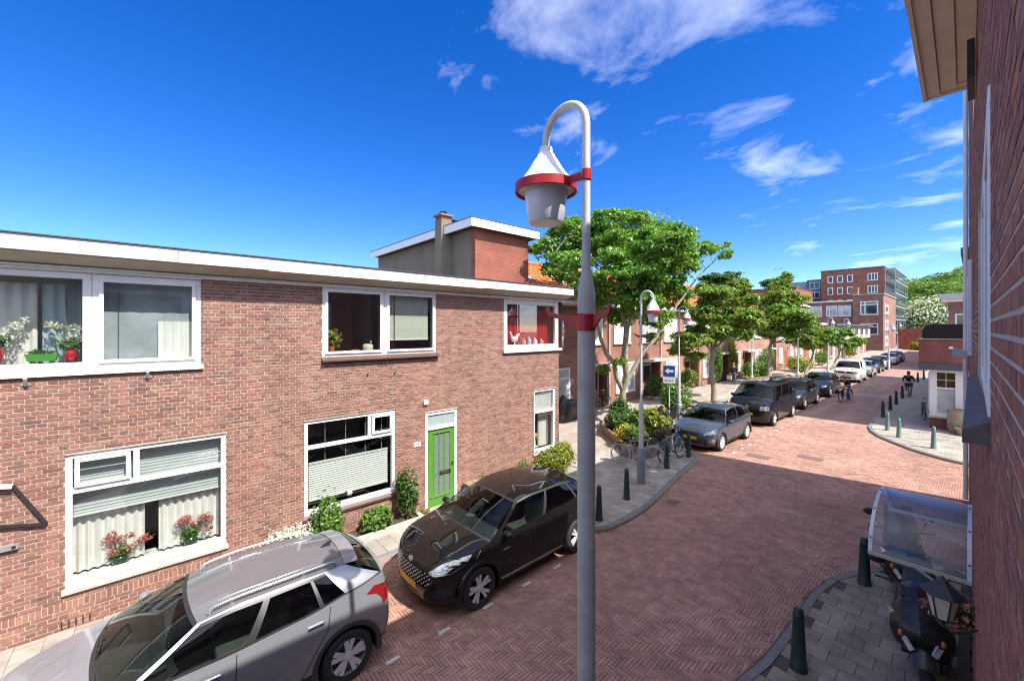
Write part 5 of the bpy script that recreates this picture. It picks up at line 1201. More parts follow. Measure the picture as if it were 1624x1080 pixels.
    for sgn in (1, -1):
        for k in range(len(vsr)-1):
            for a, b in zip(ts, ts[1:]):
                def pt(t, v):
                    p = at(belt_pts, t).lerp(re(t), v); p.x += .035*math.sin(math.pi*v); return p
                q = [pt(a, vsr[k]), pt(b, vsr[k]), pt(b, vsr[k+1]), pt(a, vsr[k+1])]; tm = (a+b)/2
                w = [j for j, e in enumerate(br) if e[0] < tm < e[1]]
                isw = w and 0 < k < 4; tgt = body
                if isw: tgt = wins.setdefault((sgn, w[0]), MB())
                elif 0 < k < 4 and br[0][1] < tm < br[-1][0]: tgt = wins.setdefault(('pillar', sgn, sum(tm > e[1] for e in br)), MB())
                elif k == 4 and br[0][0] < tm < br[-1][1]: tgt = wins.setdefault(('frame', sgn, 0), MB())
                elif k == 0 and P.get('beltrim'): tgt = wins.setdefault(('trim', sgn, 0), MB())
                o = -.012 if isw else 0
                tgt.add([(sgn*(p.x+o), p.y, p.z) for p in q], [(0,1,2,3)] if sgn > 0 else [(3,2,1,0)])
    # windscreen, rear window, roof
    rbul = P.get('rbul', .06)
    def roofline(t, b): p = re(t); return [Vector((q*p.x, p.y+b*(1-q*q), p.z+P.get('rcrown', .045)*(1-q*q))) for q in [-1+2*j/Q for j in range(Q+1)]]
    low, up = hood[-1], roofline(0, -.06); ws = MB(); wf = MB(); wf2 = MB()
    va = [0, .05, .25, .5, .75, .95, 1]
    def sheet(low, up, bow, glass_mb, frame_mb, side=1):
        g = []
        for v in va: g.append([a.lerp(b, v)+Vector((0, -bow*math.sin(math.pi*v)*.6*side, bow*math.sin(math.pi*v))) for a, b in zip(low, up)])
        for k in range(len(va)-1):
            for j in range(Q):
                q = [g[k][j], g[k][j+1], g[k+1][j+1], g[k+1][j]]
                edge = k in (0, len(va)-2) or j in (0, Q-1) and False
                (frame_mb if edge else glass_mb).add([tuple(p) for p in q], [(0,1,2,3)])
        return g
    sheet(low, up, .03, ws, wf)
    rl = roofline(1, .05); rw = MB(); sheet(tail[0], rl, .03, rw, wf2, -1)
    nR = 14; rg = [roofline(t/nR, -.06*(1-t/nR)+.05*(t/nR)) for t in range(nR+1)]
    roofmb = MB().grid(rg)
    bo = body.build('body', pm, car, smooth=38, fix=2)
    rfo = roofmb.build('roof', P.get('roofm', pm), car, smooth=40, fix=2)
    if clad.f: clad.build('lower_cladding', CLAD, car, smooth=40, fix=2)
    ws.build('windscreen', CARGLASS, car, smooth=60, fix=2); rw.build('rear_window', CARDARK, car, smooth=60, fix=2); wf.build('windscreen_seal', BLACK, car, fix=2); wf2.build('rear_window_seal', BLACK, car, fix=2)
    for k, mb in wins.items():
        if k[0] == 'trim': mb.build('belt_trim', CHROME if P['beltrim'] == 2 else BLACK, car, fix=2)
        elif k[0] in ('pillar', 'frame'): mb.build('door_pillar' if k[0] == 'pillar' else 'window_frame', BLACK, car, smooth=60, fix=2)
        else: mb.build('side_window', CARDARK if br[k[1]][2] else CARGLASS, car, smooth=60, fix=2)
    if P.get('rearm'):
        pass
    # wheels
    ty, rm, sp = wheel_mesh(wr, .205, P.get('spokes', (5, .18, .05)), det); tmpl = None
    for sgn in (1, -1):
        for yc in (yf, yr):
            if tmpl is None:
                tmpl = wo_ = ty.build('wheel', RUBBER, smooth=35); r1 = rm.build('rim', P.get('rimb', RIMD), smooth=35); s1 = sp.build('spokes', P.get('rimm', RIMS)); r1.parent = wo_; s1.parent = wo_
            else: wo_ = copy_tree(tmpl)
            wo_.parent = car; wo_.location = (sgn*(hw-.115), yc, wr); wo_.rotation_euler = (R.random()*3, 0, 0 if sgn > 0 else math.pi)
    # wheel-arch liners and lips
    for sgn in (1, -1):
        for yc in (yf, yr):
            a0, a1 = rad(-14), rad(194); n = 22; rws = []; rl2 = []
            for i in range(n+1):
                a = a0+(a1-a0)*i/n
                def P3(rr_, xx): return (sgn*xx, yc+rr_*math.cos(a), wr+rr_*math.sin(a))
                xs_ = hw*.992
                rws.append([P3(ra-.004, xs_-.09), P3(ra-.006, xs_+.004), P3(ra+.012, xs_+.012), P3(ra+P.get('lipw', .055), xs_+.006), P3(ra+P.get('lipw', .055)+.01, xs_-.03)])
                rl2.append([P3(ra, hw-.02), P3(ra, hw-.34)])
            MB().grid(rws).build('wheel_arch', CLAD if P.get('cladlip', True) else pm, car, smooth=50, fix=False); MB().grid(rl2).build('arch_liner', BLACK, car, fix=False)
    MB().box(-hw+.33, hw-.33, .3, L-.3, .17, .55).build('underbody', BLACK, car)
    MB().box(-hw+.1, hw-.1, yf+.45, yr-.45, .19, .5).build('floor', BLACK, car)
    # interior
    zb = B((yA+yC)/2)
    MB().prism([(yA-.1, .55), (yA-.1, zb-.06), (yA+.35, zb-.02), (yA+.5, zb-.12), (yA+.5, .55)], -hw*.82, hw*.82, 'x').build('dashboard', CARIN, car)
    MB().box(-hw*.84, hw*.84, yA+.5, yC-.05, .5, .56).build('cabin_floor', CARIN, car)
    for sx in (-1, 1):
        st = MB().prism([(yA+.95,.56),(yA+.95,.78),(yA+1.42,.74),(yA+1.62,zb+.22),(yA+1.74,zb+.22),(yA+1.6,.56)], sx*.36-.23, sx*.36+.23, 'x'); s_ = st.build('seat', SEAT, car); bev(s_, .04, 2)
        h_ = MB().box(sx*.36-.12, sx*.36+.12, yA+1.64, yA+1.73, zb+.25, zb+.42).build('headrest', SEAT, car); bev(h_, .03, 2)
    MB().prism([(yA+1.95,.56),(yA+1.95,.8),(yA+2.35,.78),(yA+2.55,zb+.15),(yA+2.65,zb+.15),(yA+2.6,.56)], -hw*.75, hw*.75, 'x').build('rear_bench', SEAT, car)
    swy, swz = yA+.62, zb-.02
    MB().tube([(-.36+.18*math.cos(a*.3927), swy+.06*math.sin(a*.3927), swz+.17*math.sin(a*.3927)) for a in range(16)], .013, 6, closed=True).build('steering_wheel', BLACK, car)
    # surface details by projection on the body
    bv = BVHTree.FromPolygons([Vector(v) for v in allm.v], allm.f)
    def proj(poly, axis, off=.006, n=4):
        P2 = [Vector((p[0], p[1], 0)) for p in poly]; out = MB()
        tris = tessellate_polygon([P2])
        cache = {}
        def hit(u, v):
            key = (round(u, 4), round(v, 4))
            if key in cache: return cache[key]
            if axis == 'front': o, d = Vector((u, -2, v)), Vector((0, 1, 0))
            elif axis == 'rear': o, d = Vector((u, L+2, v)), Vector((0, -1, 0))
            elif axis == 'top': o, d = Vector((u, v, 4)), Vector((0, 0, -1))
            elif axis == 'right': o, d = Vector((4, u, v)), Vector((-1, 0, 0))
            else: o, d = Vector((-4, u, v)), Vector((1, 0, 0))
            h = bv.ray_cast(o, d)[0]
            if h is None:
                h2 = bv.find_nearest(Vector((u, 0, v)) if axis == 'front' else (Vector((u, L, v)) if axis == 'rear' else Vector((hw if axis == 'right' else -hw, u, v))))[0]; h = h2
            r_ = h-d*off; cache[key] = r_; return r_
        for t in tris:
            a, b, c = [P2[i] for i in t]; idx = {}; base = len(out.v); vs = []
            for i in range(n+1):
                for j in range(n+1-i):
                    p = a+(b-a)*(i/n)+(c-a)*(j/n); idx[(i, j)] = len(vs); vs.append(tuple(hit(p.x, p.y)))
            fs = []
            for i in range(n):
                for j in range(n-i):
                    fs.append((idx[(i, j)], idx[(i+1, j)], idx[(i, j+1)]))
                    if i+j < n-1: fs.append((idx[(i+1, j)], idx[(i+1, j+1)], idx[(i, j+1)]))
            out.add(vs, fs)
        return out
    def strip(pts, w, axis, off=.004):
        out = MB()
        for (a, b), (c, d) in zip(pts, pts[1:]):
            t = Vector((c-a, d-b)); t.normalize(); nx, nz = -t.y*w/2, t.x*w/2
            s_ = proj([(a-nx, b-nz), (c-nx, d-nz), (c+nx, d+nz), (a+nx, b+nz)], axis, off, 3); out.add(s_.v, s_.f)
        return out
    for nm, poly, axis, mm, off in P.get('decals', []):
        both = [poly] if axis in ('front1', 'rear1', 'top1') else None
        if axis in ('front', 'rear', 'top'):
            for sg in (1, -1): proj([(sg*a, b) for a, b in poly], axis, off).build(nm, mm, car, smooth=50)
        elif axis in ('front1', 'rear1', 'top1'): proj(poly, axis[:-1], off).build(nm, mm, car, smooth=50)
        elif axis == 'side':
            for s2 in ('right', 'left'): proj(poly, s2, off).build(nm, mm, car, smooth=50)
    yd = [yf+.55, (yf+yr)/2+.02, yr-.28]
    if det or P.get('seams'):
        for s2 in ('right', 'left'):
            sm = MB()
            for j, yy in enumerate(yd):
                zt = B(yy)-.02; pts = [(yy-.04, zs[1]+.06), (yy-.03, .5), (yy, zt)] if j < 2 else [(yy-.28, zs[1]+.08), (yy-.1, .66), (yy+.02, .82), (yy+.06, zt)]
                k_ = strip(pts, .009, s2); sm.add(k_.v, k_.f)
            k_ = strip([(yd[0]-.04, zs[1]+.06), (yd[1]-.04, zs[1]+.05), (yd[2]-.28, zs[1]+.08)], .009, s2); sm.add(k_.v, k_.f)
            sm.build('door_seam', BLACK, car, fix=False)
            for yy in (yd[1]-.24, yd[2]-.17+.05):
                zz = B(yy)-.15; h = bv.ray_cast(Vector((4 if s2 == 'right' else -4, yy, zz)), Vector((-1 if s2 == 'right' else 1, 0, 0)))[0]; sg = 1 if s2 == 'right' else -1
                d_ = MB().obox((h.x+sg*.016, yy, zz), (.022, .19, .032)).build('door_handle', P.get('handlem', pm), car); bev(d_, .01, 2)
    for sg in (1, -1):
        px_ = at(belt_pts, .09); mo = Vector((sg*(px_.x+.115), px_.y+.05, px_.z+.055))
        mr_ = MB().ball(mo, (.11, .065, .075), 12, 8).build('wing_mirror', P.get('mirrorm', pm), car, smooth=60)
        MB().beam((sg*(px_.x-.01), px_.y+.02, px_.z+.01), (sg*(px_.x+.08), px_.y+.04, px_.z+.03), .03, .03).build('mirror_arm', BLACK, mr_)
    if P.get('rails'):
        for sg in (1, -1):
            pts = [re(t) for t in (.06, .1, .3, .5, .7, .88, .93)]; pp = [(sg*(p.x-.05), p.y, p.z+(.02 if i in (0, 6) else .065)) for i, p in enumerate(pts)]
            MB().tube(crom(pp, 3), .017, 8).build('roof_rail', P['rails'], car, smooth=60)
    if P.get('spoiler'):
        e = rl; MB().grid([[p+Vector((0,-.02,.012)) for p in e], [p+Vector((0,.17,.0)) for p in e], [p+Vector((0,.17,-.025)) for p in e], [p+Vector((0,.0,-.03)) for p in e]]).build('spoiler', pm, car, smooth=40, fix=False)
    if P.get('ribs'):
        for q0 in (2, Q-2):
            MB().tube([rg[k][q0]+Vector((0,0,.001)) for k in range(2, nR-1)], .012, 6).build('roof_rib', P.get('roofm', pm), car, smooth=60)
    if P.get('fin', True):
        p = re(.93); MB().prism([(p.y-.1, p.z+.03), (p.y+.08, p.z+.03), (p.y+.1, p.z+.10), (p.y+.06, p.z+.10)], -.015, .015, 'x').build('aerial', BLACK, car)
    if det:
        lowc = hood[-1]
        for a, b in ((2, 6), (7, 11)):
            v = [lowc[a]+Vector((0,.03,.022)), lowc[b]+Vector((0,.06,.05))]; MB().beam(v[0], v[1], .018, .014).build('wiper', BLACK, car)
        # bonnet seam
        pass
    car.location = (x, y, 0.012); car.rotation_euler.z = rotz
    return car
SUVW = [(.045,.44,0),(.475,.78,1),(.81,.93,1)]
def gen(paintm, **k):
    P = dict(L=4.3, W=1.8, H=1.52, paint=paintm, belt=[(0,.74),(.25,.86),(1.1,1.0),(2.2,1.0),(3.4,1.04),(4.4,1.06)], yA=1.1, yAt=1.8, yC=4.0, yCt=3.62, roof=[(1.7,1.40),(2.3,1.47),(3.0,1.46),(3.7,1.38)], win=SUVW,
        decals=[('headlight', [(.50,.66),(.84,.74),(.82,.84),(.55,.78)], 'front', LAMPG, .008), ('grille', [(-.5,.56),(.5,.56),(.55,.70),(-.55,.70)], 'front1', BLACK, .006), ('air_intake', [(-.6,.28),(.6,.28),(.5,.42),(-.5,.42)], 'front1', BLACK, .006), ('number_plate', [(-.26,.46),(.26,.46),(.26,.57),(-.26,.57)], 'front1', YPLATE, .012), ('tail_light', [(.55,.78),(.82,.78),(.82,.95),(.6,.93)], 'rear', TAILR, .008), ('number_plate', [(-.26,.62),(.26,.62),(.26,.73),(-.26,.73)], 'rear1', YPLATE, .012)])
    P.update(k); return P
SILVER = paint('silver_lilac_metallic', (.31,.315,.345), .5, .3); BLACKP = paint('black_brown_metallic', (.008,.0072,.0068), .0, .1); GREYP = paint('slate_blue_metallic', (.055,.072,.098), .35, .3)
# silver crossover, seen from its rear right
silver = gen(SILVER, L=4.05, W=1.78, H=1.55, wr=.335, det=1, yf=.85, yrr=.71, belt=[(0,.80),(.2,.90),(1.05,1.02),(2.0,1.02),(2.8,1.07),(3.4,1.15),(3.8,1.19),(4.3,1.15)], yA=1.0, yAt=1.78, yC=3.85, yCt=3.40, roof=[(1.7,1.37),(2.2,1.435),(2.8,1.44),(3.5,1.39)], xr=.72, win=[(.04,.405,0),(.445,.70,1),(.72,.815,1)], spoiler=1, ribs=1, rails=mat('satin_rail', (.55,.56,.57), .3, metal=.9), cladz=.36, beltrim=1, handlem=CHROME, spokes=(5,.20,.055), rimb=mat('grey_alloy', (.22,.23,.24), .4, metal=.5), tail2=.08, rear=(.015,.10,.38), roofm=paint('roof_mauve_metallic', (.21,.21,.225), .5, .26),
    decals=[('headlight', [(.45,.72),(.86,.80),(.84,.92),(.55,.86)], 'front', LAMPG, .008), ('grille', [(-.5,.56),(.5,.56),(.55,.76),(-.55,.76)], 'front1', BLACK, .006), ('number_plate', [(-.26,.46),(.26,.46),(.26,.57),(-.26,.57)], 'front1', YPLATE, .012),
        ('tail_light', [(.46,.90),(.70,.88),(.76,.90),(.76,1.02),(.66,1.04),(.48,.97)], 'rear', TAILR, .010), ('tail_light', [(3.59,1.03),(3.75,.97),(3.82,.88),(3.85,.78),(3.93,.80),(3.94,.98),(3.85,1.05),(3.71,1.09)], 'side', TAILR, .009), ('rear_bumper_cladding', [(-.8,.30),(.8,.30),(.74,.55),(-.74,.55)], 'rear1', CLAD, .008), ('number_plate', [(-.26,.66),(.26,.66),(.26,.77),(-.26,.77)], 'rear1', YPLATE, .014), ('fuel_flap', [(3.42+.09*math.cos(a*.5236), .90+.09*math.sin(a*.5236)) for a in range(12)], 'side', SILVER, .004)])
make_car('parked_car', 'silver crossover with roof rails parked at the lower left', silver, -6.30, -1.42)
puma = gen(BLACKP, L=4.19, W=1.80, H=1.54, wr=.345, det=1, yf=.84, yrr=.79, belt=[(0,.74),(.12,.84),(.4,.93),(1.1,1.02),(2.0,1.04),(3.0,1.09),(3.6,1.14),(4.3,1.12)], yA=1.08, yAt=1.86, yC=3.98, yCt=3.58, roof=[(1.8,1.42),(2.3,1.49),(2.9,1.485),(3.6,1.40)], xr=.71, win=[(.05,.44,0),(.47,.79,1),(.815,.92,1)], cladlip=False, cladz=.28, spokes=(5,.2,.045), rimb=RIMD, lipw=.05, crown=.075, fr=(.03,.16,.44), front=(.03,.17,.46), handlem=BLACKP,
    decals=[('headlight', [(.50,.74),(.60,.70),(.80,.75),(.875,.85),(.86,.95),(.78,.94),(.66,.88)], 'front', LAMPG, .008), ('grille', [(-.50,.50),(.50,.50),(.60,.63),(.54,.73),(-.54,.73),(-.60,.63)], 'front1', mat('black_mesh_grille', (.012,.012,.013), .5), .006),
        ('air_intake', [(-.62,.25),(.62,.25),(.55,.36),(-.55,.36)], 'front1', BLACK, .006), ('fog_lamp_recess', [(.58,.36),(.82,.40),(.80,.56),(.66,.52)], 'front', BLACK, .006), ('number_plate', [(-.26,.41),(.26,.41),(.26,.52),(-.26,.52)], 'front1', YPLATE, .022), ('badge', [(.075*math.cos(a*.5236), .785+.032*math.sin(a*.5236)) for a in range(12)], 'front1', STEEL, .012),
        ('tail_light', [(.5,.80),(.85,.82),(.84,.98),(.55,.96)], 'rear', TAILR, .008), ('sill_trim', [(1.3,.30),(3.0,.30),(3.0,.345),(1.3,.345)], 'side', STEEL, .006), ('fender_badge', [(1.33,.80),(1.48,.80),(1.48,.83),(1.33,.83)], 'side', STEEL, .006)])
pc = make_car('parked_car', 'glossy black crossover parked in front of the green door', puma, -6.27, 3.2, rotz=rad(.8))
# chrome studs of the mesh grille
def grille_studs(car, z0, z1, hwid, yoff, rows_, cols):
    g_ = MB(); body = [c for c in car.children if c.name.startswith('grille')][0]
    me = body.data; bv = BVHTree.FromPolygons([v.co for v in me.vertices], [p.vertices for p in me.polygons])
    for r in range(rows_):
        for c in range(cols):
            u = -hwid+2*hwid*(c+.5*(r % 2))/(cols-.5); z = z0+(z1-z0)*(r+.5)/rows_
            h = bv.ray_cast(Vector((u, -2, z)), Vector((0, 1, 0)))[0]
            if h: g_.ball(h+Vector((0, -.006, 0)), (.02, .01, .011), 6, 4)
    o = g_.build('grille_studs', CHROME, None, smooth=60); o.parent = body
grille_studs(pc, .52, .72, .52, 0, 6, 12)
kia = gen(GREYP, L=4.14, W=1.76, H=1.52, wr=.33, yf=.84, yrr=.72, seams=1, crown=.06, spokes=(8,.0,.05), rimb=RIMS, cladz=.33,
    belt=[(0,.72),(.15,.82),(1.05,.99),(2.2,1.0),(3.3,1.05),(4.3,1.05)], yA=1.05, yAt=1.72, yC=3.95, yCt=3.62, roof=[(1.7,1.40),(2.2,1.48),(2.9,1.47),(3.7,1.38)],
    decals=[('headlight', [(.46,.66),(.80,.70),(.86,.80),(.60,.78)], 'front', LAMPG, .008), ('grille', [(-.50,.63),(.50,.63),(.56,.72),(-.56,.72)], 'front1', BLACK, .006), ('air_intake', [(-.58,.30),(.58,.30),(.55,.52),(-.55,.52)], 'front1', BLACK, .006), ('chin_trim', [(-.5,.25),(.5,.25),(.5,.29),(-.5,.29)], 'front1', STEEL, .008), ('fog_lamp', [(.62,.38),(.8,.42),(.8,.54),(.66,.52)], 'front', STEEL, .007), ('number_plate', [(-.26,.46),(.26,.46),(.26,.57),(-.26,.57)], 'front1', YPLATE, .014), ('tail_light', [(.5,.8),(.83,.8),(.83,.95),(.6,.93)], 'rear', TAILR, .008)])
kc = make_car('parked_car', 'slate grey hatchback with round headlights parked behind the bicycles', kia, -7.17, 15.35)
place_mesh('badge', text_mesh('KIA', .085), CHROME, kc, Matrix.Translation((-7.17, 15.35+.135, .79)) @ Matrix.Rotation(rad(55), 4, 'X'))
VANP = paint('black_van_paint', (.012,.012,.014), .0, .3); WHITEP = paint('white_van_paint', (.72,.72,.70), 0, .35)
van = gen(VANP, L=4.9, W=1.92, H=1.97, wr=.34, yf=.90, yrr=1.0, zs=(.2,.28,.5,.75,.92), seams=1, crown=.07, bul=.10, nose=.03, nose2=.07, cladlip=False, cladz=.28, lipw=.04, tap=.965, xr=.80, front=(.02,.10,.34),
    belt=[(0,.95),(.12,1.05),(.8,1.20),(1.2,1.22),(4.9,1.24)], yA=.75, yAt=1.5, yC=4.78, yCt=4.72, roof=[(1.4,1.84),(2,1.92),(4.8,1.92)], rcrown=.05, win=[(.07,.27,0),(.295,.60,1),(.62,.95,1)],
    decals=[('headlight', [(.52,.78),(.86,.80),(.88,1.0),(.56,.97)], 'front', LAMPG, .008), ('grille', [(-.5,.80),(.5,.80),(.52,.98),(-.52,.98)], 'front1', BLACK, .006), ('badge', [(.09*math.cos(a*.5236), .9+.09*math.sin(a*.5236)) for a in range(12)], 'front1', STEEL, .012), ('air_intake', [(-.7,.35),(.7,.35),(.65,.5),(-.65,.5)], 'front1', BLACK, .006), ('number_plate', [(-.26,.54),(.26,.54),(.26,.65),(-.26,.65)], 'front1', YPLATE, .014), ('tail_light', [(.8,.8),(.93,.8),(.93,1.4),(.8,1.4)], 'rear', TAILR, .008)])
make_car('parked_van', 'black passenger van parked behind the slate grey hatchback', dict(van, cat='van'), -7.22, 21.35)
DK = paint('dark_grey_paint', (.035,.034,.036), .3, .3); NAVY = paint('dark_teal_paint', (.012,.02,.026), .3, .25); LBLUE = paint('pale_blue_paint', (.30,.38,.44), .4, .3); SIL2 = paint('silver_paint', (.42,.45,.48), .5, .3); BLU = paint('steel_blue_paint', (.10,.15,.22), .4, .3)
make_car('parked_car', 'dark grey SUV parked between the black van and the dark teal car', gen(DK, L=4.4, W=1.82, roof=[(1.7,1.5),(2.3,1.58),(3.1,1.57),(3.7,1.48)], seams=1), -7.3, 27.3)
make_car('parked_car', 'dark teal car parked before the white delivery van', gen(NAVY), -7.3, 33.6)
wv = dict(van, paint=WHITEP, L=4.4, H=1.8, W=1.8, cat='van', yC=4.25, yCt=4.2, yrr=.85, win=[(.08,.30,0)], roof=[(1.4,1.74),(2,1.82),(4.3,1.82)], seams=0)
wvc = make_car('delivery_van', 'white delivery van with three red marks on its bonnet', wv, -7.35, 44.8)
REDM = mat('red_print', (.55,.03,.08), .5, var=0)
for k in (-.42, 0, .42): MB().add([(-7.35+k-.1, 45.3, 1.215), (-7.35+k+.1, 45.3, 1.215), (-7.35+k+.14, 45.05, 1.17), (-7.35+k, 45.1, 1.18), (-7.35+k-.14, 45.05, 1.17)], [(0,1,2,3,4)]).build('red_mark', REDM, wvc, fix=False)
for k, (yy, pm_, lb_) in enumerate(((51, LBLUE, 'pale blue car parked right behind the white van'), (56.3, DK, 'dark car between the pale blue and the silver car'), (62.0, SIL2, 'silver car parked beside the far lamp post'), (70.5, WHITEP, 'white car far down the parked row'), (76.5, BLU, 'steel blue car, last one of the parked row'))):
    make_car('parked_car', lb_, gen(pm_), -7.35-.02*k, yy)
# ================================================================ bicycles
def ring(mb, c, r, tr, axis='x', n=24, m=6):
    pts = [(c[0], c[1]+r*math.cos(2*math.pi*i/n), c[2]+r*math.sin(2*math.pi*i/n)) for i in range(n)]
    return mb.tube(pts, tr, m, closed=True)
def make_bike(label, fm, x, y, rz, lean=.06, tyre=None, basket=None, rim=None, name='bicycle', group='bicycles parked along the street', z=.09):
    t = thing(name, label, 'bicycle', (0,0,0), group); r = .34
    for yc in (-.53, .53):
        w = ring(MB(), (0, yc, r), r-.02, .021).build('wheel', tyre or RUBBER, t, smooth=60)
        ring(MB(), (0, yc, r), r-.045, .012).build('rim', rim or STEEL, w, smooth=60)
        sp = MB()
        for k in range(14): a = 2*math.pi*k/14; sp.tube([(0, yc, r), (0, yc+(r-.05)*math.cos(a), r+(r-.05)*math.sin(a))], .0018, 3, cap=False)
        s_ = sp.build('spokes', STEEL, w); s_['kind'] = 'stuff'
        mg = [(0, yc+(r+.025)*math.cos(a), r+(r+.025)*math.sin(a)) for a in [rad(20+i*14) for i in range(11)]]
        MB().tube(mg, .02, 5).build('mudguard', fm, t, smooth=60)
    f = MB(); bb, st, hd_, hb = (0,.08,.29), (0,.22,.78), (0,-.36,.86), (0,-.33,.62)
    for p, q, rr in ((bb,st,.017),(bb,hb,.019),(st,hd_,.017),(hd_,hb,.02),(hb,(0,-.53,.34),.014),(bb,(0,.53,.34),.012),(st,(0,.53,.34),.010)): f.tube([p, q], rr, 6)
    f.build('frame', fm, t, smooth=60)
    MB().tube([st, (0,.26,.93)], .012, 6).build('seat_post', STEEL, t); MB().prism([(.02,.93),(.12,1.0),(.40,1.0),(.40,.96),(.30,.93)], -.02, .02, 'x').build('saddle', BLACK, t)
    sd = [c for c in t.children if c.name.startswith('saddle')][0]; sd.modifiers.new('b', 'BEVEL').width = .015
    MB().ball((0,.34,.985), (.09,.08,.03), 8, 5).build('saddle_pad', BLACK, sd, smooth=60)
    MB().tube(crom([(-.29,-.14,1.02),(-.2,-.3,1.06),(0,-.38,1.03),(.2,-.3,1.06),(.29,-.14,1.02)], 4), .011, 6).build('handlebar', STEEL, t, smooth=60)
    MB().tube([hd_, (0,-.38,1.03)], .014, 6).build('stem', STEEL, t)
    MB().lathe([(.09,-.008),(.09,.008)], (.03,.08,.29), 16, 'x').build('chainring', STEEL, t); MB().box(.025, .04, .05, .53, .27, .36).build('chain_guard', BLACK, t)
    pd = MB(); pd.tube([(.05,.08,.29),(.06,.02,.16)], .01, 5); pd.box(.06,.15,-.03,.05,.145,.17); pd.build('pedal', BLACK, t)
    rk = MB(); rk.box(-.06,.06,.28,.72,.715,.73); rk.tube([(.06,.6,.71),(.03,.53,.36)], .006, 4); rk.tube([(-.06,.6,.71),(-.03,.53,.36)], .006, 4); rk.build('rack', BLACK, t)
    MB().ball((0,-.43,.93), .035, 8, 6).build('lamp', CHROME, t, smooth=60)
    if basket: 
        b_ = MB().box(-.2,.2,-.75,-.42,.80,1.03).build('crate', basket, t); bev(b_, .02)
    t.location = (x, y, z); t.rotation_euler = (0, lean, rz)
    return t
TEAL = mat('teal_bike_paint', (.02,.30,.33), .35, var=.05); BKB = mat('black_bike_paint', (.02,.02,.022), .35, var=.05); BKG = mat('grey_bike_paint', (.35,.36,.37), .4, metal=.3, var=.05)
make_bike('teal bicycle leaning behind the bollard at the kerb', TEAL, -6.9, 13.5, math.pi-.05, .12)
make_bike('grey bicycle with pale wheels beside the lamp’s blue-grey foot', BKG, -7.45, 12.1, rad(115), .1, mat('pale_tyre', (.4,.38,.34), .8))
make_bike('dark bicycle standing between the teal one and the covered cargo bike', BKB, -7.45, 14.0, rad(160), .1)
make_bike('black bicycle leaning on the row house wall beside the big tree', BKB, -14.05, 19.4, .1, -.16)
make_bike('black bicycle at the foot of the arrow sign', BKB, -9.35, 18.5, rad(60), .1); make_bike('dark bicycle lying close to the lamp by the arrow sign', BKG, -8.9, 20.2, rad(75), -.1)
bl = ['first','second','third','fourth','fifth','sixth']
for k in range(6): make_bike(bl[k]+' bicycle from the left in the rack behind the dark parked cars', [BKB, BKG][k % 2], -9.4+.05*k, 31.5+k*1.7+(.4 if k > 2 else 0), rad(80+k*6), .08)
make_bike('black bicycle parked before the bay window on the right', BKB, -1.75, 29.6, .15, .08)
TARP = mat('black_tarpaulin', (.02,.02,.022), .35, var=.3, scale=4, bump=.6, bscale=9)
def tarp(mb, secs):
    rows = []
    for y, w, z0, z1 in secs: rows.append([(w*math.cos(a)*(1+.08*math.sin(a*5+y*9)), y+.03*math.sin(a*4), z0+(z1-z0)*max(0, math.sin(a))**.75) for a in [math.pi*i/16 for i in range(17)]])
    mb.grid(rows); n = len(mb.v); mb.f.append(list(range(17))); mb.m.append(0); mb.c.append(0); mb.f.append(list(range(n-17, n))); mb.m.append(0); mb.c.append(0); return mb
cb_ = make_bike('cargo bike with black rain tent over its box, before the planter', BKB, 0, 0, 0, 0, z=0, name='cargo_bike')
tarp(MB(), [(-1.75,.25,.35,.62),(-1.5,.36,.32,.85),(-1.1,.40,.3,1.15),(-.75,.40,.3,1.45),(-.45,.30,.5,1.5),(-.35,.22,.8,1.35)]).build('rain_tent', TARP, cb_, smooth=50)
MB().prism([(-1.6,.3),(-.5,.3),(-.42,.62),(-1.72,.62)], -.3, .3, 'x').build('box', WOODP, cb_); ring(MB(), (0,-1.85,.26), .24, .025).build('front_wheel', RUBBER, cb_, smooth=60)
cb_.location = (-8.0, 14.75, .09); cb_.rotation_euler = (0, 0, rad(205))
tp = thing('covered_moped', 'moped under a black tarpaulin against the red house wall', 'moped', (0,0,0))
tarp(MB(), [(-.9,.1,.0,.5),(-.75,.28,.0,.9),(-.45,.36,.0,1.3),(-.1,.34,.0,1.05),(.4,.32,.0,1.0),(.8,.26,.0,.9),(.95,.1,.0,.45)]).build('cover', TARP, tp, smooth=50)
for yc in (-.62, .62): MB().lathe([(.0,-.05),(.24,-.05),(.26,0),(.24,.05),(0,.05)], (0, yc, .26), 14, 'x').build('wheel', RUBBER, tp, smooth=40)
tp.location = (-13.5, 15.6, .09); tp.rotation_euler.z = .2
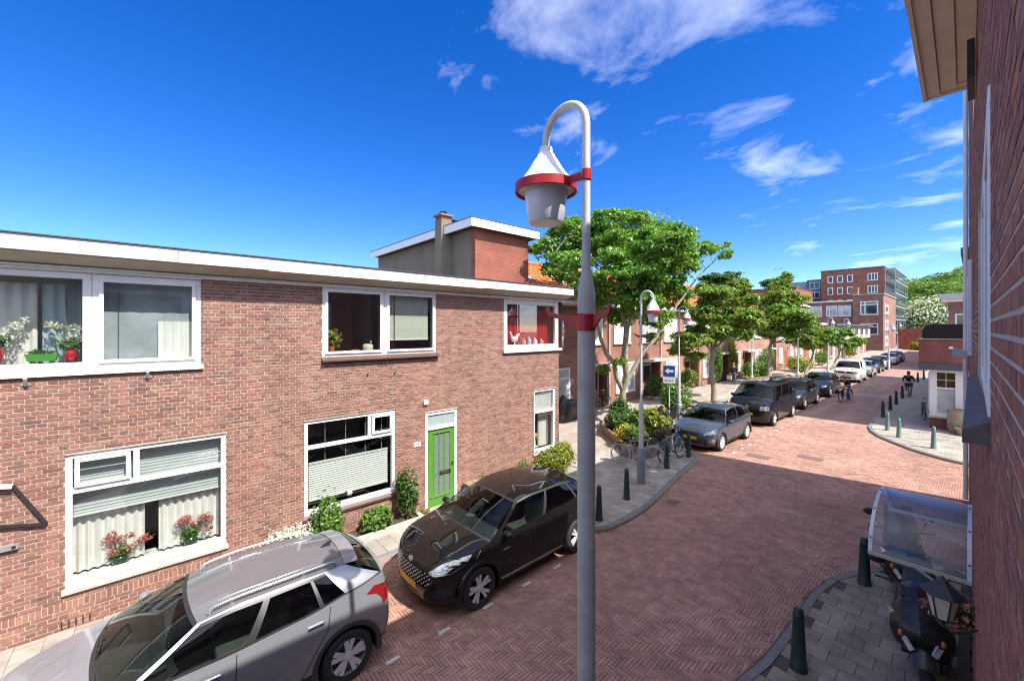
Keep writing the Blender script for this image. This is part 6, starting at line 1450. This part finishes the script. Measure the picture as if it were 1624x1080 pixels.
# ================================================================ scooters
SCB = mat('black_scooter_paint', (.012,.012,.013), .38, var=.1, coat=.25); AMBER = mat('amber_lens', (.6,.18,.02), .15, coat=1); LENS = mat('clear_lens', (.72,.74,.76), .08, metal=.4, var=.35, scale=60, coat=1)
SMOKE = glass('smoked_screen', (.35,.36,.38), ior=1.5)
def make_scooter(label, x, y, rz, screen):
    t = thing('motor_scooter', label, 'scooter', (0,0,0), 'black motor scooters on the right pavement')
    for yc, w in ((-.68, .11), (.66, .13)):
        wh = MB().lathe([(.15,-w/2),(.23,-w/2),(.26,-w/4),(.265,0),(.26,w/4),(.23,w/2),(.15,w/2)], (0, yc, .265), 24, 'x', False).build('wheel', RUBBER, t, smooth=40)
        MB().lathe([(0,-.05),(.15,-.05),(.155,0),(.15,.05),(0,.05)], (0, yc, .265), 18, 'x').build('rim', RIMD, wh, smooth=30)
    MB().grid([[(xx, -.68+.30*math.cos(a), .265+.30*math.sin(a)+.03*(1-(xx/.09)**2)) for xx in (-.09,-.06,0,.06,.09)] for a in [rad(25+i*13) for i in range(11)]]).build('front_fender', SCB, t, smooth=60)
    def skin(secs, name, n=14, back=.5):
        rows = []
        for z, w, yf_, dep in secs:   # closed ring per height
            r_ = []
            for i in range(n+1):
                a = 2*math.pi*i/n; c, s = math.cos(a), math.sin(a); cy = math.copysign(abs(c)**.7, c); r_.append((w*math.copysign(abs(s)**.8, s), yf_+dep*.5-dep*.5*cy, z-.04*abs(s)))
            rows.append(r_)
        m = MB().grid(rows); k = n+1; L_ = len(m.v)
        m.f.append(list(range(k-1))); m.m.append(0); m.c.append(0); m.f.append(list(range(L_-k, L_-1))); m.m.append(0); m.c.append(0)
        return m.build(name, SCB, t, smooth=45)
    skin([(.30,.10,-.50,.16),(.42,.19,-.66,.24),(.56,.25,-.80,.36),(.70,.27,-.84,.40),(.82,.25,-.78,.36),(.93,.19,-.66,.28),(1.0,.13,-.56,.18)], 'front_fairing')
    skin([(.93,.10,-.55,.22),(1.0,.17,-.56,.26),(1.06,.15,-.50,.2),(1.09,.08,-.44,.12)], 'handlebar_cover')
    for s in (1, -1):
        le = MB().add([(s*.075,-.865,.545),(s*.11,-.855,.515),(s*.225,-.72,.70),(s*.265,-.60,.845),(s*.215,-.66,.83),(s*.15,-.80,.70)], [(0,1,2,5),(5,2,3,4)] if s > 0 else [(1,0,5,2),(2,5,4,3)]); lo = le.build('headlight', LENS, t, fix=False); sol = lo.modifiers.new('s', 'SOLIDIFY'); sol.thickness = .02
        MB().ball((s*.165,-.80,.665), (.025,.025,.04), 8, 6).build('indicator', AMBER, lo, smooth=60)
        MB().tube(crom([(s*.06,-.46,1.03),(s*.2,-.42,1.06),(s*.36,-.33,1.04)], 3), .016, 6).build('grip', BLACK, t, smooth=60)
        mr = MB().tube(crom([(s*.2,-.43,1.06),(s*.26,-.46,1.2),(s*.3,-.44,1.27)], 3), .008, 5).build('mirror_stalk', BLACK, t); MB().ball((s*.32,-.43,1.30), (.085,.02,.055), 10, 6).build('mirror', BLACK, mr, smooth=60)
        MB().tube([(s*.36,-.40,1.03),(s*.26,-.5,1.02)], .006, 4).build('brake_lever', STEEL, t)
    MB().prism([(-.5,.28),(-.5,.9),(-.44,.92),(-.36,.4),(.15,.36),(.15,.24)], -.2, .2, 'x').build('leg_shield', BLACK, t)
    rows = []
    for yy, w, z0, z1 in ((.05,.15,.3,.62),(.2,.19,.3,.72),(.5,.2,.36,.74),(.8,.17,.5,.78),(1.0,.10,.62,.80)):
        rows.append([(w*math.cos(a), yy, (z0+z1)/2+(z1-z0)/2*math.sin(a)) for a in [2*math.pi*i/14 for i in range(15)]])
    MB().grid(rows).build('rear_body', SCB, t, smooth=60)
    rows = []
    for yy, w, z0, z1 in ((.0,.10,.68,.74),(.12,.15,.68,.80),(.4,.17,.70,.80),(.6,.15,.74,.86),(.9,.13,.78,.86),(1.0,.06,.78,.82)):
        rows.append([(w*math.cos(a), yy, (z0+z1)/2+(z1-z0)/2*math.sin(a)) for a in [2*math.pi*i/14 for i in range(15)]])
    MB().grid(rows).build('seat', mat('black_seat_vinyl', (.02,.02,.02), .55, var=.15), t, smooth=60)
    MB().box(-.08,.08,1.0,1.03,.68,.75).build('tail_light', TAILR, t); MB().tube([(.12,.3,.3),(.16,.9,.38)], .045, 8).build('exhaust', STEEL, t, smooth=40)
    if screen:
        s_ = MB().grid([[(xx*(1-.25*v), -.62+.22*v+.9*(xx**2), 1.0+.42*v) for xx in (-.2,-.1,0,.1,.2)] for v in (0,.3,.6,.85,1)]).build('windscreen', SMOKE, t, smooth=60, fix=False)
    t.location = (x, y, .09); t.rotation_euler = (0, rad(-6), rz); t.scale = (1.14, 1.14, 1.1)
    return t
make_scooter('near black motor scooter with slanted front lights, at the bottom right', -.42, 8.05, rad(4), False)
make_scooter('black motor scooter with windscreen standing under the clear canopy', -.78, 9.95, rad(10), True)
# canopy over the doorway
ACR = glass('clear_acrylic', (.74,.76,.77), ior=1.75, rough=.25); ALU = mat('white_aluminium', (.62,.63,.62), .4, metal=.2, var=.1)
cn_ = thing('door_canopy', 'curved clear acrylic door canopy with white edges on the right-hand wall', 'canopy', (0, 7.4, 2.2))
XW = ox(8.3)-.01
arc = [(8.3+1.0*math.cos(a), 1.62+.58*math.sin(a)) for a in [math.pi*i/20 for i in range(21)]]
MB().grid([[(xx, p[0], p[1]) for p in arc] for xx in (XW, XW-.9)]).build('sheet', ACR, cn_, smooth=60, fix=False)
for xx in (XW-.02, XW-.92):
    r_ = MB(); r_.grid([[(xx-.02, p[0], p[1]+.006) for p in arc], [(xx+.02, p[0], p[1]+.006) for p in arc], [(xx+.02, p[0], p[1]-.012) for p in arc], [(xx-.02, p[0], p[1]-.012) for p in arc], [(xx-.02, p[0], p[1]+.006) for p in arc]]); r_.build('arch_strip', ALU, cn_, smooth=30)
    for k in (2, 6, 10, 14, 18): MB().ball((xx, arc[k][0], arc[k][1]+.01), .012, 6, 4).build('bolt', BLACK, cn_)
for yy, mm_ in ((7.3, mat('cream_edge', (.55,.5,.4), .5, var=.25, scale=25)), (9.3, ALU)): MB().box(XW-.94, XW, yy-.02, yy+.02, 1.60, 1.64).build('edge_rail', mm_, cn_)
for yy in (7.35, 9.25): MB().beam((XW, yy, 1.3), (XW-.5, yy, 1.6), .025, .025).build('strut', ALU, cn_)
# lantern and flowers on the wall
ln_ = thing('wall_lantern', 'black coach lantern with frosted panes on the right-hand wall', 'lantern', (-.2, 5.35, 2.2)); lx, ly, lz = -.19, 5.35, 2.02
LB = mat('lantern_black', (.03,.033,.04), .4)
MB().lathe([(.01,.40),(.02,.37),(.03,.36),(.145,.26),(.15,.245),(.13,.24)], (lx, ly, lz), 6).build('roof', LB, ln_)
MB().lathe([(.112,.24),(.068,.03)], (lx, ly, lz), 6, cap=False).build('pane', mat('yellowed_frosted_glass', (.6,.56,.45), .3, var=.15), ln_)
for k in range(6): a = math.pi/3*k; MB().tube([(lx+.115*math.cos(a), ly+.115*math.sin(a), lz+.24), (lx+.07*math.cos(a), ly+.07*math.sin(a), lz+.03)], .007, 5).build('bar', BLACK, ln_)
MB().lathe([(.07,.03),(.055,.01),(.015,-.02),(0,-.04)], (lx, ly, lz), 6).build('base', BLACK, ln_); MB().tube(crom([(lx, ly, lz-.02),(lx+.05, ly, lz-.08),(lx+.13, ly, lz-.04),(ox(5)-.01, ly, lz+.02)], 4), .010, 6).build('bracket', BLACK, ln_)
fb = thing('hanging_basket', 'basket of red and pink flowers hanging on the right-hand wall', 'flowers', (-.15, 7.0, 1.3))
MB().lathe([(.05,1.18),(.14,1.26),(.16,1.36)], (-.17, 6.9, 0), 12).build('basket', WOODP, fb); leaves('foliage', [((-.17,6.9,1.42),(.19,.24,.14),1)], 420, .07, LEAFD, fb, 120, .3); leaves('blossom', [((-.17,6.9,1.44),(.2,.25,.15),1)], 240, .06, FPINK, fb, 121, .8)
# pots by the bay
POT = mat('weathered_terracotta', (.36,.30,.22), .9, var=.3, scale=9, bump=.4)
pt_ = thing('stone_urn', 'tall weathered stone pot at the corner of the bay window', 'pot', (-.55, 26.4, .09)); MB().lathe([(.22,.0),(.3,.15),(.31,.55),(.29,.95),(.31,1.02),(.27,1.02),(.26,.9)], (-.5, 26.5, .09), 18).build('body', POT, pt_, smooth=40)
MB().ball((-.5, 26.5, 1.0), (.25,.25,.06), 10, 5).build('soil', SOIL, pt_)
p2 = thing('clay_bowl', 'small clay flower bowl in front of the tall stone pot', 'pot', (-.35, 25.9, .09)); MB().lathe([(.16,.0),(.24,.22),(.26,.3),(.22,.3),(.2,.2)], (-.3, 25.95, .09), 16).build('body', mat('pink_terracotta', (.42,.27,.2), .85, var=.2), p2, smooth=40); MB().ball((-.3, 25.95, .33), (.2,.2,.05), 10, 5).build('soil', SOIL, p2)
# stool by the door
sl_ = thing('wooden_stool', 'small weathered wooden stool right of the green door', 'stool', (-8.9, 6.4, .085))
for k in range(3): MB().box(-9.06+k*.11, -8.965+k*.11, 6.22, 6.62, .50, .53).build('slat', WOODP, sl_)
for a, b in ((-9.04,6.25),(-8.76,6.25),(-9.04,6.57),(-8.76,6.57)): MB().box(a, a+.04, b, b+.04, .085, .499).build('leg', WOODP, sl_)
MB().box(-9.0, -8.76, 6.26, 6.28, .2, .24).build('rail', WOODP, sl_); MB().box(-9.0, -8.76, 6.575, 6.595, .2, .24).build('rail', WOODP, sl_)
# ================================================================ things in the windows
GREYB = mat('grey_pleated_blind', (.50,.53,.53), .8, var=.05); HONEY = mat('white_honeycomb_blind', (.70,.70,.68), .85, var=.04); REDC = mat('red_curtain_cloth', (.42,.02,.025), .9, var=.1)
xi = XF-.3
curtain('white pleated curtain, left half, in the big ground-floor flower window', xi, -.98, -.12, .78, 1.75, .03, .11); curtain('white pleated curtain, right half, in the big ground-floor flower window', xi, .06, .95, .78, 1.75, .03, .11)
blind('grey pleated blind across the top of the big flower window', XF-.2, -.95, .93, 1.72, 2.6, GREYB, .05)
wsb = tag(MB().box(XF-.55, XF-.125, -1.0, .98, .70, .74).build('window_board', WHITE), 'white inner window board of the big flower window', 'window board')
def vase(label, y, x, z, h, r, vm, fm, seed, fl=True, lm=None):
    t = thing('flower_vase', label, 'vase', (x, y, z), 'vases standing in the windows')
    MB().lathe([(r*.6,0),(r,h*.35),(r*.95,h*.6),(r*.5,h*.9),(r*.6,h),(r*.45,h)], (x, y, z), 16).build('vase', vm, t, smooth=50)
    st = MB(); rs = random.Random(seed); tips = []
    for k in range(9):
        e = (x+rs.uniform(-.1,.08), y+rs.uniform(-.34,.34), z+h+rs.uniform(.08,.34)); st.tube([(x, y, z+h*.8), ((x+e[0])/2, (y+e[1])/2, z+h+.12), e], .004, 4); tips.append(e)
    st.build('stems', LEAFD, t)
    leaves('foliage', [((x, y, z+h+.04), (.1, .14, .1), 1)], 130, .07, LEAFM, t, seed, .2)
    if fl: leaves('blossom', [(e, (.06, .09, .06), 1) for e in tips], 420, .045, fm, t, seed+1, .3)
    return t
DGREEN = mat('dark_green_glass', (.02,.05,.025), .1, coat=1); REDV = mat('red_ceramic', (.5,.01,.012), .2, coat=1)
vase('round dark vase with pink flower sprays, left in the big flower window', -.42, XF-.24, .745, .17, .11, DGREEN, FPINK, 130); vase('round dark vase with pink flower sprays, right in the big flower window', .50, XF-.24, .745, .17, .11, DGREEN, FPINK, 132)
for l, a, b in (('grey-white curtain at the far left of the wide upper window', -2.3, -1.35), ('teal-grey curtain beside the frame of the wide upper window', -1.3, -.86)): curtain(l, xi-.1, a, b, 4.1, 5.35, .03, .15, None if 'white' in l else mat('teal_grey_curtain', (.42,.55,.56), .9, var=.05))
curtain('white curtain gathered on the right of the upper casement', XF-.145, .05, .52, 4.1, 4.78, .018, .12)
vo = thing('voile_screen', 'pale grey voile hanging across the upper casement', 'curtain', (XF-.2, -.05, 4.1))
MB().grid([[(XF-.17+.004*math.sin(i*.9), -.62+1.15*i/30, z) for i in range(31)] for z in (4.1, 4.5, 5.0, 5.42)]).build('cloth', mat('grey_voile', (.36,.40,.43), .85, var=.3, scale=2.2), vo, smooth=60, fix=False); MB().tube([(XF-.17, -.64, 5.43), (XF-.17, .54, 5.43)], .008, 6).build('rod', STEEL, vo)
vase('red ceramic vase with white orchid in the wide upper window', -.98, XF-.2, 4.14, .24, .075, REDV, FWHITE, 134); vase('red ceramic vase cut off by the left edge in the wide upper window', -1.72, XF-.2, 4.14, .3, .075, REDV, FWHITE, 136)
gp = thing('green_window_planter', 'green plastic planter trough in the wide upper window', 'planter', (XF-.22, -1.25, 4.13)); MB().prism([(-1.42,4.16),(-1.14,4.16),(-1.11,4.27),(-1.45,4.27)], XF-.28, XF-.16, 'x').build('trough', mat('bright_green_plastic', (.06,.28,.03), .4), gp)
for a in (-1.4,-1.2): MB().box(XF-.26, XF-.18, a, a+.04, 4.13, 4.159).build('foot', mat('bright_green_plastic', (.06,.28,.03), .4), gp)
leaves('foliage', [((XF-.22,-1.28,4.29),(.05,.13,.04),1)], 90, .05, LEAFD, gp, 140, .2)
blind('cream roller blind closing most of the right middle upper casement', XF-.14, 4.22, 5.28, 4.40, 5.40, mat('sage_cream_blind', (.50,.52,.43), .85, var=.03), .5)
hp = thing('house_plant', 'leafy green plant in an orange pot in the middle upper window', 'plant', (XF-.2, 2.95, 4.14)); MB().lathe([(.05,0),(.075,.13)], (XF-.2, 2.93, 4.14), 14).build('pot', mat('orange_pot', (.5,.14,.03), .5), hp, smooth=50)
leaves('foliage', [((XF-.2,2.97,4.45),(.09,.17,.18),1)], 50, .16, LEAFY, hp, 142, .4); MB().tube([(XF-.2,2.93,4.26),(XF-.2,2.97,4.5)], .008, 5).build('stem', LEAFD, hp)
cp = thing('white_pot', 'white teapot-like pot in the middle upper window', 'pot', (XF-.2, 3.75, 4.14)); MB().lathe([(.09,0),(.12,.03),(.115,.13),(.08,.16)], (XF-.2, 3.74, 4.14), 16).build('body', mat('cream_ceramic', (.6,.58,.45), .3), cp, smooth=50); MB().ball((XF-.2, 3.80, 4.34), (.03,.03,.04), 8, 6).build('lid_knob', mat('cream_ceramic', (.6,.58,.45), .3), cp, smooth=60)
tag(MB().ball((XF-.2, 3.45, 4.16), (.04,.13,.02), 10, 5).build('clay_dish', mat('orange_pot', (.5,.14,.03), .5), smooth=60), 'flat orange clay dish in the middle upper window', 'dish')
blind('white honeycomb blind covering the lower half of the middle ground-floor window', XF-.16, 2.45, 4.2, 1.02, 1.78, HONEY, .045)
hb_ = [o for o in bpy.data.objects if o.get('label', '').startswith('white honeycomb')][0]
for yy in (2.78, 3.22, 3.66, 4.05): MB().tube([(XF-.155, yy, 1.8), (XF-.155, yy, 2.66)], .0035, 4).build('cord', WHITE, hb_)
cw = thing('cow_figurine', 'small black and white cow figurine on the middle window board', 'figurine', (XF-.2, 3.3, .85)); MB().ball((XF-.14, 3.30, .96), (.04,.07,.05), 10, 6).build('body', mat('white_ceramic', (.7,.7,.68), .3), cw, smooth=60); MB().ball((XF-.14, 3.22, .99), (.03,.035,.035), 8, 6).build('head', BLACK, cw, smooth=60)
for a in (3.26, 3.34): MB().tube([(XF-.14, a, .86), (XF-.14, a, .95)], .012, 5).build('leg', BLACK, cw)
curtain('red curtain in the upper corner window', xi, 7.9, 9.9, 4.1, 5.3, .03, .14, REDC)
wb2 = tag(MB().box(XF-.5, XF-.1, 7.8, 10.0, 4.10, 4.155).build('window_board', WHITE), 'white inner window board of the upper corner window', 'window board')
WC = mat('white_ceramic', (.7,.7,.68), .3)
ro = thing('rooster_figurine', 'large white rooster figurine in the upper corner window', 'figurine', (XF-.2, 8.3, 4.155))
MB().ball((XF-.2, 8.32, 4.33), (.06,.13,.09), 12, 8).build('body', WC, ro, smooth=60); MB().tube([(XF-.2, 8.22, 4.36), (XF-.2, 8.16, 4.50)], [.05, .035], 8).build('neck', WC, ro, smooth=60); MB().ball((XF-.2, 8.15, 4.53), (.03,.045,.035), 8, 6).build('head', WC, ro, smooth=60)
MB().prism([(8.40,4.32),(8.56,4.50),(8.48,4.52),(8.44,4.46),(8.42,4.50),(8.36,4.40)], XF-.22, XF-.18, 'x').build('tail', WC, ro); MB().tube([(XF-.2, 8.32, 4.155), (XF-.2, 8.32, 4.28)], .02, 6).build('leg', WC, ro); MB().prism([(8.12,4.56),(8.2,4.56),(8.17,4.6),(8.14,4.58)], XF-.21, XF-.19, 'x').build('comb', REDV, ro)
for k, (yy, hh, m_, l) in enumerate(((8.72,.18,mat('ochre_ceramic', (.45,.3,.1), .4),'ochre hen figurine right of the white rooster'),(8.95,.24,mat('blue_white_ceramic', (.4,.46,.55), .3),'blue-white jug figurine in the upper corner window'),(9.22,.2,WC,'white cup figurine in the upper corner window'),(9.5,.17,mat('grey_ceramic', (.4,.42,.42), .3),'grey pot figurine nearest the corner post of the upper window'))):
    t = thing('window_figurine', l, 'figurine', (XF-.2, yy, 4.155), 'figurines in the upper corner window'); MB().lathe([(.05,0),(.07,hh*.3),(.06,hh*.6),(.03,hh*.75)], (XF-.2, yy, 4.155), 12).build('body', m_, t, smooth=50); MB().ball((XF-.2, yy-.02, 4.155+hh*.85), (.03,.04,hh*.17), 8, 6).build('head', m_, t, smooth=60)
curtain('white net curtain in the narrow ground-floor corner window', xi, 9.45, 9.9, .8, 2.0, .025, .1)
tag(MB().box(XF-.13, XF-.12, 9.05, 9.88, 2.04, 2.62).build('frosted_film', mat('frosted_film_white', (.52,.56,.54), .6)), 'frosted film over the top light of the narrow corner window', 'window film')
ol = thing('window_ornament', 'orange and white ornament in the narrow corner window', 'ornament', (XF-.2, 9.2, .8)); MB().lathe([(.08,0),(.1,.05),(.02,.1),(.02,.3)], (XF-.22, 9.22, .82), 12).build('base', WC, ol, smooth=40); MB().ball((XF-.22, 9.22, 1.2), (.1,.13,.1), 12, 8).build('shade', mat('orange_glass', (.6,.2,.03), .3), ol, smooth=60)
# ================================================================ people
JEANS = mat('blue_jeans', (.06,.09,.15), .9, var=.15, scale=20); JACK = mat('black_jacket', (.015,.015,.017), .8, var=.2, scale=20); SKIN = mat('skin', (.45,.27,.19), .6, var=.05); HAIR = mat('brown_hair', (.06,.035,.02), .7, var=.2, scale=50); HAIRG = mat('auburn_hair', (.25,.08,.04), .7, var=.2, scale=50); SHOE = mat('white_trainers', (.6,.6,.58), .6); SHOEB = mat('dark_shoes', (.03,.03,.03), .6); GREYT = mat('light_grey_trousers', (.42,.42,.44), .9, var=.1)
def person(label, J, loc, rz, mats, hair=True, parts=()):
    """J: joint positions; continuous skin body"""
    N_ = ['pelvis','waist','chest','neck','headb','headt','shL','elL','wrL','haL','shR','elR','wrR','haR','hipL','knL','anL','toL','hipR','knR','anR','toR']
    rad_ = dict(pelvis=(.15,.11),waist=(.135,.10),chest=(.165,.115),neck=(.06,.06),headb=(.085,.095),headt=(.075,.09),shL=(.075,.075),elL=(.052,.052),wrL=(.036,.036),haL=(.04,.025),shR=(.075,.075),elR=(.052,.052),wrR=(.036,.036),haR=(.04,.025),hipL=(.10,.10),knL=(.068,.068),anL=(.048,.048),toL=(.045,.035),hipR=(.10,.10),knR=(.068,.068),anR=(.048,.048),toR=(.045,.035))
    E_ = [('pelvis','waist'),('waist','chest'),('chest','neck'),('neck','headb'),('headb','headt'),('chest','shL'),('shL','elL'),('elL','wrL'),('wrL','haL'),('chest','shR'),('shR','elR'),('elR','wrR'),('wrR','haR'),('pelvis','hipL'),('hipL','knL'),('knL','anL'),('anL','toL'),('pelvis','hipR'),('hipR','knR'),('knR','anR'),('anR','toR')]
    names = list(N_); pos = [Vector(J[n]) for n in N_]; rd = [rad_[n] for n in N_]; edges = [(names.index(a), names.index(b)) for a, b in E_]
    for s in 'LR':   # five short finger chains
        h = Vector(J['ha'+s]); w = Vector(J['wr'+s]); d = (h-w).normalized(); sd = d.orthogonal().normalized()
        for k in range(5):
            b = h+sd*(.016*(k-2)); tipp = b+d*(.075-.008*abs(k-2))+sd*(.012*(k-2)) if k else h+sd*-.05+d*.01
            i0 = len(pos); pos.append(tipp); rd.append((.009,.009)); edges.append((names.index('ha'+s), i0))
    me = bpy.data.meshes.new('person'); me.from_pydata([tuple(p) for p in pos], edges, []); o = bpy.data.objects.new('tmp', me); col.objects.link(o)
    md = o.modifiers.new('skin', 'SKIN'); sv = me.skin_vertices[0].data
    for i, r in enumerate(rd): sv[i].radius = r
    for i in range(len(sv)): sv[i].use_root = (i == 0)
    o.modifiers.new('sub', 'SUBSURF').levels = 2; md2 = o.modifiers['sub']; md2.render_levels = 2
    dg = bpy.context.evaluated_depsgraph_get(); dg.update(); m2 = bpy.data.meshes.new_from_object(o.evaluated_get(dg)); bpy.data.objects.remove(o)
    t = thing('person', label, 'person', (0,0,0)); m2.materials.clear()
    for m in mats: m2.materials.append(m)         # 0 jacket 1 trousers 2 skin 3 shoes
    grp = dict(pelvis=1,waist=0,chest=0,neck=2,headb=2,headt=2,shL=0,elL=0,wrL=0,haL=2,shR=0,elR=0,wrR=0,haR=2,hipL=1,knL=1,anL=1,toL=3,hipR=1,knR=1,anR=1,toR=3)
    segs = [(Vector(J[a]), Vector(J[b]), grp[b] if grp[b] != 0 or grp[a] != 1 else 0) for a, b in E_]
    def near(c):
        best = (9, 0)
        for a, b, g_ in segs:
            ab = b-a; u = max(0, min(1, (c-a).dot(ab)/ab.length_squared)); dd = (c-(a+ab*u)).length
            if dd < best[0]: best = (dd, g_)
        return best[1]
    for p in m2.polygons: p.material_index = near(p.center); p.use_smooth = True
    b = bpy.data.objects.new('body', m2); col.objects.link(b); b.parent = t
    hb, ht = Vector(J['headb']), Vector(J['headt']); up = (ht-hb).normalized(); c = hb.lerp(ht, .6); fw = Vector(J.get('face', (0,-1,0)))
    MB().ball(c+up*.035-fw*.035, (.098,.108,.115), 12, 8).build('hair', mats[4], t, smooth=60)
    MB().ball(c-up*.02+fw*.10, (.014,.02,.02), 6, 5).build('nose', SKIN, t, smooth=60)
    sd = up.cross(fw).normalized()
    for s in (1, -1): MB().ball(c+fw*.082+sd*s*.032+up*.005, .011, 6, 5).build('eye', BLACK, t, smooth=60); MB().ball(c+sd*s*.088-up*.02, (.012,.02,.03), 6, 5).build('ear', SKIN, t, smooth=60)
    MB().obox(c+fw*.088-up*.06, (.04,.012,.01)).build('mouth', REDM, t)
    t.location = loc; t.rotation_euler.z = rz
    return t
walk = dict(pelvis=(0,0,.96),waist=(0,0,1.1),chest=(0,-.02,1.34),neck=(0,-.03,1.5),headb=(0,-.05,1.58),headt=(0,-.05,1.70),shL=(.19,-.02,1.42),elL=(.25,.06,1.15),wrL=(.25,-.02,.92),haL=(.25,-.04,.85),shR=(-.19,-.02,1.42),elR=(-.26,.0,1.15),wrR=(-.27,-.06,.92),haR=(-.27,-.07,.85),hipL=(.1,0,.9),knL=(.11,-.14,.5),anL=(.11,-.12,.08),toL=(.12,-.28,.04),hipR=(-.1,0,.9),knR=(-.1,.02,.5),anR=(-.1,.2,.1),toR=(-.1,.1,.04))
person('pedestrian in black jacket and jeans carrying a bag before the row houses', walk, (-13.0, 35.6, .09), rad(20), [JACK, JEANS, SKIN, SHOEB, HAIRG])
bg_ = thing('shopping_bag', 'pale shopping bag hanging from the pedestrian’s hand', 'bag', (-13.25, 35.4, .5)); b_ = MB().prism([(-.16,.50),(.16,.50),(.19,.82),(-.19,.82)], -.06, .06, 'y').build('bag', mat('pale_bag', (.5,.5,.48), .7), bg_); b_.location = Vector((-13.27,35.42,0))-Vector((-13.25,35.4,.5))+Vector((0,0,.0)); b_.data.transform(Matrix.Translation((13.25*0,0,0)))
b_.data.transform(Matrix.Translation(Vector((-13.25,35.4,.5)))); b_.location = Vector((-.02,.02,-.5))
MB().tube([(-13.4,35.42,.82),(-13.34,35.42,.95),(-13.2,35.42,.95),(-13.14,35.42,.82)], .008, 5).build('handle', BLACK, bg_)
ride = dict(pelvis=(0,.26,1.02),waist=(0,.2,1.14),chest=(0,.02,1.34),neck=(0,-.06,1.48),headb=(0,-.10,1.56),headt=(0,-.12,1.68),shL=(.19,.0,1.40),elL=(.27,-.06,1.18),wrL=(.27,-.2,1.08),haL=(.27,-.27,1.07),shR=(-.19,.0,1.40),elR=(-.27,-.06,1.18),wrR=(-.27,-.2,1.08),haR=(-.27,-.27,1.07),hipL=(.1,.2,.98),knL=(.13,-.12,.68),anL=(.12,.04,.25),toL=(.12,-.1,.2),hipR=(-.1,.2,.98),knR=(-.13,-.15,.86),anR=(-.12,.02,.50),toR=(-.12,-.12,.46))
make_bike('dark bicycle with crate ridden by the cyclist on the right', BKB, -2.95, 38.5, .1, 0, None, BLACK, z=.01, name='ridden_bicycle', group=None)
person('cyclist in black hooded jacket and grey trousers riding towards the camera', ride, (-2.95, 38.5, .01), .1, [JACK, GREYT, SKIN, SHOEB, HAIR])
lean = dict(ride, chest=(0,.0,1.26), headb=(0,-.12,1.46), headt=(0,-.16,1.58), neck=(0,-.07,1.38), shL=(.19,-.02,1.32), shR=(-.19,-.02,1.32), anL=(.2,.1,.08), toL=(.22,-.08,.04), knL=(.17,-.12,.55), anR=(-.2,.15,.08), toR=(-.22,0,.04), knR=(-.17,-.1,.55), elR=(-.42,-.1,1.25), wrR=(-.6,-.25,1.2), haR=(-.67,-.3,1.2))
make_bike('dark moped-like bicycle with pale front box before the white van', BKB, -5.45, 33.3, rad(-15), 0, None, mat('cardboard_box', (.5,.38,.22), .85), z=.01, name='delivery_bicycle', group=None)
person('person in dark jacket, jeans and white shoes astride the delivery bicycle', lean, (-5.45, 33.3, .01), rad(-15), [JACK, JEANS, SKIN, SHOE, HAIR])
make_bike('dark bicycle at the house front behind the right-hand cyclist', BKB, -1.6, 36.5, .1, .1)
# seagull over the trees and small litter
gl_ = thing('seagull', 'tiny bird flying above the far tree', 'bird', W_(1234, 428, 70)); c = Vector(W_(1234, 428, 70))
MB().ball(c, (.12,.3,.1), 8, 6).build('body', GREYB, gl_, smooth=60)
for s in (1, -1): MB().add([tuple(c+Vector((0,-.1,.05))), tuple(c+Vector((s*.45,0,.3))), tuple(c+Vector((s*.85,.15,.12))), tuple(c+Vector((0,.12,.05)))], [(0,1,2,3)]).build('wing', GREYB, gl_, fix=False)
tag(MB().obox((-6.75, 11.95, .105), (.22,.12,.02), Matrix.Rotation(.5, 3, 'Z')).build('litter', WHITE), 'scrap of white litter on the pavement near the teal bicycle', 'litter')
